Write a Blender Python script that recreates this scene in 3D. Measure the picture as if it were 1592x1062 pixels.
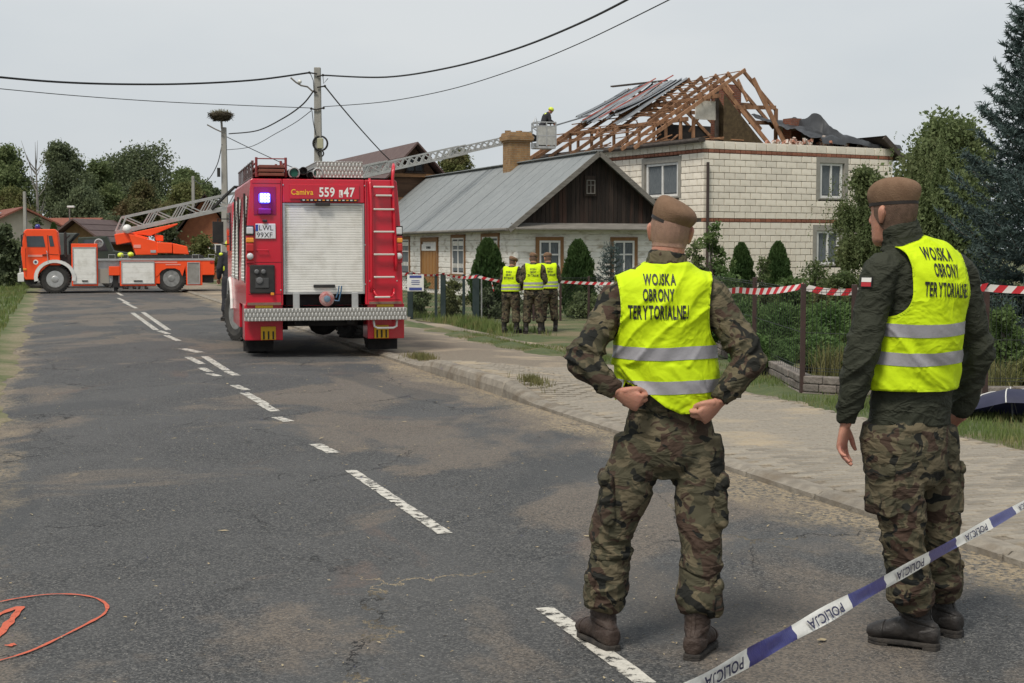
import bpy, bmesh, math, random
import numpy as np
from mathutils import Vector, Matrix, Euler
from mathutils.bvhtree import BVHTree
R = math.radians
sc = bpy.context.scene
col = sc.collection
for o in list(bpy.data.objects): bpy.data.objects.remove(o)
V = Vector
# ------------------------------------------------------------------ camera, sky, sun, exposure
FPX, CX, CY, EYE = 2250.0, 796.0, 531.0, 1.65
PITCH = math.atan(145/2250)
cam_d = bpy.data.cameras.new('camera'); cam = bpy.data.objects.new('camera', cam_d); col.objects.link(cam)
cam.location = (0, 0, EYE); cam.rotation_euler = (R(90)-PITCH, 0, 0)
cam_d.sensor_width = 36; cam_d.lens = 36*FPX/1592; cam_d.clip_start = .1; cam_d.clip_end = 3000
sc.camera = cam
SUN_EL, SUN_AZ = R(58), R(-150)          # high veiled sun, behind and left of the viewer
w = bpy.data.worlds.new('World'); sc.world = w; w.use_nodes = True
nt = w.node_tree; nt.nodes.clear()
nout = nt.nodes.new('ShaderNodeOutputWorld'); nbg = nt.nodes.new('ShaderNodeBackground')
sky = nt.nodes.new('ShaderNodeTexSky'); sky.sky_type = 'NISHITA'; sky.sun_disc = False
sky.sun_elevation = SUN_EL; sky.sun_rotation = SUN_AZ; sky.dust_density = 6; sky.air_density = 1.2
tc = nt.nodes.new('ShaderNodeTexCoord')
mp = nt.nodes.new('ShaderNodeMapping'); mp.inputs['Scale'].default_value = (1, 1, 3.0)
nz = nt.nodes.new('ShaderNodeTexNoise'); nz.inputs['Scale'].default_value = 1.6; nz.inputs['Detail'].default_value = 5
rp = nt.nodes.new('ShaderNodeValToRGB')   # the even cloud deck, slightly mottled
rp.color_ramp.elements[0].position = .36; rp.color_ramp.elements[0].color = (4.4, 4.85, 5.25, 1)
rp.color_ramp.elements[1].position = .68; rp.color_ramp.elements[1].color = (5.75, 5.98, 6.1, 1)
mx = nt.nodes.new('ShaderNodeMixRGB'); mx.inputs['Fac'].default_value = .9
L = nt.links.new
L(tc.outputs['Generated'], mp.inputs['Vector']); L(mp.outputs['Vector'], nz.inputs['Vector']); L(nz.outputs['Fac'], rp.inputs['Fac'])
L(sky.outputs['Color'], mx.inputs['Color1']); L(rp.outputs['Color'], mx.inputs['Color2'])
L(mx.outputs['Color'], nbg.inputs['Color']); nbg.inputs['Strength'].default_value = .0655; L(nbg.outputs['Background'], nout.inputs['Surface'])
sun_d = bpy.data.lights.new('sun', 'SUN'); sun_d.energy = 1.5; sun_d.angle = R(14); sun_d.color = (1, .94, .85)
sun = bpy.data.objects.new('sun', sun_d); col.objects.link(sun)
sdir = V((math.sin(SUN_AZ)*math.cos(SUN_EL), math.cos(SUN_AZ)*math.cos(SUN_EL), math.sin(SUN_EL)))
sun.rotation_euler = sdir.to_track_quat('Z', 'Y').to_euler(); sun.location = (0, -20, 40)
sc.view_settings.view_transform = 'Standard'; sc.view_settings.look = 'None'; sc.view_settings.gamma = 1
sc.view_settings.exposure = .97
# ------------------------------------------------------------------ measuring helpers
_cp, _sp = math.cos(PITCH), math.sin(PITCH)
def ray(x, y): return V((0, _cp, -_sp)) + V(((x-CX)/FPX, 0, 0)) + V((0, _sp, _cp))*((CY-y)/FPX)
def px(x, y, D):
    d = ray(x, y); return V((0, 0, EYE)) + d*(D/d.y)
def gp(x, y, z=0.):
    d = ray(x, y); return V((0, 0, EYE)) + d*((z-EYE)/d.z)
TH = R(-17.58); RD = V((math.sin(TH), math.cos(TH), 0)); RN = V((math.cos(TH), -math.sin(TH), 0)); K0 = V((5.038, 0, 0))
def rc(s, v, z=0.): return K0 + RD*s + RN*v + V((0, 0, z))     # road frame: s along the kerb, v to its right
def sv(p): q = V((p[0], p[1], 0))-K0; return q.dot(RD), q.dot(RN)
def smooth(a, b, x):
    t = min(1, max(0, (x-a)/(b-a))); return t*t*(3-2*t)
# ------------------------------------------------------------------ object helpers
def tag(o, label=None, cat=None, group=None, kind=None):
    for k, v in (('label', label), ('category', cat), ('group', group), ('kind', kind)):
        if v: o[k] = v
    return o
def thing(name, label, cat, loc=(0, 0, 0), rz=0, group=None):
    o = bpy.data.objects.new(name, None); col.objects.link(o); o.empty_display_size = .2
    o.location = loc; o.rotation_euler = (0, 0, rz)
    return tag(o, label, cat, group)
def link(name, me, mat=None, parent=None, loc=None, rot=None):
    o = bpy.data.objects.new(name, me); col.objects.link(o)
    if mat is not None and not me.materials:
        for m in (mat if isinstance(mat, (list, tuple)) else [mat]): me.materials.append(m)
    if parent: o.parent = parent
    if loc is not None: o.location = loc
    if rot is not None: o.rotation_euler = rot
    return o
def copy_tree(o, parent=None):
    c = o.copy(); col.objects.link(c); c.parent = parent
    for ch in [x for x in bpy.data.objects if x.parent == o]: copy_tree(ch, c)
    return c
def np_mesh(name, vs, fs, smoothf=False):
    vs = np.asarray(vs, dtype=np.float32); fs = np.asarray(fs, dtype=np.int32); k = fs.shape[1]
    me = bpy.data.meshes.new(name); me.vertices.add(len(vs)); me.vertices.foreach_set('co', vs.ravel())
    me.loops.add(fs.size); me.loops.foreach_set('vertex_index', fs.ravel()); me.polygons.add(len(fs))
    me.polygons.foreach_set('loop_start', np.arange(0, fs.size, k, dtype=np.int32))
    me.polygons.foreach_set('loop_total', np.full(len(fs), k, dtype=np.int32))
    if smoothf: me.polygons.foreach_set('use_smooth', np.ones(len(fs), dtype=bool))
    me.update(calc_edges=True); me.validate(); return me
class MB:
    def __init__(s): s.v = []; s.f = []; s.m = []; s.cm = 0
    def add(s, vs, fs):
        b = len(s.v); s.v += [tuple(p) for p in vs]; s.f += [tuple(i+b for i in f) for f in fs]; s.m += [s.cm]*len(fs); return s
    def box(s, c, d, rz=0, M=None):
        m = Matrix.Rotation(rz, 3, 'Z') if M is None else M
        c = V(c); vs = [c + m @ V((x*d[0]/2, y*d[1]/2, z*d[2]/2)) for z in (-1, 1) for x, y in ((-1, -1), (1, -1), (1, 1), (-1, 1))]
        return s.add(vs, [(3, 2, 1, 0), (4, 5, 6, 7), (0, 1, 5, 4), (1, 2, 6, 5), (2, 3, 7, 6), (3, 0, 4, 7)])
    def bar(s, a, b, w, h, up=(0, 0, 1)):
        a, b = V(a), V(b); y = (b-a).normalized(); x = y.cross(V(up))
        x = x.normalized() if x.length > 1e-5 else V((1, 0, 0)); z = x.cross(y)
        return s.box((a+b)/2, (w, (b-a).length, h), M=Matrix((x, y, z)).transposed())
    def tube(s, pts, r, n=8, cap=True, closed=False):
        pts = [V(p) for p in pts]; N = len(pts); rs = r if isinstance(r, (list, tuple)) else [r]*N
        vs = []; ref = None
        for i, p in enumerate(pts):
            t = (pts[(i+1) % N if closed else min(i+1, N-1)] - pts[(i-1) % N if closed else max(i-1, 0)])
            t = t.normalized() if t.length > 1e-9 else V((0, 0, 1))
            if ref is None: ref = V((0, 0, 1)) if abs(t.z) < .9 else V((1, 0, 0))
            a = t.cross(ref).normalized(); b = t.cross(a); ref = -b if False else ref
            if i and (a.dot(pa) < 0): a = -a; b = -b
            pa = a
            vs += [p + (a*math.cos(2*math.pi*k/n) + b*math.sin(2*math.pi*k/n))*rs[i] for k in range(n)]
        fs = []
        for i in range(N if closed else N-1):
            j = (i+1) % N
            fs += [(i*n+k, i*n+(k+1) % n, j*n+(k+1) % n, j*n+k) for k in range(n)]
        if cap and not closed: fs += [tuple(range(n-1, -1, -1)), tuple(range((N-1)*n, N*n))]
        return s.add(vs, fs)
    def prism(s, poly, O, ax, ay, az, d):            # polygon in (ax, ay) at O, pushed d along az
        O, ax, ay, az = V(O), V(ax), V(ay), V(az); n = len(poly)
        vs = [O+ax*x+ay*y for x, y in poly] + [O+ax*x+ay*y+az*d for x, y in poly]
        return s.add(vs, [tuple(range(n-1, -1, -1)), tuple(range(n, 2*n))] + [(i, (i+1) % n, (i+1) % n+n, i+n) for i in range(n)])
    def lathe(s, prof, O=(0, 0, 0), ax=(0, 0, 1), n=20, cap=True):     # prof: (radius, along)
        ax = V(ax).normalized(); a = ax.orthogonal().normalized(); b = ax.cross(a); O = V(O); m = len(prof)
        vs = [O+ax*h+(a*math.cos(2*math.pi*k/n)+b*math.sin(2*math.pi*k/n))*r for r, h in prof for k in range(n)]
        fs = [(i*n+k, i*n+(k+1) % n, (i+1)*n+(k+1) % n, (i+1)*n+k) for i in range(m-1) for k in range(n)]
        if cap: fs += [tuple(range(n-1, -1, -1)), tuple(range((m-1)*n, m*n))]
        return s.add(vs, fs)
    def ball(s, c, r, n=10, m=7):
        r = (r, r, r) if not isinstance(r, (tuple, list, Vector)) else r; c = V(c); vs = []
        for i in range(m+1):
            a = math.pi*i/m*.998+.001
            vs += [c+V((r[0]*math.sin(a)*math.cos(2*math.pi*k/n), r[1]*math.sin(a)*math.sin(2*math.pi*k/n), r[2]*math.cos(a))) for k in range(n)]
        return s.add(vs, [(i*n+k, (i+1)*n+k, (i+1)*n+(k+1) % n, i*n+(k+1) % n) for i in range(m) for k in range(n)])
    def grid(s, P):                                     # P[i][j] points
        a, b = len(P), len(P[0])
        return s.add([p for row in P for p in row], [(i*b+j, i*b+j+1, (i+1)*b+j+1, (i+1)*b+j) for i in range(a-1) for j in range(b-1)])
    def mesh(s, name, smooth=False):
        me = bpy.data.meshes.new(name); me.from_pydata(s.v, [], s.f); me.update()
        if smooth: me.polygons.foreach_set('use_smooth', [True]*len(me.polygons))
        if any(s.m): me.polygons.foreach_set('material_index', s.m)
        return me
    def build(s, name, mat, parent=None, smooth=False, bev=0, loc=None, rot=None):
        o = link(name, s.mesh(name, smooth), mat, parent, loc, rot)
        if bev:
            b = o.modifiers.new('bevel', 'BEVEL'); b.width = bev; b.segments = 2; b.limit_method = 'ANGLE'; b.angle_limit = R(40)
        return o
def struct(o): o['kind'] = 'structure'; return o
def pieces(name, meshes, xf, mat, parent, limit=300, restname=None, key=None):
    """alike pieces: the largest-showing ones as objects sharing mesh data, the rest joined into one part"""
    idx = list(range(len(xf)))
    if key: idx.sort(key=lambda i: key(xf[i]))
    elif len(xf) > limit: idx.sort(key=lambda i: (xf[i].translation-V((0, 0, 1.65))).length)
    pinv = parent.matrix_basis.inverted() if parent else Matrix()
    for n, i in enumerate(idx[:limit]):
        o = link(name, meshes[i % len(meshes)], mat, parent); o.matrix_basis = xf[i]
    if len(idx) > limit:
        VV = []; FF = []; b = 0
        for i in idx[limit:]:
            me = meshes[i % len(meshes)]; VV += [xf[i] @ v.co for v in me.vertices]
            FF += [tuple(k+b for k in p.vertices) for p in me.polygons]; b = len(VV)
        me = bpy.data.meshes.new(restname or name); me.from_pydata(VV, [], FF); me.update()
        o = link(restname or name+'_field', me, mat, parent); o['kind'] = 'stuff'
# ------------------------------------------------------------------ materials
MATS = {}
def M(name, c, c2=None, sc_=4, rough=.75, metal=0, bump=0, bsc=40, spec=.35, rnd=0, stretch=(1, 1, 1), detail=5, lo=.35, hi=.65, em=0, c3=None, sc3=.6, coat=0, trans=0):
    if name in MATS: return MATS[name]
    m = bpy.data.materials.new(name); m.use_nodes = True; MATS[name] = m
    t = m.node_tree; N = t.nodes.new; l = t.links.new
    b = t.nodes['Principled BSDF']; c = tuple(c)+(1,)
    b.inputs['Base Color'].default_value = c; b.inputs['Roughness'].default_value = rough; b.inputs['Metallic'].default_value = metal
    b.inputs['Specular IOR Level'].default_value = spec
    if coat: b.inputs['Coat Weight'].default_value = coat; b.inputs['Coat Roughness'].default_value = .12
    cur = None
    co = N('ShaderNodeTexCoord'); mp = N('ShaderNodeMapping'); mp.inputs['Scale'].default_value = stretch; l(co.outputs['Object'], mp.inputs['Vector'])
    def noise(s, d=detail):
        n = N('ShaderNodeTexNoise'); n.inputs['Scale'].default_value = s; n.inputs['Detail'].default_value = d; n.inputs['Roughness'].default_value = .6
        l(mp.outputs['Vector'], n.inputs['Vector']); return n
    def mix(fac, a, bcol):
        x = N('ShaderNodeMixRGB'); l(fac, x.inputs['Fac'])
        if isinstance(a, tuple): x.inputs['Color1'].default_value = a
        else: l(a, x.inputs['Color1'])
        x.inputs['Color2'].default_value = bcol; return x.outputs['Color']
    def ramp(o, a, bb):
        r = N('ShaderNodeMapRange'); r.inputs['From Min'].default_value = a; r.inputs['From Max'].default_value = bb; r.clamp = True; l(o, r.inputs['Value']); return r.outputs['Result']
    if c2: cur = mix(ramp(noise(sc_).outputs['Fac'], lo, hi), c, tuple(c2)+(1,))
    if c3: cur = mix(ramp(noise(sc3, 6).outputs['Fac'], .52, .68), cur or c, tuple(c3)+(1,))
    if rnd:
        oi = N('ShaderNodeObjectInfo'); h = N('ShaderNodeHueSaturation'); mr = N('ShaderNodeMapRange'); l(oi.outputs['Random'], mr.inputs['Value'])
        mr.inputs['To Min'].default_value = 1-rnd; mr.inputs['To Max'].default_value = 1+rnd; l(mr.outputs['Result'], h.inputs['Value'])
        if cur: l(cur, h.inputs['Color'])
        else: h.inputs['Color'].default_value = c
        cur = h.outputs['Color']
    if cur: l(cur, b.inputs['Base Color'])
    if bump:
        bn = N('ShaderNodeBump'); bn.inputs['Strength'].default_value = bump; bn.inputs['Distance'].default_value = .02
        l(noise(bsc, 6).outputs['Fac'], bn.inputs['Height']); l(bn.outputs['Normal'], b.inputs['Normal'])
    if em:
        b.inputs['Emission Color'].default_value = c; b.inputs['Emission Strength'].default_value = em
    if trans:
        ts = N('ShaderNodeBsdfTranslucent'); ms = N('ShaderNodeMixShader'); ms.inputs['Fac'].default_value = trans
        if cur: l(cur, ts.inputs['Color'])
        else: ts.inputs['Color'].default_value = c
        l(b.outputs['BSDF'], ms.inputs[1]); l(ts.outputs['BSDF'], ms.inputs[2]); l(ms.outputs['Shader'], t.nodes['Material Output'].inputs['Surface'])
    return m
def glassmat():
    return M('window glass', (.03, .035, .04), (.06, .07, .08), 1.2, rough=.07, spec=.6)
GLASS = glassmat()
BLACK = M('black rubber', (.018, .018, .019), (.035, .033, .03), 9, rough=.85, bump=.2, bsc=60)
_glyph = {}
def glyph(ch, bold):
    """one flat letter, cap height 1, left edge at 0"""
    if (ch, bold) in _glyph: return _glyph[(ch, bold)]
    if ch == 'J':
        O_ = [(.42, 1), (.42, .26), (.36, .08), (.2, -.01), (0, .03)]; I_ = [(.27, 1), (.27, .27), (.245, .17), (.19, .14), (.02, .17)]
        r_ = (O_+I_, [(k, k+1, 6+k, 5+k) for k in range(4)], .42)
    else:
        cu = bpy.data.curves.new('t', 'FONT'); cu.body = ch; cu.offset = bold; cu.resolution_u = 3
        ob = bpy.data.objects.new('t', cu); col.objects.link(ob)
        dg = bpy.context.evaluated_depsgraph_get(); me = bpy.data.meshes.new_from_object(ob.evaluated_get(dg))
        bm = bmesh.new(); bm.from_mesh(me); bmesh.ops.triangulate(bm, faces=bm.faces[:]); bm.verts.index_update()
        x0 = min(v.co.x for v in bm.verts); vs = [((v.co.x-x0)/.72, v.co.y/.72) for v in bm.verts]
        r_ = (vs, [tuple(v.index for v in f.verts) for f in bm.faces], max(v[0] for v in vs))
        bm.free(); bpy.data.objects.remove(ob); bpy.data.curves.remove(cu); bpy.data.meshes.remove(me)
    _glyph[(ch, bold)] = r_; return r_
def text_geo(txt, height, xs=1., bold=0., align='CENTER', gap=.10):
    """flat lettering as (verts2d, faces); cap height = height"""
    vs = []; fs = []; x = 0
    for ch in txt:
        if ch == ' ': x += .35; continue
        gv, gf, w_ = glyph(ch, bold); b = len(vs); vs += [(p+x, q) for p, q in gv]; fs += [tuple(k+b for k in f) for f in gf]; x += w_+gap
    x -= gap; sh = x/2 if align == 'CENTER' else 0
    return [((p-sh)*height*xs, q*height) for p, q in vs], fs
def lettering(name, txt, height, O, ax, ay, mat, parent, xs=1., bold=0., align='CENTER'):
    vs, fs = text_geo(txt, height, xs, bold, align); O, ax, ay = V(O), V(ax).normalized(), V(ay).normalized()
    me = bpy.data.meshes.new(name); me.from_pydata([O+ax*x+ay*y for x, y in vs], [], fs); me.update()
    return link(name, me, mat, parent)
# ================================================================== THE SETTING
rng = np.random.default_rng(7); random.seed(7)
def hk(s): return .045 + .12*smooth(15.9, 17.0, s)*(1-smooth(20.2, 21.2, s))
def pave_z(s, v): return .04 + (hk(s)-.04)*(1-smooth(.15, 1.6, v))
def gz(X, Y):                                  # height of the natural ground
    s, v = sv((X, Y))
    if v < -4: return -.07 + .22*smooth(-9, -15, v)
    if v < 2.45: return -.06
    near = .05; far = -.18
    z = near + (far-near)*smooth(19, 25, s)*smooth(2.6, 3.7, v)
    return -.06 + (z+.06)*smooth(2.45, 2.7, v)
# ---- ground
def nodes_of(name):
    m = bpy.data.materials.new(name); m.use_nodes = True; t = m.node_tree
    return m, t, t.nodes.new, t.links.new, t.nodes['Principled BSDF']
def nz_(N, l, vec, scale, detail=6, rough=.6, dist=0):
    n = N('ShaderNodeTexNoise'); n.inputs['Scale'].default_value = scale; n.inputs['Detail'].default_value = detail
    n.inputs['Roughness'].default_value = rough; n.inputs['Distortion'].default_value = dist; l(vec, n.inputs['Vector']); return n.outputs['Fac']
def mr_(N, l, o, a, b, c=0., d=1.):
    r = N('ShaderNodeMapRange'); r.clamp = True; l(o, r.inputs['Value'])
    for k, x in zip(('From Min', 'From Max', 'To Min', 'To Max'), (a, b, c, d)): r.inputs[k].default_value = x
    return r.outputs['Result']
def mx_(N, l, f, a, b, mode='MIX'):
    x = N('ShaderNodeMixRGB'); x.blend_type = mode
    for k, q in (('Fac', f), ('Color1', a), ('Color2', b)):
        if isinstance(q, (tuple, float, int)): x.inputs[k].default_value = (tuple(q)+(1,) if isinstance(q, tuple) else q)
        else: l(q, x.inputs[k])
    return x.outputs['Color']
def mul_(N, l, a, b):
    x = N('ShaderNodeMath'); x.operation = 'MULTIPLY'
    for i, q in enumerate((a, b)):
        if isinstance(q, (float, int)): x.inputs[i].default_value = q
        else: l(q, x.inputs[i])
    return x.outputs[0]
def ground_mat():
    m, t, N, l, b = nodes_of('grass and soil')
    co = N('ShaderNodeTexCoord').outputs['Object']
    c = mx_(N, l, mr_(N, l, nz_(N, l, co, 5), .35, .65), (.05, .075, .022), (.085, .105, .035))
    c = mx_(N, l, mr_(N, l, nz_(N, l, co, .45), .5, .62), c, (.17, .135, .075))
    c = mx_(N, l, mul_(N, l, mr_(N, l, nz_(N, l, co, 30), .5, .7), .5), c, (.14, .13, .06))
    l(c, b.inputs['Base Color']); b.inputs['Roughness'].default_value = .95
    bp = N('ShaderNodeBump'); bp.inputs['Strength'].default_value = .6; bp.inputs['Distance'].default_value = .05
    l(nz_(N, l, co, 18), bp.inputs['Height']); l(bp.outputs['Normal'], b.inputs['Normal']); return m
def verge_mat():
    m, t, N, l, b = nodes_of('sandy grass verge'); co = N('ShaderNodeTexCoord').outputs['Object']
    dp = N('ShaderNodeVectorMath'); dp.operation = 'DOT_PRODUCT'; l(co, dp.inputs[0]); dp.inputs[1].default_value = tuple(RN)
    av = N('ShaderNodeMath'); av.operation = 'ADD'; l(dp.outputs['Value'], av.inputs[0]); l(mr_(N, l, nz_(N, l, co, .9, 6), .3, .7, -.4, .4), av.inputs[1])
    e = mr_(N, l, av.outputs[0], K0.dot(RN)-5.75, K0.dot(RN)-5.3)
    gr = mx_(N, l, mr_(N, l, nz_(N, l, co, 6), .35, .65), (.06, .085, .025), (.11, .125, .045)); sa = mx_(N, l, mr_(N, l, nz_(N, l, co, 22), .35, .65), (.24, .2, .125), (.15, .135, .075))
    l(mx_(N, l, e, gr, sa), b.inputs['Base Color']); b.inputs['Roughness'].default_value = .95
    bp = N('ShaderNodeBump'); bp.inputs['Strength'].default_value = .6; bp.inputs['Distance'].default_value = .03; l(nz_(N, l, co, 22), bp.inputs['Height']); l(bp.outputs['Normal'], b.inputs['Normal']); return m
xs = sorted(set([-1500, -700, -300, -160, -100] + [x*4. for x in range(-20, 21)] + [x*.5 for x in range(-30, 31)] + [100, 200, 400, 800, 1500]))
ys = sorted(set([-200, -60, -20] + [y*.6 for y in range(-10, 70)] + [y*3. for y in range(14, 50)] + [170, 200, 260, 350, 500, 800, 1400, 2500]))
g = MB(); g.grid([[(x, y, gz(x, y)) for x in xs] for y in ys])
ground = struct(g.build('ground', ground_mat(), smooth=True))
# ---- road
def road_mat():
    m, t, N, l, b = nodes_of('old asphalt')
    co = N('ShaderNodeTexCoord').outputs['Object']
    mp = N('ShaderNodeMapping'); l(co, mp.inputs['Vector']); mp.inputs['Rotation'].default_value = (0, 0, -TH*0+R(17.58)); mp.inputs['Scale'].default_value = (1, .62, 1); rv = mp.outputs['Vector']
    fine = nz_(N, l, co, 95, 4, .75); vf = nz_(N, l, co, 30, 5, .7)
    ag = N('ShaderNodeTexVoronoi'); ag.inputs['Scale'].default_value = 105; l(co, ag.inputs['Vector']); sp_ = N('ShaderNodeSeparateColor'); l(ag.outputs['Color'], sp_.inputs[0]); stone = sp_.outputs[0]
    c = mx_(N, l, mr_(N, l, fine, .40, .62), (.025, .026, .027), (.078, .079, .079))
    c = mx_(N, l, mr_(N, l, stone, .55, 1., 0, .75), c, (.165, .16, .15)); c = mx_(N, l, mr_(N, l, stone, .3, 0., 0, .6), c, (.014, .014, .014))
    c = mx_(N, l, mr_(N, l, nz_(N, l, rv, .9, 4), .42, .6, 0, .5), c, (.092, .091, .089))
    # worn brownish patches with sand rubbed in
    pm = mr_(N, l, nz_(N, l, rv, .36, 7, .62, .5), .50, .545)
    grit = mr_(N, l, stone, .05, .75, .25, 1)
    c = mx_(N, l, mul_(N, l, mul_(N, l, pm, grit), .62), c, (.19, .152, .115))
    pm2 = mr_(N, l, nz_(N, l, rv, .8, 7, .65, .8), .60, .66)
    c = mx_(N, l, mul_(N, l, mul_(N, l, pm2, grit), .5), c, (.145, .10, .078))
    sm = mr_(N, l, nz_(N, l, rv, 1.3, 8, .7, .3), .645, .74)
    c = mx_(N, l, mul_(N, l, mul_(N, l, sm, mr_(N, l, vf, .35, .6)), .8), c, (.36, .28, .165))
    # smooth darker repairs
    dk = mr_(N, l, nz_(N, l, rv, .27, 3, .5, 1.2), .57, .59)
    c = mx_(N, l, mul_(N, l, dk, .45), c, (.047, .05, .052))
    # sand gathered along the kerb and the shoulder
    dp = N('ShaderNodeVectorMath'); dp.operation = 'DOT_PRODUCT'; l(co, dp.inputs[0]); dp.inputs[1].default_value = tuple(RN)
    vv = N('ShaderNodeMath'); vv.operation = 'ADD'; l(dp.outputs['Value'], vv.inputs[0]); vv.inputs[1].default_value = -K0.dot(RN); vv = vv.outputs[0]
    wob = mr_(N, l, nz_(N, l, rv, 1.1, 6, .65), .3, .7, -.45, .45)
    av = N('ShaderNodeMath'); av.operation = 'ADD'; l(vv, av.inputs[0]); l(wob, av.inputs[1])
    e1 = mr_(N, l, av.outputs[0], -.55, -.05); e2 = mr_(N, l, av.outputs[0], -5.15, -5.6)
    em = N('ShaderNodeMath'); em.operation = 'MAXIMUM'; l(e1, em.inputs[0]); l(e2, em.inputs[1])
    c = mx_(N, l, mul_(N, l, mul_(N, l, em.outputs[0], mr_(N, l, vf, .40, .56)), .85), c, (.33, .26, .165))
    # pale stone chips
    chip = N('ShaderNodeTexVoronoi'); chip.inputs['Scale'].default_value = 55; l(co, chip.inputs['Vector'])
    ck = mul_(N, l, mr_(N, l, chip.outputs['Distance'], .2, .1), mr_(N, l, nz_(N, l, co, 9, 2), .42, .56))
    c = mx_(N, l, mul_(N, l, ck, .8), c, (.34, .32, .28))
    # cracks
    wv = N('ShaderNodeMixRGB'); wv.blend_type = 'ADD'; wv.inputs['Fac'].default_value = .6; l(rv, wv.inputs['Color1'])
    nn = N('ShaderNodeTexNoise'); nn.inputs['Scale'].default_value = 2.2; nn.inputs['Detail'].default_value = 7; nn.inputs['Roughness'].default_value = .7; l(rv, nn.inputs['Vector']); l(nn.outputs['Color'], wv.inputs['Color2'])
    vo = N('ShaderNodeTexVoronoi'); vo.feature = 'DISTANCE_TO_EDGE'; vo.inputs['Scale'].default_value = .55; l(wv.outputs['Color'], vo.inputs['Vector'])
    cm = mul_(N, l, mr_(N, l, vo.outputs['Distance'], .0048, .0015), mr_(N, l, nz_(N, l, rv, .7, 3), .47, .56))
    c = mx_(N, l, cm, c, mx_(N, l, mr_(N, l, nz_(N, l, rv, .9, 2), .56, .62), (.012, .012, .012), (.3, .24, .15)))
    l(c, b.inputs['Base Color']); b.inputs['Roughness'].default_value = .82; b.inputs['Specular IOR Level'].default_value = .3
    h = N('ShaderNodeMath'); h.operation = 'SUBTRACT'; l(fine, h.inputs[0]); l(mul_(N, l, cm, 2.), h.inputs[1])
    bp = N('ShaderNodeBump'); bp.inputs['Strength'].default_value = .55; bp.inputs['Distance'].default_value = .008
    l(h.outputs[0], bp.inputs['Height']); l(bp.outputs['Normal'], b.inputs['Normal']); return m
ss = [-8+i*1.0 for i in range(0, 60)] + [52+i*4. for i in range(0, 30)]
vsn = [-5.55+i*.28 for i in range(0, 20)]+[-.02]
g = MB(); 
def redge(s, v):
    return v
g.grid([[rc(s, redge(s, v), .018*math.sin((v+5.5)/5.5*math.pi) - .012) for v in vsn] for s in ss])
road = struct(g.build('road', road_mat(), smooth=True))
g = MB()
def verge_edge(s): return -5.34+.07*math.sin(s*.9)+.04*math.sin(s*2.3+1)+.03*math.sin(s*5.1)+.03*math.sin(s*11.3)
VO = ((0, .002), (.06, .014), (.25, .025), (.7, .03), (1.4, .035), (2.5, .05), (4.2, .10), (6.2, .16))
g.grid([[rc(s, verge_edge(s)-o, .018*math.sin((max(verge_edge(s), -5.5)+5.5)/5.5*math.pi)*(1 if o < .1 else 0)-.012+z) for o, z in VO] for s in [-8+.25*i for i in range(0, 400)]])
verge = struct(g.build('verge', MATS.get('x') or verge_mat(), smooth=True))
def road_z(v): return .018*math.sin((v+5.5)/5.5*math.pi)-.012
def on_road(p, lift=.005):
    s, v = sv(p); return V((p[0], p[1], road_z(v)+lift))
# ---- painted dashes (worn)
def paint_mat(name, c, lo, hi, sc_=14):
    m, t, N, l, b = nodes_of(name); co = N('ShaderNodeTexCoord').outputs['Object']
    l(mx_(N, l, mr_(N, l, nz_(N, l, co, 60), .3, .7), c, tuple(x*.7 for x in c)), b.inputs['Base Color']); b.inputs['Roughness'].default_value = .7
    tr = N('ShaderNodeBsdfTransparent'); ms = N('ShaderNodeMixShader'); l(mr_(N, l, nz_(N, l, co, sc_, 8, .75), lo, hi), ms.inputs['Fac'])
    l(tr.outputs['BSDF'], ms.inputs[1]); l(b.outputs['BSDF'], ms.inputs[2]); l(ms.outputs['Shader'], t.nodes['Material Output'].inputs['Surface']); return m
PAINT = paint_mat('worn white road paint', (.62, .59, .52), .42, .505, 15)
def dash(x0, y0, x1, y1, wd=.11):
    a, b = gp(x0, y0), gp(x1, y1); sa, va = sv(a); sb, vb = sv(b); d = (b-a).normalized(); n = V((d.y, -d.x, 0))*wd/2
    k = max(2, int((b-a).length/.12)+1); rows = []
    for i in range(k):
        p = a+(b-a)*i/(k-1); j = .012*math.sin(i*2.1+x0); j2 = .012*math.sin(i*3.3+y0)
        rows.append([on_road(p-n*(1+j*6)), on_road(p), on_road(p+n*(1+j2*6))])
    MB().grid(rows).build('lane_dash', PAINT, road)
for q in [(846, 948, 1036, 1090, .088), (545, 733, 692, 832, .088), (490, 692, 519, 706, .11), (430, 650, 449, 657, .11), (408, 630, 428, 641), (380, 612, 412, 630), (364, 600, 383, 608),
          (318, 555, 352, 577), (352, 578, 368, 585), (284, 543, 312, 549, .16), (292, 556, 314, 567), (313, 573, 326, 579), (325, 582, 340, 586), (258, 522, 278, 531), (247, 515, 262, 520),
          (222, 486, 262, 514), (206, 487, 243, 514), (192, 470, 212, 480), (184, 464, 200, 472), (176, 452, 190, 460)]: dash(*q)
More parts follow.
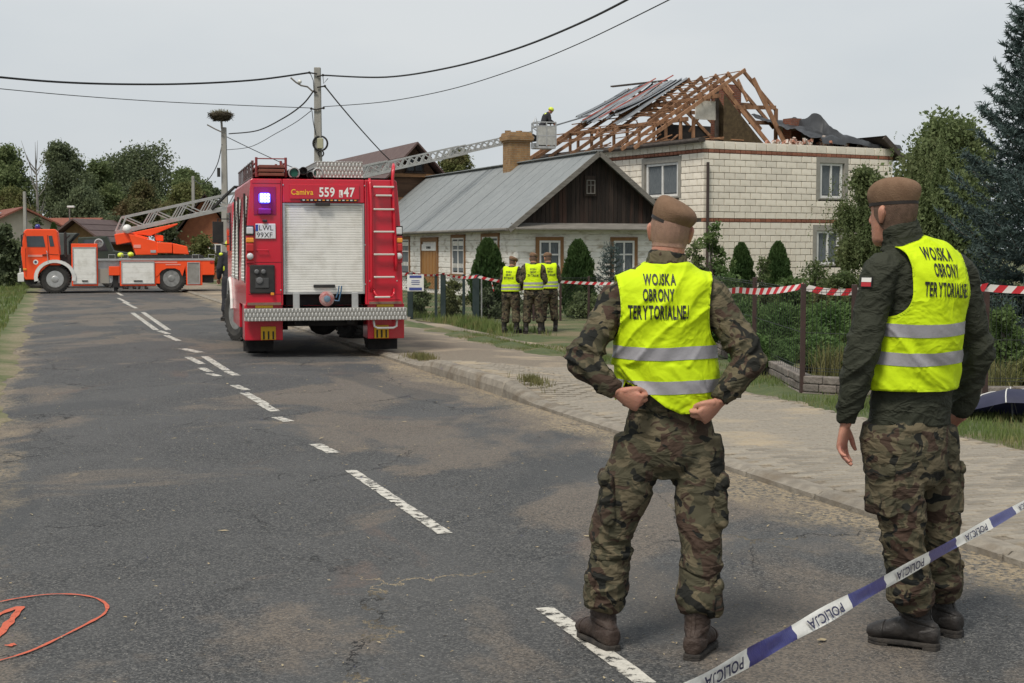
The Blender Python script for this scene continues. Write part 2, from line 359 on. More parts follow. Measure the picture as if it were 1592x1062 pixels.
# ---- orange survey spray marks
SPRAY = paint_mat('orange spray paint', (.62, .12, .055), .30, .46, 30)
def ribbon(name, pts, wd, mat, parent):
    P = [on_road(gp(*p), .007) for p in pts]; Q = []
    for i in range(len(P)-1):
        for k in range(6):
            t = k/6; p0, p1, p2, p3 = P[max(i-1, 0)], P[i], P[i+1], P[min(i+2, len(P)-1)]
            Q.append(.5*((2*p1)+(p2-p0)*t+(2*p0-5*p1+4*p2-p3)*t*t+(3*p1-p0-3*p2+p3)*t**3))
    Q.append(P[-1]); rows = []
    for i, p in enumerate(Q):
        d = (Q[min(i+1, len(Q)-1)]-Q[max(i-1, 0)]).normalized(); n = V((d.y, -d.x, 0))*wd*(.8+.35*math.sin(i*.9)*math.sin(i*.37))
        rows.append([p-n, p, p+n])
    return MB().grid(rows).build(name, mat, parent)
ribbon('spray_loop', [(-60, 948), (0, 935), (40, 928), (80, 924), (120, 925), (150, 931), (166, 942), (162, 955), (140, 968), (100, 988), (50, 1011), (0, 1026), (-60, 1040)], .0095, SPRAY, road)
ribbon('spray_stroke', [(-20, 964), (5, 952), (30, 944), (22, 958), (10, 972), (-4, 990)], .022, SPRAY, road)
ribbon('spray_dot', [(12, 1004), (18, 1002), (24, 1001)], .022, SPRAY, road)
# ---- pavement with kerb stones and paving stones
def pave_mat():
    m, t, N, l, b = nodes_of('sandy pavement'); co = N('ShaderNodeTexCoord').outputs['Object']
    c = mx_(N, l, mr_(N, l, nz_(N, l, co, 40), .3, .7), (.12, .1, .075), (.24, .2, .15))
    c = mx_(N, l, mr_(N, l, nz_(N, l, co, .8, 6), .5, .68), c, (.36, .29, .2))
    l(c, b.inputs['Base Color']); b.inputs['Roughness'].default_value = .95
    bp = N('ShaderNodeBump'); bp.inputs['Strength'].default_value = .5; bp.inputs['Distance'].default_value = .02
    l(nz_(N, l, co, 25), bp.inputs['Height']); l(bp.outputs['Normal'], b.inputs['Normal']); return m
PAVE = pave_mat()
g = MB(); svals = [-6+i*.5 for i in range(0, 56)]+[22+i*2. for i in range(0, 40)]; vv_ = [.13, .3, .6, 1, 1.5, 2, 2.5, 2.62]
def pv(s, v):
    if v > 2.5: v += .12*math.sin(s*1.7)+.1*math.sin(s*4.1+2)
    far = smooth(21, 25, s)*smooth(1.6, 2.6, v)
    return rc(s, v + far*1.2*smooth(21, 25, s), pave_z(s, v) - .012 - .15*far)
g.grid([[pv(s, v) for v in vv_] for s in svals])
pavement = struct(g.build('pavement', PAVE, smooth=True))
KERB = M('kerb concrete', (.18, .158, .128), (.27, .24, .195), 9, rough=.9, bump=.5, bsc=45, c3=(.15, .12, .085), sc3=2.2, rnd=.1)
for i in range(-5, 75):
    s0, s1 = i*1.0+.008, (i+1)*1.0-.008; rows = []
    for s in (s0, s0+.02, (s0+s1)/2, s1-.02, s1):
        h = hk(s); e = .012 if s in (s0, s1) else 0
        rows.append([rc(s, -.02, -.1), rc(s, -.015+e, h*.45), rc(s, .012+e, h-.022-e), rc(s, .05, h-e), rc(s, .14, h+.002-e), rc(s, .15, -.05)])
    kb = MB().grid(rows); kb.add(rows[0], [tuple(range(6))]); kb.add(rows[-1], [tuple(range(5, -1, -1))]); kb.build('kerb_stone', KERB, pavement)
PAVER = M('concrete paver', (.205, .182, .148), (.27, .24, .195), 26, rough=.92, bump=.4, bsc=70, rnd=.2, c3=(.33, .27, .19), sc3=1.2)
pm = []
for k in range(3):
    b = MB(); a_, b_, t_ = .0962, .0462, .007
    P = [(-a_, -b_), (a_, -b_), (a_, b_), (-a_, b_)]; Q = [(x*(1-.07), y*(1-.14)) for x, y in P]
    b.add([(x, y, -.03) for x, y in P]+[(x, y, -.001-t_) for x, y in P]+[(x, y, -.001) for x, y in Q],
          [(0, 1, 5, 4), (1, 2, 6, 5), (2, 3, 7, 6), (3, 0, 4, 7), (4, 5, 9, 8), (5, 6, 10, 9), (6, 7, 11, 10), (7, 4, 8, 11), (8, 9, 10, 11)])
    pm.append(b.mesh('paver'))
xf = []
for i in range(0, 185):
    s = 1.6+i*.1
    for j in range(13):
        v = .26+j*.2+(.1 if i % 2 else 0)
        if v > 2.5: continue
        p = rc(s, v); D = p.y; X = p.x
        if abs(X/D) > .40 or D < 6.3: continue
        z = pave_z(s, v)+random.uniform(-.003, .003)
        xf.append(Matrix.Translation((p.x, p.y, z)) @ Matrix.Rotation(-TH+random.uniform(-.012, .012), 4, 'Z') @ Matrix.Rotation(random.uniform(-.015, .015), 4, 'X') @ Matrix.Rotation(random.uniform(-.012, .012), 4, 'Y'))
pieces('paving_stone', pm, xf, PAVER, pavement, 300, 'paving_field')
# ---- grass, straw
def blades(pts, hmin, hmax, wd, seed, lean=.5):
    r = np.random.default_rng(seed); n = len(pts); P = np.array(pts); a = r.uniform(0, 6.28, n); h = r.uniform(hmin, hmax, n)
    dx, dy = np.cos(a)*wd, np.sin(a)*wd; b = r.uniform(0, 6.28, n); ln = r.uniform(0, lean, n)*h
    tip = P + np.stack([np.cos(b)*ln, np.sin(b)*ln, h], 1); mid = P + np.stack([np.cos(b)*ln*.3, np.sin(b)*ln*.3, h*.55], 1)
    A = P + np.stack([-dx, -dy, 0*dx], 1); B = P + np.stack([dx, dy, 0*dx], 1); M1 = mid + np.stack([dx, dy, 0*dx], 1)*.7; M0 = mid - np.stack([dx, dy, 0*dx], 1)*.7
    vs = np.concatenate([A, B, M1, M0, tip]); i = np.arange(n)
    f = np.concatenate([np.stack([i, i+n, i+2*n], 1), np.stack([i, i+2*n, i+3*n], 1), np.stack([i+3*n, i+2*n, i+4*n], 1)])
    return np_mesh('grass', vs, f)
GRASS = M('grass blades', (.095, .15, .038), (.165, .2, .062), 3, rough=.8, c3=(.24, .2, .09), sc3=1.6, trans=.25)
DRYG = M('dry grass', (.2, .17, .075), (.12, .13, .045), 3, rough=.85, trans=.2)
def scatter_sv(n, s0, s1, v0, v1, seed, zf=None, keep=None):
    r = np.random.default_rng(seed); out = []
    while len(out) < n:
        s, v = r.uniform(s0, s1), r.uniform(v0, v1)
        if keep and not keep(s, v, r): continue
        p = rc(s, v); out.append((p.x, p.y, (zf(s, v) if zf else gz(p.x, p.y))-.005))
    return out
def patch(s, v, r): return math.sin(s*1.9+v*2)+math.sin(s*.8-v*3.1+1)+r.uniform(-1.2, 1.2) > -.3
tag(link('grass', blades(scatter_sv(14000, 9, 21.5, 2.62, 3.9, 1, None, patch), .03, .09, .004, 2), GRASS), 'strip of short grass between the paved walk and the garden wall', 'grass', kind='stuff')
tag(link('grass', blades(scatter_sv(9000, 22.2, 30, 2.3, 4.1, 3, lambda s, v: -.10 if v < 3.2 else -.17, lambda s, v, r: v > 2.3+.5*math.sin(s*.9) and v < 3.6+.4*math.sin(s*1.3) and s > 23-(v-2.3)*.4), .05, .13, .006, 4), GRASS), 'patch of green grass beside the three soldiers at the fence', 'grass', kind='stuff')
tag(link('grass', blades(scatter_sv(5000, 30, 48, 4.1, 5.2, 5, None, patch), .08, .25, .009, 6), GRASS), 'weedy grass along the foot of the dark green fence', 'grass', kind='stuff')
tag(link('grass', blades(scatter_sv(20000, 24, 80, -10.5, -5.75, 8, lambda s, v: .03+.05*smooth(-7, -9.5, v), patch), .05, .16, .011, 9), GRASS), 'grass verge on the far side of the road by the ladder truck', 'grass', kind='stuff')
for nm, (cx_, cy_), n_, rad, lb in (('a', (655, 556), 700, .42, 'dry grass tuft growing from the kerb near the red fire engine'), ('b', (828, 608), 500, .32, 'dry grass tuft at the end of the raised kerb')):
    c = gp(cx_, cy_, .05); r = np.random.default_rng(int(cx_)); pts = []
    for _ in range(n_):
        a, q = r.uniform(0, 6.28), rad*r.normal(0, .45); p = c+RD*math.cos(a)*q*1.5+RN*math.sin(a)*q*.6; s, v = sv(p); pts.append((p.x, p.y, pave_z(s, max(v, .1))-.01))
    tag(link('grass_tuft', blades(pts, .03, .11, .005, 5), DRYG), lb, 'grass', kind='stuff')
# straw and chippings on the asphalt
r = np.random.default_rng(21); vs = []; fs = []
for i in range(3600):
    s = 4+34*r.random()**1.8; v = r.uniform(-5.3, -.1)
    if r.random() < .35: v = -.1-abs(r.normal(0, .28))
    p = rc(s, v, road_z(v)+.006); a = r.uniform(0, 6.28); ln = r.uniform(.003, .013) if r.random() < .97 else r.uniform(.015, .04); wd = ln*r.uniform(.1, .5)
    d = V((math.cos(a), math.sin(a), r.uniform(-.1, .25)))*ln; n = V((-math.sin(a), math.cos(a), 0))*wd; b = len(vs); p.z += abs(d.z)
    vs += [p-d-n*.4, p-d*.2-n+V((0, 0, .003)), p+d, p+n]; fs.append((b, b+1, b+2, b+3))
tag(link('straw_litter', np_mesh('straw', vs, fs), M('straw bits', (.42, .35, .22), (.28, .22, .13), 30, rough=.9)), 'scattered straw bits and chippings on the asphalt', 'litter', kind='stuff')
# ================================================================== BUILDINGS
WHITEP = M('white window paint', (.72, .71, .68), (.6, .59, .56), 8, rough=.5)
CURT = M('net curtain', (.17, .19, .20), (.06, .07, .08), 16, rough=.9, stretch=(6, 6, .3))
def window(parent, O, ax, nrm, wd, ht, frame=.07, mull=(.5,), trans=(), glass=None, frame_m=None, surround=None, sw=.12, sill=True, proud=.03, curtain=True):
    """O: lower-left corner on the wall face; ax along the wall, nrm outward"""
    O, ax, n = V(O), V(ax).normalized(), V(nrm).normalized(); up = V((0, 0, 1)); fm = frame_m or WHITEP
    B = Matrix((ax, n, up)).transposed(); f = MB()
    def bx(x0, x1, z0, z1, d0, d1, mb): mb.box(O+ax*(x0+x1)/2+up*(z0+z1)/2+n*(d0+d1)/2, (x1-x0, d1-d0, z1-z0), M=B)
    bx(0, frame, 0, ht, -.02, proud, f); bx(wd-frame, wd, 0, ht, -.02, proud, f); bx(frame, wd-frame, 0, frame, -.02, proud, f); bx(frame, wd-frame, ht-frame, ht, -.02, proud, f)
    for m in mull: bx(wd*m-frame*.45, wd*m+frame*.45, frame, ht-frame, -.015, proud*.9, f)
    for q in trans: bx(frame, wd-frame, ht*q-frame*.4, ht*q+frame*.4, -.012, proud*.8, f)
    w_ = f.build('window', fm, parent)
    xs_ = [frame]+[wd*m for m in mull]+[wd-frame]
    for a, b in zip(xs_[:-1], xs_[1:]):
        g = MB(); bx(a+.002, b-.002, frame+.002, ht-frame-.002, -.018, -.006, g); g.build('pane', glass or GLASS, w_)
        if curtain:
            c = MB(); k = 10; z1 = ht-frame-.03; z0 = frame+.05
            c.grid([[O+ax*(a+.03+(b-a-.06)*i/k)+up*z+n*(-.0055+.004*(i % 2)) for i in range(k+1)] for z in (z0+(z1-z0)*.12*0, z1)])
            c.build('curtain', CURT, w_)
    if surround is not None:
        s_ = MB(); bx(-sw, 0, -.02, ht+sw, -.03, .035, s_); bx(wd, wd+sw, -.02, ht+sw, -.03, .035, s_); bx(0, wd, ht, ht+sw, -.03, .034, s_); s_.build('surround', surround, w_)
    if sill: s_ = MB(); bx(-.06, wd+.06, -.06, -.002, -.03, .11, s_); s_.build('sill', surround or fm, w_)
    return w_
def solve_t(f, target, a, b):                       # f(t)->world point, find t whose picture column is target
    g = lambda t: CX+FPX*(f(t).x/(f(t).y*_cp-(f(t).z-EYE)*_sp*0+0)) - target
    for _ in range(60):
        m = (a+b)/2
        if (g(a) < 0) == (g(m) < 0): a = m
        else: b = m
    return (a+b)/2
def zat(y, D): return px(CX, y, D).z
# ------------------------------------------------------------------ old wooden house
az = R(21); OB = V((math.cos(az), math.sin(az), 0)); OA = V((-math.sin(az), math.cos(az), 0)); OO = px(924, 237, 52); RZ = OO.z; OO = V((OO.x, OO.y, 0))
old = thing('wooden_house', 'low whitewashed wooden house with grey metal roof and dark board gable', 'house', OO, az)
hw, LEN, EZ, ww = 3.42, 19.2, 2.33, 3.02; slope = (RZ-EZ)/hw
TIN = M('grey sheet roof', (.22, .235, .237), (.25, .265, .266), 1.3, rough=.6, metal=.1, bump=.12, bsc=30, rnd=.02, c3=(.195, .21, .212), sc3=5)
DARKW = M('weathered dark boards', (.016, .012, .010), (.038, .026, .020), 5, rough=.85, bump=.5, bsc=30, stretch=(3, 3, .25), rnd=.35, c3=(.048, .024, .017), sc3=1.5)
LIME = M('whitewashed timber', (.80, .78, .73), (.70, .67, .61), 3, rough=.95, bump=.9, bsc=14, stretch=(.6, .6, 1.6), rnd=.05, c3=(.42, .37, .3), sc3=3.2)
TRIMB = M('brown window boards', (.25, .13, .055), (.19, .10, .045), 6, rough=.7, bump=.2)
GREYW = M('grey weathered wood', (.13, .12, .105), (.2, .185, .165), 6, rough=.9, bump=.4, stretch=(.4, 2, 2))
nsh = 20
for side in (-1, 1):
    for i in range(nsh):
        y0 = -.45+(LEN+.9)*i/nsh; y1 = -.45+(LEN+.9)*(i+1)/nsh; t = .03; d = .004*(i % 2)
        b = MB(); P = [(side*hw, EZ+d), (side*hw*.5, EZ+slope*hw*.5+d+random.uniform(-.01, .01)), (0, RZ+d)]
        rows = [[(x, y, z) for x, z in P] for y in (y0, y1+.03)]; b.grid(rows); b.grid([[(x, y, z-t) for x, z in P][::-1] for y in (y0, y1+.03)])
        b.bar((side*hw, y0+.02, EZ+d+.002), (0, y0+.02, RZ+d+.002), .014, .014)
        b.bar((side*hw, y0, EZ+d-.015), (side*hw, y1+.03, EZ+d-.015), .006, .03)
        b.build('roof_sheet', TIN, old)
MB().box((0, LEN/2, RZ+.035), (.3, LEN+.9, .04)).build('ridge_cap', TIN, old, bev=.01)
for side in (-1, 1):
    MB().bar((side*(hw+.02), -.48, EZ-.06), (0, -.48, RZ-.06), .035, .17).build('barge_board', GREYW, old)
MB().tube([(-hw-.06, -.4, EZ-.03), (-hw-.06, LEN+.4, EZ-.05)], .06, 8).build('gutter', GREYW, old)
MB().box((0, LEN/2, 1.1), (2*ww-.12, LEN-.12, 2.7)).build('wall_core', LIME, old)
for i in range(12):
    z = -.2+i*.215+.1; j = random.uniform(-.012, .012)
    MB().box((-ww, LEN/2, z), (.16+j, LEN+.25*(i % 2), .213)).build('log', LIME, old, bev=.025)
    MB().box((0, .02, z+.107*0), (2*ww+.25*((i+1) % 2)-.18, .16+j, .2135)).build('log', LIME, old, bev=.025)
# gable boards
bw = .165; nb = int(2*ww/bw)
for i in range(nb+1):
    x0 = -ww-.05+i*bw; x1 = x0+bw-.012
    if x1 > ww+.06: break
    zt = lambda x: RZ-slope*abs(x)-.05
    pts = [(x0, EZ+.2), (x1, EZ+.2), (x1, zt(x1))]+([(0, zt(0))] if x0 < 0 < x1 else [])+[(x0, zt(x0))]
    if zt(x0) > EZ+.25 and zt(x1) > EZ+.25:
        MB().prism(pts, (0, -.06+random.uniform(-.008, .008), 0), (1, 0, 0), (0, 0, 1), (0, -1, 0), .03).build('gable_board', DARKW, old)
gx = solve_t(lambda t: OO+OB*t-OA*.1+V((0, 0, 4)), 917, -2, 2)
f = MB(); f.box((gx, -.12, 3.86), (.46, .06, .72)); f.build('attic_window_frame', DARKW, old)
window(old, (gx-.17, -.155, 3.58), (1, 0, 0), (0, -1, 0), .34, .5, .035, (.5,), (.62,), frame_m=GREYW, sill=False, curtain=False)
b = MB(); b.prism([(0, 0), (-.5, -.2), (-.5, -.24), (0, -.04)], (-ww-.2, -.09, EZ+.21), (0, 1, 0), (0, 0, 1), (1, 0, 0), 2*ww+.4); b.build('pent_roof', GREYW, old)
# openings of the road side
def lwall(t): return OO-OB*(ww+.1)+OA*t+V((0, 0, 1.5))
def lw_open(x0, x1, yb, yt, fn):
    t0, t1 = solve_t(lwall, x1, 0, 19), solve_t(lwall, x0, 0, 19); D = lwall((t0+t1)/2).y; fn(t0, t1, zat(yb, D), zat(yt, D))
WN = (-1, 0, 0)
def lwin(t0, t1, z0, z1): window(old, (-ww-.085, t1-.13, z0), (0, -1, 0), WN, t1-t0-.26, z1-z0-.1, .06, (.5,), (.66,), surround=TRIMB, sw=.13)
lw_open(611, 637, 426, 369, lwin); lw_open(701, 723, 426, 366, lwin); lw_open(748, 776, 426, 364, lwin); lw_open(560, 585, 428, 371, lwin)
def ldoor(t0, t1, z0, z1):
    DOORM = M('ochre door wood', (.33, .17, .055), (.26, .13, .045), 5, rough=.6, stretch=(4, 4, .4))
    d = MB(); d.box((-ww-.09, (t0+t1)/2, (z0-.6+z1)/2-.25), (.05, t1-t0-.3, z1-z0+.1)); do = d.build('door', DOORM, old)
    for k in range(5): MB().box((-ww-.125, t0+.3+(t1-t0-.6)*k/4, z0+.3), (.02, .05, z1-z0-.2)).build('door_rib', DOORM, do)
    MB().box((-ww-.13, (t0+t1)/2, z1-.42), (.03, t1-t0-.36, .26)).build('transom', WHITEP, do)
    for k in range(3): MB().box((-ww-.148, (t0+t1)/2+(k-1)*.2, z1-.42), (.008, .15, .1)).build('pane', GLASS, do)
    s_ = MB(); s_.box((-ww-.1, t0+.07, (z0-.6+z1)/2), (.1, .14, z1-z0+.6)); s_.box((-ww-.1, t1-.07, (z0-.6+z1)/2), (.1, .14, z1-z0+.6)); s_.box((-ww-.1, (t0+t1)/2, z1-.09), (.098, t1-t0-.28, .18)); s_.build('door_frame', TRIMB, do)
lw_open(655, 681, 426, 369, ldoor)
def gwall(t): return OO+OB*t-OA*.08+V((0, 0, 1.5))
for x0, x1 in ((833, 876), (949, 991)):
    t0, t1 = solve_t(gwall, x0, -4, 4), solve_t(gwall, x1, -4, 4)
    window(old, (t0+.13, -.075, .62), (1, 0, 0), (0, -1, 0), t1-t0-.26, 1.3, .07, (.5,), (.62,), surround=TRIMB, sw=.13)
def brick_mat(name, c1, c2, mort, scale=1., bh=.075, bw_=.25):
    m, t, N, l, b = nodes_of(name); co = N('ShaderNodeTexCoord').outputs['Object']
    sx = N('ShaderNodeSeparateXYZ'); l(co, sx.inputs[0]); ad = N('ShaderNodeMath'); l(sx.outputs['X'], ad.inputs[0]); l(sx.outputs['Y'], ad.inputs[1])
    cb = N('ShaderNodeCombineXYZ'); l(ad.outputs[0], cb.inputs[0]); l(sx.outputs['Z'], cb.inputs[1])
    br = N('ShaderNodeTexBrick'); l(cb.outputs[0], br.inputs['Vector']); br.inputs['Scale'].default_value = 1; br.inputs['Brick Width'].default_value = bw_; br.inputs['Row Height'].default_value = bh; br.inputs['Mortar Size'].default_value = .008
    for k, c in (('Color1', c1), ('Color2', c2), ('Mortar', mort)): br.inputs[k].default_value = c+(1,)
    c = mx_(N, l, mr_(N, l, nz_(N, l, co, 5), .4, .7, 0, .6), br.outputs['Color'], tuple(x*.45 for x in c1))
    l(c, b.inputs['Base Color']); b.inputs['Roughness'].default_value = .9
    bp = N('ShaderNodeBump'); bp.inputs['Distance'].default_value = .02; l(br.outputs['Fac'], bp.inputs['Height']); bp.invert = True; l(bp.outputs['Normal'], b.inputs['Normal']); return m
YBR = brick_mat('yellow chimney brick', (.34, .2, .085), (.26, .14, .06), (.3, .25, .17), bh=.09)
RBR = brick_mat('red chimney brick', (.27, .09, .05), (.2, .07, .045), (.25, .2, .16))
ct = solve_t(lambda t: OO+OA*t+V((0, 0, 5)), 803, 0, 19); cD = (OO+OA*ct).y; ctop = zat(206, cD)
b = MB(); prof = [(.43, RZ-.5), (.43, ctop-.42), (.48, ctop-.42), (.48, ctop-.34), (.54, ctop-.34), (.54, ctop-.16), (.5, ctop-.16), (.47, ctop-.02), (.3, ctop)]
for (r0, z0), (r1, z1) in zip(prof[:-1], prof[1:]):
    A_ = [(-r0, -r0, z0), (r0, -r0, z0), (r0, r0, z0), (-r0, r0, z0), (-r1, -r1, z1), (r1, -r1, z1), (r1, r1, z1), (-r1, r1, z1)]
    b.add([(x, y+ct, z) for x, y, z in A_], [(0, 1, 5, 4), (1, 2, 6, 5), (2, 3, 7, 6), (3, 0, 4, 7)])
b.add([(x*.3, y*.3+ct, ctop) for x, y in ((-1, -1), (1, -1), (1, 1), (-1, 1))], [(0, 1, 2, 3)])
b.build('chimney', YBR, old)
for k in range(9): MB().box((random.uniform(-.42, .42), ct+random.uniform(-.42, .42), ctop+random.uniform(-.06, .03)), (.24, .12, .08), rz=random.uniform(0, 3)).build('loose_brick', YBR, old)
# ------------------------------------------------------------------ damaged block house
ba = R(29.5); BX = V((math.cos(ba), math.sin(ba), 0)); BY = V((-math.sin(ba), math.cos(ba), 0)); BO = px(1093, 300, 54); BO = V((BO.x, BO.y, 0))
bh_ = thing('block_house', 'two storey house of white blocks with its roof torn off to bare rafters', 'house', BO, ba)
WT = zat(218, 54); LX, LY = 9.5, 12.5
def bw_(x, y, z): return BO+BX*x+BY*y+V((0, 0, z))
MORT = M('grey mortar', (.17, .155, .135), (.12, .11, .1), 6, rough=.95)
BLOCK = M('white lime block', (.80, .735, .63), (.72, .655, .55), 4, rough=.92, bump=.35, bsc=25, rnd=.09, c3=(.62, .55, .45), sc3=.55)
REDB = M('red facing brick', (.29, .12, .075), (.22, .09, .055), 9, rough=.85, rnd=.2, bump=.2)
b = MB(); b.box((LX/2, .135+.1, (WT-.7)/2), (LX-.3, .2, WT+.7-.05)); b.box((.235, LY/2, (WT-.7)/2), (.2, LY-.3, WT+.65)); b.box((LX-.235, LY/2, (WT-.7)/2), (.2, LY-.3, WT+.65)); b.box((LX/2, LY-.2, (WT-.7)/2), (LX-.3, .2, WT+.65)); b.build('wall_core', MORT, bh_)
def rwin(x0, x1, yb, yt):
    f_ = lambda t: bw_(t, 0, 3); t0, t1 = solve_t(f_, x0, 0, 10), solve_t(f_, x1, 0, 10); D = f_((t0+t1)/2).y; return (t0, t1, zat(yb, D), zat(yt, D))
def lwin2(x0, x1, yb, yt):
    f_ = lambda t: bw_(0, t, 3); t1, t0 = solve_t(f_, x0, 0, 12), solve_t(f_, x1, 0, 12); D = f_((t0+t1)/2).y; return (t0, t1, zat(yb, D), zat(yt, D))
opR = [rwin(1275, 1309, 308, 254), rwin(1271, 1305, 411, 359)]; opL = [lwin2(1003, 1052, 306, 254), lwin2(1003, 1052, 412, 358)]
bandR = [zat(234, 54)-.0, zat(342, 54)]; BH = .068*2
z0b = -.35; courses = []; z = z0b
bz = sorted(bandR)
levels = []                                      # courses between the red bands
def fill(a, c):
    n = max(1, round((c-a)/.252)); return [(a+(c-a)*i/n, a+(c-a)*(i+1)/n) for i in range(n)]
segs = fill(z0b, bz[0]-BH/2)+fill(bz[0]+BH/2, bz[1]-BH/2)+fill(bz[1]+BH/2, WT)
blocks = []; xfb = []; mcache = {}
def unit(w_, h_):
    k = (round(w_, 2), round(h_, 3))
    if k not in mcache:
        a, c, e = k[0]/2, k[1]/2, .008
        P = [(-a, -c), (a, -c), (a, c), (-a, c)]; Q = [(-a+e, -c+e), (a-e, -c+e), (a-e, c-e), (-a+e, c-e)]
        mb = MB(); mb.add([(x, .12, z) for x, z in P]+[(x, .008, z) for x, z in P]+[(x, 0, z) for x, z in Q], [(0, 1, 5, 4), (1, 2, 6, 5), (2, 3, 7, 6), (3, 0, 4, 7), (4, 5, 9, 8), (5, 6, 10, 9), (6, 7, 11, 10), (7, 4, 8, 11), (8, 9, 10, 11)])
        mcache[k] = mb.mesh('block')
    return mcache[k]
def course(Lw, z0, z1, ops, face, off, bl=.5, mat=None, name='block', keep=None):
    j = .02; edges = []; x = -off
    while x < Lw: edges.append((max(x, .0), min(x+bl, Lw))); x += bl
    for a, c in edges:
        cuts = [(a, c)]
        for t0, t1, w0, w1 in ops:
            t0 -= .1; t1 += .1
            if z1-.08 > w0 and z0+.08 < w1+.12:
                nc = []
                for p, q in cuts:
                    if q <= t0 or p >= t1: nc.append((p, q))
                    else:
                        if p < t0: nc.append((p, t0))
                        if q > t1: nc.append((t1, q))
                cuts = nc
        for p, q in cuts:
            if q-p < .06: continue
            me = unit(q-p-j*1.7, z1-z0-j); m_ = Matrix.Translation(((p+q)/2, random.uniform(-.003, .003), (z0+z1)/2)) if face == 'R' else Matrix.Translation((random.uniform(-.003, .003), (p+q)/2, (z0+z1)/2)) @ Matrix.Rotation(R(-90), 4, 'Z')
            blocks.append((me, m_, mat or BLOCK, name, keep(z0) if keep else z0))
for i, (z0, z1) in enumerate(segs):
    course(LX, z0, z1, opR, 'R', .25*(i % 2)); course(LY, z0, z1, opL, 'L', .25*((i+1) % 2)+.12)
blocks.sort(key=lambda q: -q[4] if q[1].translation.y < 9 else 9)
nblk = 0; RV = []; RF = []
for me, m_, mt, nm, z0 in blocks:
    if nblk < 300: o = link('block', me, mt, bh_); o.matrix_basis = m_; nblk += 1
    else:
        b0 = len(RV); RV += [m_ @ v.co for v in me.vertices]; RF += [tuple(i+b0 for i in p.vertices) for p in me.polygons]
me = bpy.data.meshes.new('block_field'); me.from_pydata(RV, [], RF); me.update(); o = link('block_field', me, BLOCK, bh_); o['kind'] = 'stuff'
blocks = []
for zc in bz:
    course(LX, zc-BH/2, zc+BH/2, [], 'R', 0, .25, REDB, 'brick')
    if zc == bz[1]: course(LY, zc-BH/2, zc+BH/2, [], 'L', .1, .25, REDB, 'brick')
for me, m_, mt, nm, z0 in blocks: o = link('brick', me, mt, bh_); o.matrix_basis = Matrix.Translation((0, -.006, 0)) @ m_
REND = M('grey window render', (.30, .285, .25), (.25, .235, .205), 5, rough=.95, bump=.2)
for t0, t1, z0, z1 in opR: window(bh_, (t0, .1, z0), (1, 0, 0), (0, -1, 0), t1-t0, z1-z0, .09, (.5,), surround=REND, sw=.16, proud=.05)
for t0, t1, z0, z1 in opL: window(bh_, (.1, t1, z0), (0, -1, 0), (-1, 0, 0), t1-t0, z1-z0, .09, (.5,), surround=REND, sw=.16, proud=.05)
# surrounds sit in the wall plane: light grey reveals reach the block face
for t0, t1, z0, z1 in opR:
    b = MB(); b.box(((t0+t1)/2, .03, z1+.12), (t1-t0+.5, .1, .22)); b.box((t0-.16, .03, (z0+z1)/2-.03), (.18, .1, z1-z0+.08)); b.box((t1+.16, .03, (z0+z1)/2-.03), (.18, .1, z1-z0+.08)); b.build('window_reveal', REND, bh_)
for t0, t1, z0, z1 in opL:
    b = MB(); b.box((.03, (t0+t1)/2, z1+.12), (.1, t1-t0+.5, .22)); b.box((.03, t0-.16, (z0+z1)/2-.03), (.1, .18, z1-z0+.08)); b.box((.03, t1+.16, (z0+z1)/2-.03), (.1, .18, z1-z0+.08)); b.build('window_reveal', REND, bh_)
PIPE = M('dark brown downpipe', (.05, .035, .03), rough=.5)
MB().tube([(.16, -.08, zat(252, 54)), (.16, -.08, -.3)], .055, 8).build('downpipe', PIPE, bh_)
# attic: floor, rafters, battens, torn sheets, tarp
PINE = M('rafter timber', (.16, .08, .042), (.31, .17, .095), 3, rough=.75, bump=.2, bsc=20, stretch=(2, 2, .6), rnd=.3)
DKPL = M('dark fascia', (.04, .032, .028), (.075, .06, .05), 5, rough=.85)
INSUL = M('loose insulation', (.2, .17, .07), (.3, .26, .16), 5, rough=1, bump=1, bsc=12, c3=(.1, .06, .035), sc3=2)
MB().box((LX/2, LY/2, WT-.1), (LX-.5, LY-.5, .1)).build('attic_floor', INSUL, bh_)
MB().bar((-.12, -.15, WT+.02), (-.12, LY+.2, WT+.02), .2, .16).build('eave_fascia', DKPL, bh_)
MB().tube([(-.3, -.2, WT-.02), (-.3, LY+.2, WT-.05)], .08, 8).build('gutter', DKPL, bh_)
AX, AZ = 4.72, zat(110, 59.4); x0r = -.35; zr = WT+.06
def rz_(x): return zr+(AZ-zr)*(x-x0r)/(AX-x0r)
ys_r = [3.57+.94*i+(random.uniform(-.14, .14) if i else 0) for i in range(10)]
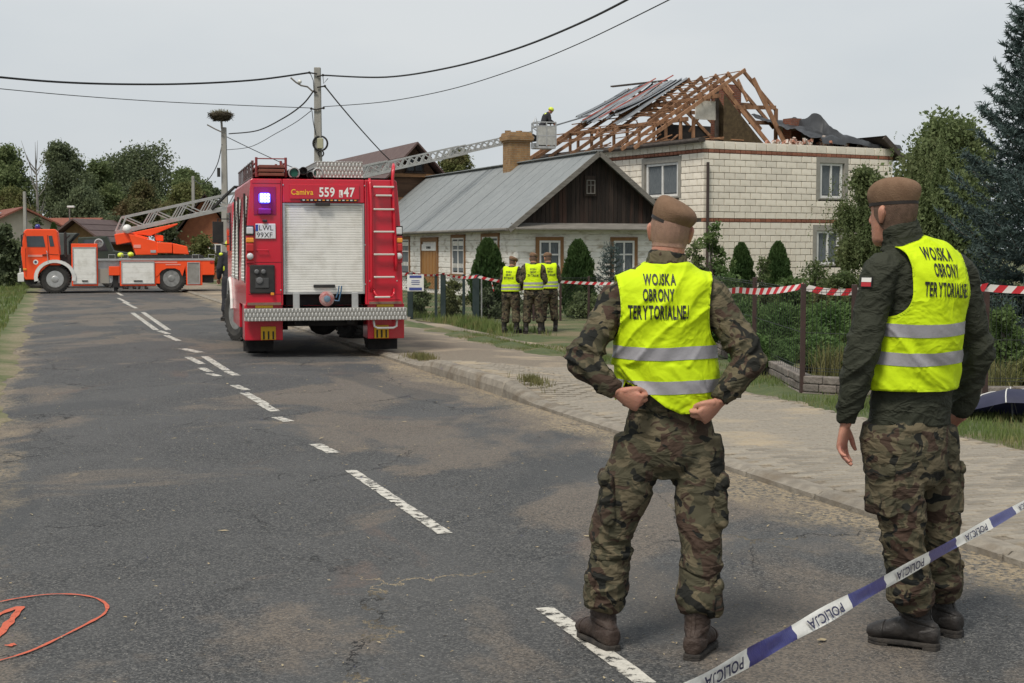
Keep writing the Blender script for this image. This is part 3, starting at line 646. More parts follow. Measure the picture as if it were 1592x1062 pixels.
for i, y in enumerate(ys_r):
    a = (x0r-.25, y, rz_(x0r-.25)); p = (AX+.05, y, AZ+.05)
    if i in (3, 6): MB().bar((1.1+.3*(i % 4), y, rz_(1.1+.3*(i % 4))-.25), p, .065, .14).build('rafter', PINE, bh_)
    else: MB().bar((a[0], y+random.uniform(-.12, .12), a[2]), (p[0], y, p[2]+random.uniform(-.12, .04)*(i > 0)), .065, .14).build('rafter', PINE, bh_)
    sl = (AZ-(zr+.9))/(8.1-AX)
    e = 6.45 if i == 0 else (7.2 if i < 3 else 8.4+.1*i)
    MB().bar((AX-.02, y+.1, AZ+.04), (e, y+.1, AZ-(e-AX)*.86 if i < 3 else AZ-(e-AX)*.78), .065, .14).build('rafter', PINE, bh_)
    MB().bar((1.6, y+.06, rz_(1.6)-.1), (1.6, y+.06, WT-.05), .1, .1).build('strut', PINE, bh_)
    if i % 2 == 0 and i > 0: MB().bar((2.9, y-.08, rz_(2.9)-.02), (6.6, y-.08, rz_(2.9)-.02), .06, .16).build('collar_tie', PINE, bh_)
for xx, dz in ((1.6, -.12), (3.2, -.12)): MB().bar((xx, 3.2, rz_(xx)+dz-.05), (xx, LY-.3, rz_(xx)+dz-.05), .14, .16).build('purlin', PINE, bh_)
for k, xx in enumerate((.5, 1.1, 1.9, 2.5, 3.7)): MB().bar((xx, 5.0+.7*k+random.uniform(-.5, .5), rz_(xx)+.12), (xx+random.uniform(-.15, .15), LY-.1, rz_(xx)+.12), .05, .04).build('batten', PINE, bh_)
MB().bar((6.42, 3.6, WT-.1), (6.42, 3.6, AZ-1.45), .12, .12).build('post', PINE, bh_)
MB().bar((AX+.3, 3.4, AZ-.3), (6.3, 2.7, WT+.05), .09, .18).build('fallen_rafter', PINE, bh_)
MB().bar((AX-.9, 3.9, AZ-.6), (6.0, 3.3, WT+.1), .08, .16).build('fallen_rafter', PINE, bh_)
MB().bar((3.8, 3.7, AZ-1.5), (6.4, 3.6, AZ-1.4), .07, .16).build('collar_tie', PINE, bh_)
MB().bar((5.1, 3.7, AZ-2.05), (7.0, 3.9, AZ-2.0), .07, .16).build('collar_tie', PINE, bh_)
# ends of broken boards lying along the eave
for k in range(60):
    y = random.uniform(3.2, LY-.4); x = random.uniform(-.1, 3.4); a = random.uniform(-.7, .7); ln = random.uniform(.5, 1.6)
    MB().bar((x, y, WT+.1+x*.1), (x+ln*math.cos(a), y+ln*math.sin(a), WT+.12+random.uniform(0, .55)), random.uniform(.05, .14), .04).build('broken_board', PINE, bh_)
for k in range(22):                       # snapped battens and boards hanging in the frame
    y = random.uniform(3.4, 9.5); x = random.uniform(.2, 4.2); ln = random.uniform(.8, 2.4); a = random.uniform(-1, 1)
    MB().bar((x, y, rz_(x)+random.uniform(-.5, .1)), (x+ln*math.sin(a)*.8, y+ln*math.cos(a), rz_(x+ln*math.sin(a)*.8)+random.uniform(-.8, .15)), random.uniform(.04, .1), .035).build('broken_batten', PINE, bh_)
for k in range(34):                       # lengths of roof lathing still nailed across the rafters
    x = .2+k*.13+random.uniform(-.05, .05); y0 = random.uniform(3.5, 8.5); y1 = min(LY-.2, y0+random.uniform(.7, 3.2)); MB().bar((x, y0, rz_(x)+.1), (x+random.uniform(-.12, .12), y1, rz_(x)+.1+random.uniform(-.05, .12)), .045, .03).build('lath', PINE, bh_)
for k in range(8):
    y = random.uniform(4, 8.5); x = random.uniform(4.6, 6.2); MB().bar((x, y, AZ-(x-AX)*.8-random.uniform(0, .4)), (x+random.uniform(-.3, 1.3), y+random.uniform(-1.5, 1.5), AZ-(x-AX)*.8-random.uniform(.5, 1.4)), .06, .1).build('broken_batten', PINE, bh_)
PANEL = M('white plaster board', (.55, .53, .48), (.45, .43, .38), 6, rough=.9); MINER = M('mineral wool slope', (.10, .072, .038), (.06, .042, .024), 7, rough=1, bump=1, bsc=15)
MB().box((2.95, 3.8, zat(171, 58.6)), (1.0, .06, .75)).build('partition_panel', PANEL, bh_)
MB().box((3.5, 3.78, (WT+rz_(3.5))/2), (.12, .12, rz_(3.5)-WT-.1)).build('post', DKPL, bh_)
MB().box((2.35, 3.8, WT+.55), (.1, .1, 1.4)).build('post', PINE, bh_)
MB().prism([(3.6, WT), (5.3, WT), (3.6, rz_(3.4)-.2)], (0, 3.9, 0), (1, 0, 0), (0, 0, 1), (0, 1, 0), .12).build('gable_infill', MINER, bh_)
MB().prism([(3.6, 0), (5.9, 0), (3.6, rz_(3.4)-.2-WT)], (0, 3.4, WT), (1, 0, 0), (0, 0, 1), (0, 1, 0), .06).build('insulated_slope', MINER, bh_)
for nm, cxy, hh, ztop in (('chimney', (5.3, 5.5), .45, zat(133, 61.4)), ('chimney', (6.95, 3.2), .27, zat(184, 60))):
    b = MB(); b.box((cxy[0], cxy[1], (WT-.1+ztop)/2), (hh*2, hh*2, ztop-WT+.1)); b.build('chimney', RBR, bh_)
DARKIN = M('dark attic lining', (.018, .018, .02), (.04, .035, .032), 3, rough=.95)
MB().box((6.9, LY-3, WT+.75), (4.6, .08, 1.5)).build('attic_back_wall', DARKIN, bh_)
TORN = M('torn grey roof sheet', (.17, .185, .2), (.3, .31, .32), 2.5, rough=.42, metal=.5, bump=.2, bsc=9, stretch=(.5, 2.5, 1), rnd=.25)
for k in range(9):
    y = 7.0+k*.54; xa = random.uniform(.9, 1.9)+.04*k; xb = AX-random.uniform(.0, .35); lift = .10+.05*(k % 3)+random.uniform(0, .08)
    rows = []
    for i in range(13):
        t = i/12; x = xa+(xb-xa)*t; sag = .05*math.sin(t*3+k)+(1-t)**3*(.12+.22*((k*7) % 5)/5)
        rows.append([(x+.02*j, y+.12*j+.12*math.sin(k+t*2), rz_(x)+lift+sag+.035*(j % 2)+.04*math.sin(j*1.3+k)) for j in range(8)])
    MB().grid(rows).build('torn_roof_sheet', TORN, bh_)
REDM = M('faded red batten', (.38, .07, .06), (.45, .2, .16), 4, rough=.7)
for y in (8.1, 9.4): MB().bar((1.2, y+.9, rz_(1.2)+.55), (4.3, y-.2, rz_(4.3)+.5), .07, .05).build('red_ridge_strip', REDM, bh_)
MB().bar((-.3, 11.6, rz_(1)+.25), (1.8, 10.6, rz_(1.8)+.45), .06, .06).build('bent_gutter', TORN, bh_)
MB().bar((3.7, 11.8, AZ+.1), (4.9, 9.2, AZ+.18), .2, .06).build('ridge_remnant', DKPL, bh_)
TARP = M('black tarpaulin', (.022, .023, .025), (.04, .042, .045), 2, rough=.42, spec=.5, bump=.3, bsc=5)
from mathutils import noise as mno
rows = []
for i in range(46):
    u = i/45; row = []
    for j in range(34):
        v = j/33; x = 5.9+4.25*u; y = .12+4.6*v
        top = WT+.1+1.42*(1-smooth(.12, .62, u))*smooth(.0, .5, v+.25*u)+.25*(1-u)
        n = mno.fractal(V((x*1.1, y*1.3, 3)), .7, 2.1, 4)*.13+abs(mno.noise(V((x*2.5+y, y*.8-x, 8))))*.13
        if u < .28: top = min(top, WT+.25+1.25*v*1.0)
        row.append((x, y, top+n*(1 if j else .3)+(-.18 if j == 0 else 0)))
    rows.append(row)
MB().grid(rows).build('tarpaulin', TARP, bh_, smooth=True)
MB().bar((8.75, -.25, WT+.42), (9.8, -.3, WT-.42), .09, .2).build('eave_remnant', DKPL, bh_)
rows = [[(x, y, WT+.48-(x-8.75)*.8) for x in (8.75, 9.1, 9.5, 9.85)] for y in (-.3, 2, 5, 9)]; b = MB(); b.grid(rows); b.grid([[(p[0], p[1], p[2]-.06) for p in r_[::-1]] for r_ in rows]); b.build('roof_remnant', DKPL, bh_)
rb = MB(); 
for k in range(60):
    b_ = MB(); x = random.uniform(4.6, 7.6) if k < 45 else random.uniform(3.6, 9)
    rb.box((x, random.uniform(.15, .6)+random.random()**2*2, WT+.06+random.uniform(0, .3)*(1-abs(x-6.4)/3.5)), (.22, .12, .09), M=Euler((random.uniform(0, 3), random.uniform(0, 3), random.uniform(0, 3))).to_matrix())
RUB = M('brick rubble', (.33, .15, .1), (.5, .45, .4), 3, rough=.95, lo=.45, hi=.55); o = rb.build('rubble', RUB, bh_); o['kind'] = 'stuff'
# ------------------------------------------------------------------ brown wooden house behind, and the houses far off
def gable_house(name, label, O, rz, hw, length, ez, rz_top, wall, roof, board_w=None, extra=None):
    h = thing(name, label, 'house', O, rz)
    MB().box((0, length/2, ez/2-.2), (2*hw-.6, length-.4, ez+.4)).build('wall', wall, h)
    for y, n in ((.2, -1), (length-.2, 1)): MB().prism([(-hw+.3, ez-.01), (hw-.3, ez-.01), (0, rz_top-.12)], (0, y, 0), (1, 0, 0), (0, 0, 1), (0, -n, 0), .1).build('gable', wall, h)
    for s in (-1, 1):
        k = 4
        for i in range(k):
            a, c = i/k, (i+1)/k; p = lambda t: (s*(hw+.3)*(1-t), ez-.25+(rz_top-ez+.25)*t)
            (x0, z0), (x1, z1) = p(a), p(c)
            b = MB(); b.add([(x0, -.5, z0+.05), (x1, -.5, z1+.02), (x1, length+.5, z1+.02), (x0, length+.5, z0+.05), (x0, -.5, z0-.08), (x1, -.5, z1-.08), (x1, length+.5, z1-.08), (x0, length+.5, z0-.08)],
                            [(0, 1, 2, 3), (7, 6, 5, 4), (0, 4, 5, 1), (3, 2, 6, 7), (0, 3, 7, 4), (1, 5, 6, 2)]); b.build('roof_strip', roof, h)
    return h
BRW = M('brown roof sheet', (.085, .05, .045), (.11, .07, .06), 3, rough=.6, rnd=.1); BRWD = M('brown log wall', (.075, .042, .026), (.12, .068, .04), 4, rough=.8, bump=.5, bsc=6, stretch=(.3, .3, 4))
P = px(645, 222, 70)
h = gable_house('wooden_house', 'tall dark brown timber house with brown roof behind the ladder', (P.x, P.y, 0), R(21), 2.5, 15, 3.9, P.z, BRWD, BRW)
window(h, (-.3, .17, 2.9), (1, 0, 0), (0, -1, 0), 1.6, 1.25, .1, (.5,), surround=TRIMB, curtain=False); window(h, (-.45, .05, 5.3), (1, 0, 0), (0, -1, 0), .9, .7, .08, (.5,), frame_m=DARKW, curtain=False)
MB().bar((-1.9, .06, 4.0), (1.9, .06, 4.0), .1, .2).build('cross_beam', TRIMB, h); MB().bar((-1.3, .04, 5.15), (1.3, .04, 5.15), .1, .16).build('cross_beam', TRIMB, h)
CREAM = M('cream plaster', (.56, .51, .42), (.5, .45, .37), 2, rough=.95); RTILE = M('red tile roof', (.24, .085, .055), (.18, .07, .05), 6, rough=.8, rnd=.1)
P = px(70, 322, 95)
h = gable_house('plaster_house', 'cream plastered house with red tiled roof and solar panel', (P.x-1.5, P.y, 0), R(28), 4.2, 10, 2.4, P.z, CREAM, RTILE)
window(h, (-2.6, .15, .9), (1, 0, 0), (0, -1, 0), 1.2, 1.2, .09, (.5,), curtain=False)
MB().box((-2.3, 4, P.z-.1), (.6, .6, 1.3)).build('chimney', RBR, h)
b = MB(); b.bar((-3.1, 2, P.z-1.35), (-1.2, 2, P.z-.35), 2.6, .06); b.build('solar_panel', M('solar panel', (.32, .38, .44), rough=.2, spec=.6), h)
P = px(118, 340, 80)
h = gable_house('small_house', 'small house with brown roof and ochre board gable behind the cab', (P.x, P.y, 0), R(-6), 1.5, 6, 2.2, P.z, M('ochre boards', (.27, .17, .075), (.2, .12, .055), 5, rough=.85), BRW)
window(h, (-.4, .16, .8), (1, 0, 0), (0, -1, 0), .8, 1., .08, (.5,), curtain=False)
P = px(318, 302, 84); ORB = M('orange brick panel', (.33, .13, .065), (.26, .10, .055), 4, rough=.9)
h = gable_house('a_frame_house', 'steep roofed orange brick house with dark eaves behind the ladder', (P.x, P.y, 0), R(12), 3.1, 8, .6, P.z, ORB, DARKW)
window(h, (.2, .06, 1.1), (1, 0, 0), (0, -1, 0), .75, .8, .07, (.5,), curtain=False); window(h, (-1.2, .06, .3), (1, 0, 0), (0, -1, 0), .9, 1.2, .07, (.5,), curtain=False)
P = px(150, 350, 105)
h = gable_house('barn', 'long low red roofed barn below the trees', (P.x, P.y, 0), R(80), 3, 9, 1.6, zat(339, 105), CREAM, RTILE)
# ================================================================== VEHICLES
FRED = M('fire engine red', (.56, .010, .03), (.50, .010, .028), 2, rough=.28, coat=.6, c3=(.44, .03, .04), sc3=1.6, bump=.03, bsc=3)
FORG = M('fluorescent red orange', (.93, .085, .015), (.86, .078, .014), 2, rough=.42, coat=.2)
ALU = M('aluminium', (.5, .5, .49), (.4, .4, .39), 6, rough=.4, metal=.55, bump=.06)
SHUT = M('roller shutter', (.80, .785, .735), (.73, .715, .665), 5, rough=.45, metal=.05, c3=(.64, .62, .56), sc3=2.5)
DARKM = M('dark chassis', (.02, .02, .022), (.04, .037, .033), 6, rough=.8)
TYRE = M('tyre', (.03, .029, .028), (.055, .052, .047), 8, rough=.9, bump=.3, bsc=30)
RIM = M('wheel rim', (.30, .30, .29), (.2, .2, .19), 7, rough=.5, metal=.3)
WHITE = M('white vehicle paint', (.72, .72, .69), (.6, .59, .56), 4, rough=.4)
CHROME = M('bright rung', (.66, .64, .58), rough=.35, metal=.5)
YELL = M('yellow lettering', (.85, .45, .03), rough=.5); WLET = M('white lettering', (.8, .78, .74), rough=.5); BLET = M('black lettering', (.02, .02, .02), rough=.6)
REDL = M('red lamp glass', (.45, .02, .02), rough=.15, coat=.5); AMB = M('amber lamp glass', (.75, .28, .03), rough=.15, coat=.5); CLR = M('clear lamp glass', (.55, .55, .54), rough=.12, coat=.5)
def chequer():
    m, t, N, l, b = nodes_of('chequer plate'); co = N('ShaderNodeTexCoord').outputs['Object']
    def bars(a, rep):
        mp = N('ShaderNodeMapping'); l(co, mp.inputs['Vector']); mp.inputs['Rotation'].default_value = (0, R(a), 0); mp.inputs['Scale'].default_value = (1, .001, .42)
        v = N('ShaderNodeTexVoronoi'); v.inputs['Scale'].default_value = rep; v.inputs['Randomness'].default_value = 0; l(mp.outputs['Vector'], v.inputs['Vector']); return mr_(N, l, v.outputs['Distance'], .42, .2)
    mxm = N('ShaderNodeMath'); mxm.operation = 'MAXIMUM'; l(bars(45, 26), mxm.inputs[0]); l(bars(-45, 26), mxm.inputs[1])
    l(mx_(N, l, mxm.outputs[0], (.33, .32, .29), (.62, .61, .58)), b.inputs['Base Color']); b.inputs['Metallic'].default_value = .5; b.inputs['Roughness'].default_value = .45
    bp = N('ShaderNodeBump'); bp.inputs['Distance'].default_value = .01; bp.inputs['Strength'].default_value = .8; l(mxm.outputs[0], bp.inputs['Height']); l(bp.outputs['Normal'], b.inputs['Normal']); return m
CHQ = chequer()

def wheel(parent, c, r, wd, side, steer=0, rimr=.58, whitehub=False):
    prof = [(r*.5, -wd*.2), (r*.58, -wd*.46), (r*.8, -wd/2-.01), (r*.95, -wd*.46), (r, -wd*.34), (r*1.0, wd*.34), (r*.95, wd*.46), (r*.8, wd/2+.01), (r*.58, wd*.46), (r*.5, wd*.2)]
    b = MB(); b.lathe(prof, ax=(1, 0, 0), n=32, cap=False)
    for k in range(32):                     # tread lugs
        a = 2*math.pi*k/32
        for s in (-1, 1): b.box((s*wd*.24, r*1.0*math.cos(a+.09*s), r*1.0*math.sin(a+.09*s)), (wd*.42, r*.10, .045), M=Matrix.Rotation(a+.09*s-R(90)+R(90)-R(90), 3, 'X') @ Matrix.Rotation(s*.25, 3, 'Z'))
    w_ = b.build('wheel', TYRE, parent, loc=c, rot=(0, 0, steer))
    rm = MB(); o = side; rm.lathe([(r*rimr, o*wd*.46), (r*rimr*.93, o*wd*.47), (r*rimr*.86, o*wd*.3), (r*.38, o*wd*.24), (r*.30, o*wd*.42), (r*.2, o*wd*.5), (r*.08, o*wd*.52)], ax=(1, 0, 0), n=24)
    for k in range(8):
        a = 2*math.pi*k/8; rm.ball((o*wd*.30, r*.40*math.cos(a), r*.40*math.sin(a)), .03*r/.5, 6, 4)
    rm.build('rim', RIM if not whitehub else ALU, w_)
    return w_
def shutter(name, parent, O, ax, nrm, wd, ht, slat=.045, mat=None, handle=True):
    O, ax, n = V(O), V(ax).normalized(), V(nrm).normalized(); up = V((0, 0, 1)); k = int(ht/slat); P = []
    b = MB()
    for i in range(k):
        z0, z1 = i*ht/k, (i+1)*ht/k
        for (za, da), (zb, db) in (((z0, 0), (z0+.004, .010)), ((z0+.004, .010), (z1-.008, .012)), ((z1-.008, .012), (z1, 0))):
            b.add([O+up*za+n*da, O+ax*wd+up*za+n*da, O+ax*wd+up*zb+n*db, O+up*zb+n*db], [(0, 1, 2, 3)])
    s = b.build(name, mat or SHUT, parent); B = Matrix((ax, n, up)).transposed(); f = MB(); e = .03
    f.box(O+ax*(-e/2)+up*ht/2+n*.01, (e, .035, ht+2*e), M=B); f.box(O+ax*(wd+e/2)+up*ht/2+n*.01, (e, .035, ht+2*e), M=B); f.box(O+ax*wd/2+up*(ht+e/2)+n*.01, (wd, .035, e), M=B); f.box(O+ax*wd/2-up*(e/2)+n*.01, (wd, .035, e), M=B)
    f.build('shutter_frame', ALU, s)
    if handle: h = MB(); h.box(O+ax*wd/2+up*.09+n*.03, (wd*.28, .03, .045), M=B); h.build('handle', DARKM, s, bev=.01)
    return s
# ------------------------------------------------------------------ red fire engine (rear view)
FT = thing('fire_engine', 'red fire engine seen from behind with roller shutter and lit blue beacon', 'fire engine', (-2.85, 22.05, 0), R(14))
FT.rotation_euler.z = R(14)
# body: tapered upper part, y forward from the rear face at y=0
def body_ring(z, hwid): return [(-hwid, 0, z), (hwid, 0, z), (hwid, 4.0, z), (-hwid, 4.0, z)]
Lv = [(.78, 1.19), (1.2, 1.185), (1.9, 1.165), (2.5, 1.12), (2.66, 1.105), (2.72, 1.06)]
b = MB()
def side_pts(z):
    for (z0, h0), (z1, h1) in zip(Lv[:-1], Lv[1:]):
        if z0 <= z <= z1: return h0+(h1-h0)*(z-z0)/(z1-z0)
    return Lv[-1][1] if z > 2 else Lv[0][1]
for (z0, h0), (z1, h1) in zip(Lv[:-1], Lv[1:]):
    A_ = body_ring(z0, h0); B_ = body_ring(z1, h1); b.add(A_[1:]+A_[:1]+B_[1:]+B_[:1], [(0, 1, 5, 4), (1, 2, 6, 5), (2, 3, 7, 6)])
b.add(body_ring(2.72, 1.06), [(0, 1, 2, 3)]); b.add(body_ring(.78, 1.19), [(3, 2, 1, 0)]); b.build('body', FRED, FT)
# rear face panels around the shutter opening (-.6...56, .97..2.32)
SX0, SX1, SZ0, SZ1 = -.60, .575, .985, 2.30
def rear_panel(x0, x1, z0, z1, y0, y1, name, mat, bev=.012, clipside=True):
    k = MB(); lo = (lambda z: max(x0, -side_pts(z)) if clipside else x0); hi = (lambda z: min(x1, side_pts(z)) if clipside else x1)
    zs = [z0]+[z for z, _ in Lv if z0 < z < z1]+[z1]; F_ = [(lo(z), y0, z) for z in zs]; G_ = [(hi(z), y0, z) for z in zs]
    n = len(zs); vs = F_+G_+[(x, y1, z) for x, y, z in F_]+[(x, y1, z) for x, y, z in G_]; fs = []
    for i in range(n-1): fs += [(i, n+i, n+i+1, i+1), (2*n+i, 2*n+i+1, 3*n+i+1, 3*n+i), (i, i+1, 2*n+i+1, 2*n+i), (n+i, 3*n+i, 3*n+i+1, n+i+1)]
    fs += [(0, 2*n, 3*n, n), (n-1, 2*n-1, 4*n-1, 3*n-1)]; k.add(vs, fs); return k.build(name, mat, FT, bev=bev)
LP = rear_panel(-1.3, SX0-.035, .79, 2.69, -.06, .0, 'rear_left_panel', FRED)
RP = rear_panel(SX1+.035, 1.3, .79, 2.69, -.06, .0, 'rear_right_panel', FRED)
TP = rear_panel(SX0-.03, SX1+.03, SZ1+.035, 2.69, -.055, .0, 'rear_top_panel', FRED)
shutter('roller_shutter', FT, (SX0, -.012, SZ0), (1, 0, 0), (0, -1, 0), SX1-SX0, SZ1-SZ0, .037)
for x_ in (SX0-.012, SX1+.012): MB().box((x_, -.04, (SZ0+SZ1)/2), (.018, .06, SZ1-SZ0+.05)).build('shutter_rail', ALU, FT)
# number board
b = MB(); b.box((.0, -.068, 2.50), (1.05, .02, .22)); TB = b.build('number_board', FRED, FT, bev=.006)
YF = -.082
lettering('lettering', 'Camiva', .085, (-.505, YF, 2.455), (1, 0, 0), (0, 0, 1), YELL, TB, xs=.88, bold=.02, align='LEFT')
lettering('lettering', '559', .14, (-.085, YF, 2.43), (1, 0, 0), (0, 0, 1), WLET, TB, xs=.82, bold=.022, align='LEFT')
MB().box((.245, YF+.004, 2.475), (.055, .008, .11)).build('district_box', WLET, TB); lettering('lettering', 'L', .075, (.245, YF-.003, 2.435), (1, 0, 0), (0, 0, 1), FRED, TB, xs=.8, bold=.012)
lettering('lettering', '47', .14, (.285, YF, 2.43), (1, 0, 0), (0, 0, 1), WLET, TB, xs=.82, bold=.022, align='LEFT')
b = MB(); b.box((.07, -.075, 2.372), (.86, .05, .035)); ts = b.build('traffic_light_bar', DARKM, FT, bev=.008)
for k in range(14): MB().box((-.32+k*.06, -.103, 2.374), (.034, .006, .018)).build('bar_lamp', AMB if k % 2 else CLR, ts)
MB().box((-.03, -.08, 2.315), (.22, .06, .05)).build('shutter_lamp', DARKM, FT, bev=.01)
lettering('lettering', 'PONSARD', .026, (-.49, -.06, 2.352), (1, 0, 0), (0, 0, 1), M('dull lettering', (.4, .1, .1), rough=.6), FT, xs=1.2) if False else None
# left column: beacon niche, plate, lamps, socket cabinet
b = MB(); b.box((-.895, -.064, 2.36), (.33, .012, .42)); nc = b.build('beacon_niche', M('niche red', (.26, .01, .05), rough=.5), LP, bev=.004)
BLUE = M('blue beacon', (.06, .08, 1.0), rough=.2, em=2.2); BLUEC = M('beacon core', (.45, .55, 1.0), rough=.2, em=3.5)
b = MB(); b.box((-.9, -.10, 2.40), (.17, .08, .15)); bc = b.build('beacon', BLUE, FT, bev=.03)
b = MB()
for i in range(3):
    for j in range(3): b.box((-.948+i*.048, -.146, 2.355+j*.045), (.034, .012, .03))
b.build('beacon_lamps', BLUEC, bc)
bl = bpy.data.lights.new('beacon light', 'POINT'); bl.energy = 1.6; bl.color = (.15, .12, 1); bl.shadow_soft_size = .06
blo = bpy.data.objects.new('beacon_glow', bl); col.objects.link(blo); blo.parent = bc; blo.location = (-.9, -.24, 2.4)
MB().box((-.9, -.085, 2.20), (.2, .05, .10)).build('beacon_base', M('beacon base', (.2, .01, .12), rough=.4), LP, bev=.02)
MB().box((-.9, -.09, 2.06), (.07, .04, .035)).build('plate_lamp', DARKM, LP, bev=.008)
b = MB(); b.box((-.89, -.074, 1.905), (.30, .016, .225)); plate = b.build('number_plate', WHITE, FT, bev=.008)
MB().box((-1.02, -.084, 1.955), (.035, .006, .095)).build('plate_band', M('plate blue', (.02, .06, .3), rough=.4), plate)
lettering('lettering', 'LWL', .078, (-.985, -.0835, 1.918), (1, 0, 0), (0, 0, 1), BLET, plate, xs=.95, align='LEFT', bold=.004); lettering('lettering', '99XF', .078, (-1.02, -.0835, 1.812), (1, 0, 0), (0, 0, 1), BLET, plate, xs=.98, align='LEFT', bold=.004)
for s in (-1, 1):
    x = s*1.125
    MB().box((x, -.075, 1.70), (.115, .03, .56)).build('lamp_cluster', FRED, FT, bev=.02)
    cl = MB(); cl.box((x, -.11, 1.915), (.10, .05, .11)); cl.build('reversing_lamp', CLR, FT, bev=.015); MB().box((x, -.093, 1.915), (.125, .03, .15)).build('lamp_guard', DARKM, FT, bev=.01)
    MB().box((x, -.1, 1.77), (.115, .05, .075)).build('indicator', AMB, FT, bev=.015); MB().box((x, -.1, 1.66), (.115, .05, .13)).build('tail_light', REDL, FT, bev=.02)
    k = MB(); k.lathe([(.05, 0), (.05, .03), (.03, .045), (.005, .048)], (x, -.09, 1.53), (0, -1, 0), 14); k.build('fog_lamp', CLR, FT, smooth=True); MB().box((x, -.085, 1.53), (.12, .03, .14)).build('lamp_base', REDL, FT, bev=.03)
b = MB(); b.box((-.945, -.075, 1.185), (.37, .035, .43)); cab_ = b.build('socket_cabinet', DARKM, FT, bev=.02)
for sx_, sz_ in ((-1.03, 1.30), (-.93, 1.30)):
    k = MB(); k.lathe([(.036, 0), (.036, .02), (.022, .03), (.004, .03)], (sx_, -.092, sz_), (0, -1, 0), 12); k.build('socket', M('grey socket', (.12, .12, .12), rough=.5), cab_)
k = MB(); k.box((-.95, -.097, 1.13), (.2, .012, .15)); k.build('socket_panel', M('grey panel', (.06, .06, .06), rough=.6), cab_, bev=.006)
k = MB(); k.lathe([(.05, 0), (.05, .015), (.03, .02)], (-.99, -.104, 1.17), (0, -1, 0), 14); k.build('gauge', M('gauge face', (.14, .14, .14), rough=.4), cab_)
MB().box((-.80, -.1, .965), (.05, .02, .04)).build('yellow_tag', AMB, FT, bev=.005)
# rear ladder on the right
LX0, LX1 = .70, 1.02
rg = M('ladder red', (.55, .015, .03), rough=.35, coat=.3)
b = MB(); b.tube([(LX0, -.10, .98), (LX0, -.13, 1.1), (LX0, -.13, 2.3), (LX0-.015, -.12, 2.62), (LX0-.015, -.05, 2.70)], .022, 8); b.tube([(LX1+.06, -.10, 1.3), (LX1+.06, -.13, 1.42), (LX1+.02, -.12, 2.5), (LX1+.01, -.12, 2.72), (LX1+.03, -.1, 2.88), (LX1+.05, .02, 2.93), (LX1+.05, .10, 2.86), (LX1+.05, .12, 2.7)], .024, 8); lad = b.build('ladder_rail', rg, FT, smooth=True)
for k, z in enumerate((2.58, 2.45, 2.24, 1.90, 1.555, 1.21)):
    MB().box(((LX0+LX1)/2+.03, -.14, z), (LX1-LX0 if k != 1 else .25, .05, .03)).build('ladder_rung', CHROME, FT, bev=.01)
b = MB(); b.tube([(LX0+.03, -.08, 1.03), (LX0+.05, -.13, .96), (LX0+.09, -.14, .91), (LX1-.01, -.14, .91), (LX1+.02, -.13, .96), (LX1+.03, -.08, 1.03)], .017, 8); b.build('step_loop', rg, FT, smooth=True); MB().box(((LX0+LX1)/2, -.145, .905), (.24, .04, .03)).build('ladder_rung', CHROME, FT, bev=.01)
SEAM = M('panel gap', (.12, .005, .01), rough=.7)
for a_, c_ in (((-1.15, .96), (-.65, .96)), ((-1.05, 1.44), (-.65, 1.44)), ((-.66, .82), (-.66, 2.66)), ((.64, .82), (.64, 2.66)), ((.66, .86), (1.15, .86)), ((-1.08, 2.62), (-.65, 2.62))):
    MB().bar((a_[0], -.0605, a_[1]), (c_[0], -.0605, c_[1]), .006, .006).build('panel_gap', SEAM, FT)
for x, z in ((-.62, 2.6), (-.62, 1.7), (.61, 1.7), (.61, 2.6), (-.62, 1.1), (.61, 1.1), (1.1, 1.15), (.68, 1.15), (-1.12, 1.02), (-.67, 1.02)):
    k = MB(); k.lathe([(.012, 0), (.011, .005), (.004, .007)], (x, -.06, z), (0, -1, 0), 8); k.build('bolt', ALU, FT)
k = MB(); k.tube([(-1.02, -.062, 1.62), (-1.02, -.1, 1.62), (-.86, -.1, 1.62), (-.86, -.062, 1.62)], .01, 6); k.build('grab_handle', rg, FT)
GRIME = M('road grime', (.16, .10, .075), (.2, .13, .1), 8, rough=.95)
for x0, x1 in ((-1.18, -.66), (.66, 1.18)):
    k = MB(); k.box(((x0+x1)/2, -.0625, .815), (x1-x0-.02, .003, .04)); k.build('grime_line', GRIME, FT)
# recess under the shutter
MB().box((0, .9, .80), (1.15, 1.5, .30)).build('recess', DARKM, FT)
for x in (-.44, .45): MB().box((x, -.06, .86), (.10, .05, .24)).build('bumper_strut', ALU, FT, bev=.01)
k = MB(); k.lathe([(.115, 0), (.115, .05), (.08, .075), (.05, .08)], (.02, -.03, .885), (0, -1, 0), 20); hc = k.build('hose_coupling', M('red coupling', (.32, .06, .06), (.4, .3, .28), 12, rough=.5), FT)
k = MB(); k.lathe([(.05, 0), (.05, .02), (.02, .03)], (.02, -.11, .885), (0, -1, 0), 14); k.build('coupling_cap', M('blue grey cap', (.13, .2, .27), rough=.4), hc)
b = MB(); b.tube([(.12, -.06, .86), (.2, -.09, .85), (.235, -.09, 1.0), (.245, -.09, 1.08)], .012, 6); b.tube([(.16, -.08, .90), (.19, -.09, .98), (.205, -.09, 1.08)], .010, 6); b.build('blue_hose', M('blue hose', (.06, .13, .22), rough=.5), FT)
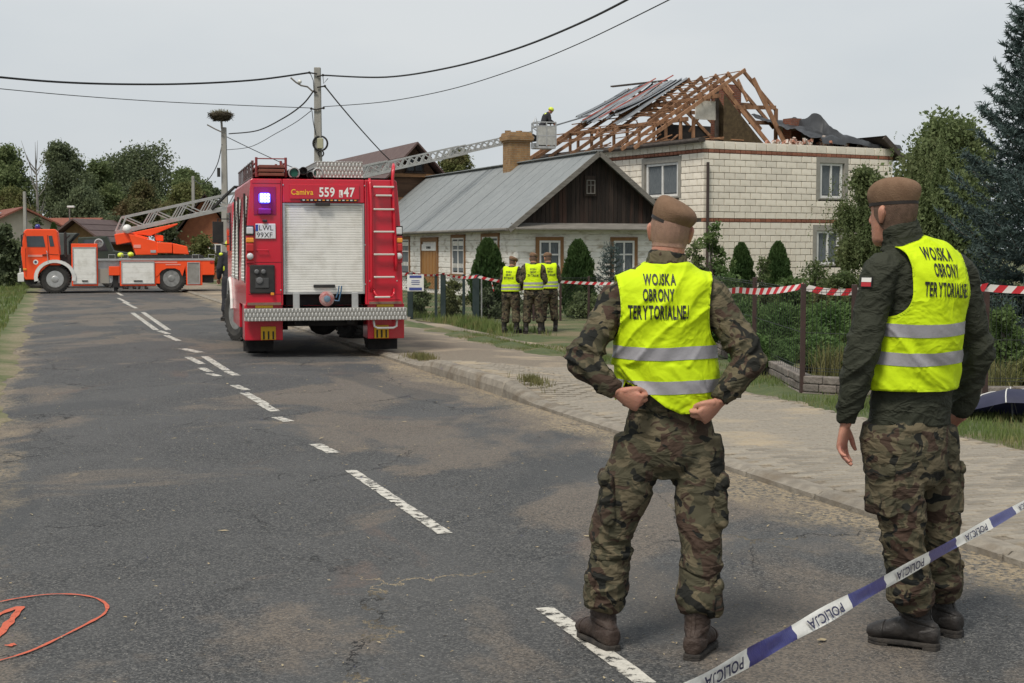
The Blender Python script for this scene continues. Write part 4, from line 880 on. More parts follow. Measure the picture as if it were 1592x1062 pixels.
# rear skirts, bumper, mudflaps
for s in (-1, 1):
    b = MB(); x = s*.93; b.prism([(-.28, .26), (.29, .26), (.29, .80), (-.28, .80)], (x, .0, 0), (1, 0, 0), (0, 0, 1), (0, 1, 0), .5); b.build('rear_skirt', FRED, FT, bev=.012)
    k = MB(); k.box((s*.86, -.02, .37), (.22, .06, .20)); hz = k.build('hazard_board', M('hazard yellow', (.62, .36, .02), rough=.6), FT, bev=.006)
    for q in range(3): MB().box((s*.86-.07+q*.07, -.055, .34), (.022, .012, .12)).build('hazard_stripe', BLET, hz)
    MB().box((s*.92, -.018, .775), (.26, .03, .045)).build('yellow_strip', M('yellow strip', (.6, .4, .03), rough=.6), FT)
    MB().box((s*.97, .55, .24), (.46, .02, .36)).build('mudflap', BLACK, FT)
b = MB(); b.box((.0, -.16, .655), (2.44, .20, .185)); b.build('rear_bumper', CHQ, FT, bev=.006)
b = MB(); b.tube([(.72, -.16, .57), (.73, -.18, .46), (.78, -.18, .435), (1.02, -.18, .435), (1.07, -.18, .46), (1.08, -.16, .57)], .017, 8); b.build('step_hoop', WHITE, FT, smooth=True)
# underside, axle, wheels
b = MB(); b.box((-.4, 2.4, .62), (.1, 4.8, .26)); b.box((.4, 2.4, .62), (.1, 4.8, .26)); b.tube([(-.95, 1.15, .5), (.95, 1.15, .5)], .09, 8); b.ball((.1, 1.15, .46), (.24, .26, .2)); b.tube([(-.9, 4.1, .5), (.9, 4.1, .5)], .07, 8); b.ball((-.2, 4.1, .5), (.2, .2, .18)); b.box((.0, .5, .55), (1.1, .3, .2)); b.box((.55, 2.6, .55), (.5, 1.1, .4)); b.box((-.6, 2.6, .5), (.45, 1.0, .4)); b.build('chassis', DARKM, FT)
for s in (-1, 1):
    wheel(FT, (s*.97, 1.15, .49), .49, .34, s); wheel(FT, (s*.98, 4.12, .49), .49, .34, s, steer=R(20))
# left flank: shutters, mirror, cab
for y0, y1 in ((.25, .95), (1.85, 2.65), (2.85, 3.7)):
    P0, P1 = side_pts(1.15), side_pts(2.45); b = MB(); n_ = 24
    for i in range(n_):
        za, zb = 1.15+1.3*i/n_, 1.15+1.3*(i+1)/n_; xa, xb = -side_pts(za)-.006, -side_pts(zb)-.006
        b.add([(xa, y1, za), (xa, y0, za), (xb-.01, y0, zb-.008), (xb-.01, y1, zb-.008), (xb, y1, zb), (xb, y0, zb)], [(0, 1, 2, 3), (3, 2, 5, 4)])
    b.build('side_shutter', SHUT, FT)
    MB().box((-side_pts(1.8)-.012, y0-.04, 1.8), (.03, .05, 1.35)).build('side_rail', DARKM, FT)
b = MB(); b.box((0, 5.05, 1.62), (2.3, 1.75, 1.75)); b.build('cab', FRED, FT, bev=.08)
MB().box((-1.165, 5.2, 1.95), (.02, 1.0, .7)).build('cab_window', GLASS, FT, bev=.005)
b = MB(); b.tube([(-1.02, 4.12+.62*math.cos(a), .49+.62*math.sin(a)) for a in [R(10+16*i) for i in range(11)]], .05, 6); b.tube([(-1.2, 4.12+.62*math.cos(a), .49+.62*math.sin(a)) for a in [R(10+16*i) for i in range(11)]], .04, 6); b.build('front_fender', WHITE, FT)
b = MB(); b.box((-1.33, 5.75, 1.95), (.2, .08, .4)); b.tube([(-1.1, 5.8, 2.2), (-1.33, 5.77, 2.2), (-1.33, 5.77, 1.75), (-1.1, 5.8, 1.7)], .015, 6); b.build('mirror', DARKM, FT, bev=.02)
MB().prism([(0, .3), (0, .8), (1.0, .8), (1.55, .8), (1.72, .5), (1.72, .3)], (-1.19, 0, 0), (0, 1, 0), (0, 0, 1), (1, 0, 0), .02) if False else None
b = MB()
for y0, y1 in ((1.72, 3.5),): b.box((-1.16, (y0+y1)/2, .62), (.05, y1-y0, .5))
b.build('side_skirt', FRED, FT, bev=.01)
# roof gear
WOODR = M('plank wood', (.2, .07, .045), (.15, .05, .035), 5, rough=.8)
b = MB()
for y in (.15, 1.0, 1.9, 2.8):
    for x in (-1.0, -.56): b.tube([(x, y, 2.70), (x, y, 3.02)], .022, 6)
for x in (-1.0, -.56):
    for z in (2.80, 2.87, 2.94): b.tube([(x, .15, z), (x, 2.8, z)], .014, 6)
b.tube([(-.98, .14, 3.0), (-.56, .14, 3.0)], .010, 6); b.build('roof_rack', M('rack red brown', (.22, .04, .04), rough=.5), FT)
for z in (2.76, 2.82, 2.88): MB().box((-.78, 1.5, z), (.38, 2.9, .045)).build('roof_plank', WOODR, FT, bev=.006)
b = MB(); 
for k in range(9): b.box((-1.06, .3+k*.4, 2.82), (.02, .03, .3))
b.tube([(-1.06, .2, 2.95), (-1.06, 3.6, 2.95)], .015, 6); b.tube([(-1.06, .2, 2.72), (-1.06, 3.6, 2.72)], .015, 6); b.build('roof_rail', M('rail grey', (.12, .1, .1), rough=.5), FT)
GRN = M('dark green hose bore', (.01, .09, .06), rough=.5); HOSE = M('suction hose', (.16, .16, .155), (.1, .1, .1), 9, rough=.6)
for x, z, r_ in ((-.44, 2.79, .085), (-.08, 2.79, .08), (-.30, 2.82, .06), (-.2, 2.76, .05)):
    k = MB(); k.tube([(x, .12, z), (x, 2.6, z)], r_, 14); tb = k.build('suction_hose', HOSE if r_ > .07 else BLACK, FT, smooth=False)
    k = MB(); k.lathe([(r_*1.05, 0), (r_*1.05, .03), (r_*.86, .035), (r_*.84, -.01)], (x, .12, z), (0, -1, 0), 16); k.build('hose_ring', ALU if r_ > .07 else BLACK, tb)
    if r_ > .07: k = MB(); k.lathe([(r_*.7, 0), (r_*.68, .004)], (x, .115, z), (0, -1, 0), 16); k.build('hose_bore', GRN, tb)
b = MB(); b.box((.25, .95, 2.845), (.72, 1.7, .25)); b.build('chequer_box', CHQ, FT, bev=.008); 
b = MB()
for z in (2.76, 2.82, 2.88): b.box((-.125, .9, z), (.02, 1.5, .02))
b.build('box_rails', ALU, FT)
# ------------------------------------------------------------------ turntable ladder truck across the road
LU = V((math.cos(R(16)), math.sin(R(16)), 0)); LO = gp(86, 456.3); LT = thing('ladder_truck', 'orange red turntable ladder truck parked across the road', 'fire engine', LO, R(16))
def lt(xp): k = (xp-CX)/FPX; return (k*LO.y-LO.x)/(LU.x-LU.y*k)
def lz(y): return EYE+(386-y)/2250*53.8
WD = 2.4                              # body depth; near side at local y=0
def side_poly(pts, y0, y1, name, mat, bev=.01, parent=None):
    b = MB(); b.prism([(lt(x), lz(y)) for x, y in pts], (0, y0, 0), (1, 0, 0), (0, 0, 1), (0, 1, 0), y1-y0); return b.build(name, mat, parent or LT, bev=bev)
side_poly([(38, 430), (34, 392), (35, 384), (40, 359), (44, 357), (88, 357), (91, 361), (95, 408), (96, 412), (76, 412), (62, 424), (58, 434), (40, 434)], 0, WD, 'cab', FORG, .03)
cabw = side_poly([(43, 367.5), (69, 367.5), (72, 384), (44, 384)], -.012, .012, 'cab_window', GLASS, .0); side_poly([(77, 367), (83, 367), (86, 383), (79.5, 383.5)], -.012, .012, 'cab_window', GLASS, .0)
b = MB(); b.add([(lt(34.7)-.005, .12, lz(386)), (lt(34.7)-.005, WD-.12, lz(386)), (lt(39.3)-.03, WD-.2, lz(361)), (lt(39.3)-.03, .2, lz(361))], [(3, 2, 1, 0)]); b.build('windscreen', GLASS, LT)
sl = M('door seam', (.25, .03, .01), rough=.6)
b = MB()
for a_, c_ in (((75.5, 366), (78, 412)), ((41, 386), (41, 428)), ((78, 395), (92, 396))): b.bar((lt(a_[0]), -.004, lz(a_[1])), (lt(c_[0]), -.004, lz(c_[1])), .012, .02)
b.build('door_seam', sl, LT); MB().box((lt(71), -.02, lz(396)), (.16, .03, .035)).build('door_handle', DARKM, LT)
PALE = M('pale red print', (.78, .3, .24), rough=.6)
b = MB(); b.box((lt(56), -.008, lz(397.5)), (.5, .008, .075)); b.build('door_print', PALE, LT)
k = MB(); k.lathe([(.09, 0), (.09, .006)], (lt(56.5), -.002, lz(407)), (0, -1, 0), 18); em_ = k.build('emblem', WLET, LT); k = MB(); k.lathe([(.045, 0), (.045, .006)], (lt(56.5), -.009, lz(407)), (0, -1, 0), 12); k.build('emblem_centre', M('emblem navy', (.08, .08, .14), rough=.5), em_)
side_poly([(33, 404), (38, 404), (40, 424), (34, 421)], .1, WD-.1, 'grille', DARKM); side_poly([(28, 424), (38, 423), (38, 437), (28, 437)], .02, WD-.02, 'front_bumper', WHITE, .02)
side_poly([(40, 432), (56, 432), (55, 441), (41, 441)], .1, WD-.1, 'cab_step', DARKM)
fx, fz = lt(86), .52
b = MB(); arc = [(fx+.72*math.cos(R(a))*(1.02), fz+.06+.66*math.sin(R(a))) for a in range(-12, 193, 12)]
b.grid([[(x, y, z) for y in (-.06, .45)] for x, z in arc]); arc2 = [(fx+.6*math.cos(R(a)), fz+.06+.54*math.sin(R(a))) for a in range(-12, 193, 12)]
b.grid([[(p[0], -.06, p[1]), (q[0], -.055, q[1])] for p, q in zip(arc2, arc)]); b.build('front_fender', WHITE, LT)
side_poly([(95, 396), (111, 396), (111, 437), (104, 430), (96, 414)], .25, WD-.25, 'cab_gap', DARKM)
b = MB(); b.tube([(lt(103), .25, lz(400)), (lt(103), .25, lz(361))], .05, 8); b.tube([(lt(103.5), .25, lz(372)), (lt(110), .25, lz(366))], .03, 6); b.build('exhaust_stack', DARKM, LT)
for x0, x1, yt, yb, nm in ((112, 153, 379, 444, 'locker'), (187, 243, 404, 444.5, 'locker')):
    side_poly([(x0, yb), (x1, yb), (x1, yt), (x0, yt)], 0, WD, nm, FORG, .015)
    pad = 3.4 if nm else 0; shutter('roller_shutter', LT, (lt(x0+pad), -.006, lz(yb-4.2)), (1, 0, 0), (0, -1, 0), lt(x1-pad)-lt(x0+pad), lz(yt+(6.5 if x0 < 150 else 3.5))-lz(yb-4.2), .16)
side_poly([(153, 440), (187, 440), (187, 402), (153, 402)], .12, WD-.1, 'mid_box', ALU, .01); side_poly([(153, 440), (170, 440), (170, 418), (153, 418)], .08, .14, 'step_panel', M('dull aluminium', (.3, .28, .24), rough=.6), .0)
side_poly([(170, 428), (187, 428), (187, 414), (170, 414)], -.01, .3, 'outrigger_box', FORG, .015)
for xx in (176, 312):
    b = MB(); b.box((lt(xx)+.1, .2, .5), (.2, .22, .6)); b.tube([(lt(xx)+.1, .2, .4), (lt(xx)+.1, .2, .06)], .07, 10); b.box((lt(xx)+.1, .2, .035), (.38, .38, .05)); b.tube([(lt(xx)-.12, .1, .2), (lt(xx)+.1, .2, .55)], .05, 6)
    if xx < 200: b.build('outrigger', DARKM, LT)
side_poly([(243, 404), (312, 404), (312, 414), (289, 414), (284, 430), (280, 421), (273, 417.5), (260, 417.5), (252, 421), (245, 430), (243, 430)], 0, .5, 'rear_side_panel', FORG, .01)
side_poly([(243, 404), (243, 441), (249, 441), (249, 425), (253, 420), (246, 404)], .02, .4, 'arch_side', FORG, .008)
side_poly([(290, 444), (315, 444), (315, 404), (288, 404), (290, 430)], .004, WD, 'tail_locker', FORG, .01); shutter('tail_hatch', LT, (lt(293), -.008, lz(441)), (1, 0, 0), (0, -1, 0), lt(310)-lt(293), lz(409)-lz(441), .05, mat=M('grille alu', (.33, .32, .3), (.25, .24, .22), 5, rough=.5), handle=False)
side_poly([(315, 428), (334, 428), (334, 404), (315, 404)], 0, WD, 'tail', FORG, .02); side_poly([(316, 440), (333, 440), (333, 428), (316, 428)], .15, WD-.15, 'tow_frame', DARKM)
side_poly([(246, 441), (290, 441), (290, 404), (246, 404)], .5, WD-.5, 'wheel_well', DARKM)
side_poly([(60, 436), (330, 436), (330, 428), (60, 428)], .5, WD-.5, 'chassis', DARKM); side_poly([(153, 405), (334.5, 405), (334.5, 402), (153, 402)], -.02, WD+.02, 'deck_edge', ALU, .0)
b = MB(); b.box((lt(256), -.006, lz(408)), (.95, .006, .05)); b.box((lt(270), -.006, lz(411.5)), (.55, .006, .04)); b.build('side_print', PALE, LT)
for xx, side_, wh in ((86, 1, True), (267, 1, False)):
    for yy, sd in ((.2, -1), (WD-.2, 1)):
        w_ = wheel(LT, (lt(xx), yy, .52), .52, .32, -1 if sd < 0 else 1, steer=R(90)+(0 if sd > 0 else 0), rimr=.6, whitehub=wh)
        w_.rotation_euler.z = R(90)
        for ch in w_.children: ch.rotation_euler.z = 0
# turret
side_poly([(215, 397), (318, 397), (318, 402), (205, 402)], .3, WD-.3, 'turntable', DARKM, .0)
side_poly([(202, 364), (211, 366), (247, 376), (247, 396.5), (213, 396.5)], .45, .75, 'turret_cheek', FORG, .02); side_poly([(202, 364), (211, 366), (247, 376), (247, 396.5), (213, 396.5)], WD-.75, WD-.45, 'turret_cheek', FORG, .02)
side_poly([(246, 376.5), (270, 377.5), (270, 394), (246, 394)], .4, WD-.4, 'turret_cabinet', FORG, .03); side_poly([(271, 378), (293, 383), (296, 396), (271, 395)], .4, WD-.4, 'turret_cabinet', FORG, .03)
side_poly([(243, 364), (257, 366), (257, 375), (245, 375)], .8, WD-.8, 'winch_cover', FORG, .03)
side_poly([(180, 364), (202, 361), (236, 370), (204, 377), (183, 381)], .6, WD-.6, 'ladder_cradle', FORG, .03)
side_poly([(200, 363), (280, 346.5), (279, 349), (237, 366.5)], .75, WD-.75, 'lift_beam', FORG, .02)
MB().box((lt(215), .44, lz(383)), (.26, .012, .12)).build('turret_print', PALE, LT); MB().box((lt(240), .44, lz(391)), (.2, .012, .1)).build('turret_plate', ALU, LT)
for sx_ in (-.02, WD+.02):
    b = MB(); b.tube([(lt(40), sx_+.05*(1 if sx_ > 1 else -1)*0, lz(364)), (lt(36), sx_+.25*(1 if sx_ > 1 else -1), lz(366)), (lt(36), sx_+.25*(1 if sx_ > 1 else -1), lz(386))], .018, 6); b.box((lt(36), sx_+.27*(1 if sx_ > 1 else -1), lz(375)), (.05, .2, .42)); b.build('mirror', DARKM, LT)
b = MB(); b.lathe([(.1, 0), (.1, .12), (.06, .18), (.01, .19)], (lt(60), .5, lz(357)), (0, 0, 1), 12); b.build('roof_beacon', M('blue lamp off', (.02, .03, .2), rough=.2, coat=.5), LT, smooth=True)
b = MB(); b.tube([(lt(73.5), -.03, lz(390)), (lt(74.5), -.05, lz(392)), (lt(76), -.05, lz(408)), (lt(76), -.02, lz(410))], .014, 6); b.build('grab_handle', ALU, LT)
MB().box((lt(39.5), -.01, lz(418)), (.12, .03, .08)).build('indicator', AMB, LT, bev=.01); MB().box((lt(33)-.02, .3, lz(420)), (.06, .3, .16)).build('headlight', CLR, LT, bev=.02)
for xx in (170, 190, 300, 325): b = MB(); b.tube([(lt(xx), .1, lz(402)), (lt(xx), .1, lz(396)), (lt(xx+10), .1, lz(396)), (lt(xx+10), .1, lz(402))], .012, 5); b.build('deck_rail', ALU, LT)
MB().box((lt(330), -.012, lz(408)), (.14, .02, .07)).build('tail_light', REDL, LT, bev=.006)
k = MB(); k.ball((lt(200), .55, lz(356)), .17, 12, 8); k.build('spotlight', WHITE, LT, smooth=True)
k = MB(); k.lathe([(.16, 0), (.17, .04), (.13, .05), (.12, 0)], (lt(155), .3, lz(378)), (0, -1, 0), 16); k.build('hose_reel', ALU, LT); 
# the ladder itself, four telescoped sections and the rescue basket
tip = px(826, 219, 62.2); base = LO+LU*lt(186)+V((-math.sin(R(16)), math.cos(R(16)), 0))*(WD/2); base.z = lz(361.5)
inv = Matrix.LocRotScale(LO, Euler((0, 0, R(16))), None).inverted(); A0 = inv @ base; A1 = inv @ tip; ld = (A1-A0); LL = ld.length; ld.normalize()
sd_ = ld.cross(V((0, 0, 1))).normalized(); up_ = sd_.cross(ld)
LGREY = M('ladder alloy', (.44, .44, .42), (.36, .36, .345), 4, rough=.5, metal=.3)
def ladder_section(t0, t1, half, h, off, rch, n):
    b = MB(); P = lambda t, s, z: A0+ld*(t)+sd_*(s*half)+up_*(z+off)
    for s in (-1, 1):
        b.bar(P(t0, s, 0), P(t1, s, 0), .09, rch*1.9, up=up_); b.bar(P(t0+.35, s, h), P(t1, s, h), .05, rch*1.2, up=up_); b.bar(P(t0, s, .03), P(t0+.35, s, h), .05, .05)
        m = (t1-t0-.35)/n
        for i in range(n):
            a = t0+.35+i*m; b.bar(P(a, s, h), P(a+m*.55, s, .03), .035, .045); b.bar(P(a+m*.62, s, .03), P(a+m, s, h), .035, .045); b.bar(P(a+m*.72, s, .03), P(a+m*1.1, s, h) if i < n-1 else P(t1, s, h), .03, .035)
    for i in range(int((t1-t0)/.32)): b.tube([P(t0+.2+i*.32, -1, .05), P(t0+.2+i*.32, 1, .05)], .022, 6)
    return b.build('ladder_section', LGREY, LT)
ladder_section(0, LL*.40, .48, .50, .02, .07, 6); ladder_section(LL*.28, LL*.62, .42, .42, .06, .05, 7); ladder_section(LL*.55, LL*.82, .36, .34, .09, .045, 7); ladder_section(LL*.78, LL, .30, .27, .12, .04, 6)
b = MB(); b.tube([A0+ld*LL*.2+sd_*.5+up_*.1, A0+ld*LL*.235+sd_*.52+up_*.5, A0+ld*LL*.26+sd_*.5+up_*.75, A0+ld*LL*.30+sd_*.5+up_*.6, A0+ld*LL*.31+sd_*.5+up_*.1], .06, 8); b.build('ladder_hose', BLACK, LT)
BK = inv @ px(845.5, 232, 62.4); bw2, bd, bh2 = .42, .38, 1.12
b = MB(); c_ = lambda x, y, z: BK+V((x*bw2, y*bd, z)); b.box(BK+V((0, 0, .06)), (2*bw2, 2*bd, .1)); b.box(BK+V((-.42, 0, .13)), (.18, .5, .22))
for x, y in ((-1, -1), (1, -1), (1, 1), (-1, 1), (0, -1), (0, 1)): b.bar(c_(x, y, .1), c_(x, y, bh2), .05, .05)
for z in (.55, .95, bh2):
    for p, q in (((-1, -1), (1, -1)), ((1, -1), (1, 1)), ((1, 1), (-1, 1)), ((-1, 1), (-1, -1))): b.bar(c_(*p, z), c_(*q, z), .045, .045)
b.tube([c_(-1, -1, 1.1), c_(-1.15, -1, 1.35), c_(-1.4, -1, 1.1), c_(-1.4, -1, .85), c_(-1.05, -1, .75)], .025, 6); bk = b.build('rescue_basket', ALU, LT)
BPAN = M('basket sheet', (.45, .45, .42), (.33, .33, .31), 7, rough=.6)
for x in (-.5, .5): MB().box(BK+V((x*bw2, -bd-.012, .55)), (bw2*.86, .012, .8)).build('basket_panel', BPAN, bk)
for y in (-.45, .45): MB().box(BK+V((bw2+.012, y*bd, .55)), (.012, bd*.8, .8)).build('basket_panel', BPAN, bk)
MB().bar(A0+ld*LL+up_*.2, BK+V((-.35, 0, .4)), .4, .2).build('basket_arm', DARKM, LT)
BASKET_W = LT.matrix_basis @ BK if False else Matrix.LocRotScale(LO, Euler((0, 0, R(16))), None) @ BK
# ------------------------------------------------------------------ military truck with tarp, behind the ladder truck
OLV = M('olive military paint', (.035, .045, .035), (.05, .06, .045), 3, rough=.7); TRP = M('grey green tarp', (.075, .085, .08), (.1, .11, .105), 2, rough=.85, bump=.3, bsc=5)
P = gp(150, 447); MT = thing('military_truck', 'dark green military truck with grey tarp standing behind the ladder truck', 'truck', (P.x-.6, 60, 0), R(14))
b = MB(); b.prism([(-2.1, 1.0), (-2.1, 2.05), (-1.9, 2.28), (.15, 2.28), (-.2, 1.9), (-.2, 1.0)], (0, 0, 0), (1, 0, 0), (0, 0, 1), (0, 1, 0), 2.3); b.build('tarp', TRP, MT, bev=.04)
b = MB(); b.prism([(.15, .7), (.15, 2.1), (1.3, 2.15), (1.55, 1.55), (2.3, 1.45), (2.4, .7)], (0, 0, 0), (1, 0, 0), (0, 0, 1), (0, 1, 0), 2.3); b.build('cab', OLV, MT, bev=.04)
MB().prism([(.35, 1.55), (.35, 2.0), (1.15, 2.02), (1.35, 1.55)], (0, -.012, 0), (1, 0, 0), (0, 0, 1), (0, 1, 0), .03).build('cab_window', GLASS, MT)
b = MB(); b.box((0, 1.15, .8), (4.4, 2.0, .25)); b.build('chassis', DARKM, MT)
for xx in (-1.5, 1.5):
    for yy in (.2, 2.1): w_ = wheel(MT, (xx, yy, .55), .55, .32, -1 if yy < 1 else 1); w_.rotation_euler.z = R(90)
# ================================================================== VEGETATION
def leaves_np(cent, nrm_out, size, r, aspect=.6, droop=0.):
    """leaf quads at cent; orientation random, biased outwards"""
    n = len(cent); d = r.normal(size=(n, 3)); d += nrm_out*.8; d[:, 2] -= droop; d /= np.linalg.norm(d, axis=1)[:, None]
    u = np.cross(d, r.normal(size=(n, 3))); u /= np.linalg.norm(u, axis=1)[:, None]; s = (size*r.uniform(.6, 1.35, n))[:, None]
    vs = np.concatenate([cent-d*s*.5, cent+u*s*aspect*.5, cent+d*s*.5, cent-u*s*aspect*.5+np.cross(d, u)*s*.12]); i = np.arange(n)
    return vs, np.stack([i, i+n, i+2*n, i+3*n], 1)
def crown_pts(blobs, n, r, cl=26, spread=.30, inner=.45):
    C = np.array([b[0] for b in blobs], float); Rr = np.array([b[1] for b in blobs], float); wgt = (Rr.prod(1))**(.62); wgt /= wgt.sum()
    k = max(1, n//cl); bi = r.choice(len(blobs), k, p=wgt); d = r.normal(size=(k, 3)); d /= np.linalg.norm(d, axis=1)[:, None]
    rad = (inner+(1-inner)*r.random(k)**.5); cc = C[bi]+d*Rr[bi]*rad[:, None]
    pi = np.repeat(np.arange(k), cl); off = r.normal(size=(k*cl, 3))*spread*Rr[bi][pi].mean(1)[:, None]*np.array([1, 1, .75]); return cc[pi]+off, d[pi]
def leafmat(name, c, c2, c3=None): return M(name, c, c2, 1.1, rough=.7, trans=.38, c3=c3, sc3=.45, spec=.25, detail=8)
LF_DARK = leafmat('dark foliage', (.095, .122, .07), (.155, .185, .092), (.125, .15, .085))
LF_MID = leafmat('mid foliage', (.11, .15, .064), (.18, .215, .09), (.13, .172, .072))
LF_OLV = leafmat('olive foliage', (.105, .12, .042), (.165, .175, .062), (.17, .135, .068))
LF_WIL = leafmat('willow foliage', (.115, .155, .06), (.18, .22, .095), (.15, .165, .075)); LF_RUST = leafmat('rusty foliage', (.125, .105, .05), (.10, .115, .042), (.18, .12, .065))
LF_THU = leafmat('thuja foliage', (.042, .082, .024), (.075, .125, .036)); LF_BLUE = M('blue spruce needles', (.055, .085, .078), (.092, .13, .122), 2.2, rough=.75, trans=.2, c3=(.046, .07, .06), sc3=1.4)
LF_JUN = leafmat('juniper foliage', (.085, .16, .05), (.155, .235, .08)); LF_BIR = leafmat('birch foliage', (.085, .12, .044), (.145, .17, .07), (.18, .165, .07)); LF_BUSH = leafmat('bush foliage', (.075, .13, .04), (.14, .19, .065), (.165, .175, .07))
BARK = M('bark', (.06, .05, .04), (.11, .095, .08), 5, rough=.95, bump=.6, bsc=15); BBARK = M('pale bark', (.2, .19, .17), (.1, .09, .08), 5, rough=.9, bump=.4, bsc=12)
def limbs(base, h, top, blobs, r, r0, mat_name=None):
    b = MB(); base = V(base); k = 6
    tr = [base+V((math.sin(i*.9)*.02*h*i/k, math.cos(i*1.1)*.02*h*i/k, h*i/k)) for i in range(k+1)]; b.tube(tr, [r0*(1-.75*i/k) for i in range(k+1)], 8)
    for c, rr in blobs[:14]:
        t = .35+.5*r.random(); p = base+V((0, 0, h*t)); q = V(c); m = (p+q)/2+V((0, 0, -.1*(q-p).length)); b.tube([p, m, q], [r0*.4, r0*.25, r0*.08], 5)
    return b
def tree(name, label, x, D, ytop, ybot, halfw, mat, seed, n=7000, leaf=.3, gz0=0., inner=.4, sparse=1., nb=16, cat='tree', group=None, depth=None, bark=None, spread=.3):
    r = np.random.default_rng(seed); P = px(x, ytop, D); zt = P.z; zb = px(x, ybot, D).z; hw = halfw*D/FPX; base = V((P.x, P.y, gz0-.1))
    t = thing(name, label, cat, base, 0, group); H = zt-base.z; cb = zb-base.z; dp = depth or hw
    blobs = []
    for i in range(nb):
        u = (i+.5)/nb; z = cb+(H-cb)*(.12+.76*u); wz = math.sin(math.pi*min(1, .18+.75*u))**.7; a = r.uniform(0, 6.28); q = r.uniform(.15, .72)*wz
        s = r.uniform(.30, .5)*(1.15-.4*u); blobs.append((V((math.cos(a)*q*hw, math.sin(a)*q*dp, z)), (hw*s*sparse, dp*s*sparse, min((H-cb)*.17, hw*s*.85)*sparse)))
    blobs.append((V((0, 0, cb+(H-cb)*.9)), (hw*.32*sparse, dp*.32*sparse, (H-cb)*.1)))
    limbs((0, 0, 0), cb+(H-cb)*.7, H, blobs, r, max(.05, H*.018)).build('trunk', bark or BARK, t, smooth=True)
    pts, d = crown_pts(blobs, n, r, inner=inner, spread=spread); keep = pts[:, 2] > .05; vs, fs = leaves_np(pts[keep], d[keep], leaf, r)
    link('crown', np_mesh('crown', vs, fs), mat, t); return t
TG = 'trees beyond the ladder truck'
tree('tree', 'open crowned tree over the cream house chimney with sky showing through', 12, 118, 224, 345, 62, LF_MID, 11, 16900, 0.25, sparse=.82, spread=.28)
tree('tree', 'tall dark tree rising behind the orange cab', 92, 116, 221, 350, 46, LF_DARK, 12, 23400, 0.22)
tree('tree', 'broad rounded dark green tree behind the lifted ladder', 218, 126, 230, 350, 68, LF_DARK, 13, 31200, 0.23, nb=22)
tree('tree', 'tree sloping down to the thin far pole beside the nest pole', 287, 116, 262, 350, 40, LF_MID, 14, 18200, 0.22)
tree('tree', 'low rusty leaved tree in front of the broad dark tree', 222, 102, 284, 372, 42, LF_RUST, 15, 18200, 0.18)
tree('tree', 'lighter green round tree just above the ladder rails', 285, 100, 284, 372, 40, LF_OLV, 16, 16900, 0.18)
tree('tree', 'green tree between the dark tree and the broad tree', 152, 120, 247, 360, 40, LF_MID, 17, 19500, 0.22)
tree('tree', 'dark low tree filling behind the small brown house', 128, 108, 292, 375, 50, LF_DARK, 18, 20800, 0.19)
tree('tree', 'dense green tree below the open crowned tree', 18, 104, 292, 395, 48, LF_OLV, 19, 18200, 0.18)
tree('tree', 'far tree tops seen over the metal roof', 713, 96, 232, 300, 42, LF_OLV, 20, 13000, 0.17, sparse=.9)
tree('tree', 'dark tree at the edge of the wood beside the nest pole', 326, 122, 284, 370, 30, LF_DARK, 21, 10400, 0.22)
# bare dead tree
P = px(55, 235, 112); t = thing('dead_tree', 'bare grey dead tree between two leafy crowns', 'tree', (P.x, P.y, 0)); b = MB(); rr = random.Random(4)
b.tube([(0, 0, 0), (.1, 0, 4), (0, 0, P.z)], [.16, .12, .02], 6)
for i in range(16):
    z = rr.uniform(3, P.z-1); a = rr.uniform(0, 6.28); ln = rr.uniform(.8, 2.2); q = V((math.cos(a)*ln*.5, math.sin(a)*ln*.5, z+ln*1.1)); b.tube([(0, 0, z), ((q.x)*.6, q.y*.6, z+ln*.4), q], [.05, .03, .008], 4)
b.build('trunk', M('dead wood', (.2, .19, .17), rough=.9), t)
# bushes and hedges round the far houses
def bush(label, x, D, ytop, halfw, mat, seed, n=2500, leaf=.16, gz0=0., ybot=None, name='bush', nb=9, inner=.45, group=None, depth=None):
    yb = ybot or (386+(EYE-gz0)*FPX/D); return tree(name, label, x, D, ytop, yb-3, halfw, mat, seed, n, leaf, gz0, inner, 1.1, nb, 'bush', group, depth)
bush('dark hedge bush at the road edge before the orange cab', 8, 62, 352, 34, LF_DARK, 31, 4000, .2)
bush('dark conifer bush in front of the cream gable', 56, 84, 338, 20, LF_DARK, 32, 2500, .2)
bush('dark bush behind the gap between cab and locker', 130, 90, 358, 60, LF_DARK, 33, 4500, .24)
bush('bushy green shrub below the raised ladder', 178, 86, 335, 30, LF_DARK, 34, 3000, .2)
bush('broad shrub between the ladder truck and the nest pole', 312, 70, 368, 34, LF_OLV, 35, 4000, .16)
bush('dark shrub beside the steep roofed house', 262, 82, 335, 34, LF_DARK, 36, 3500, .2)
bush('low bush hiding the wall foot behind the fire engine', 566, 55, 400, 40, LF_DARK, 37, 2500, .14)
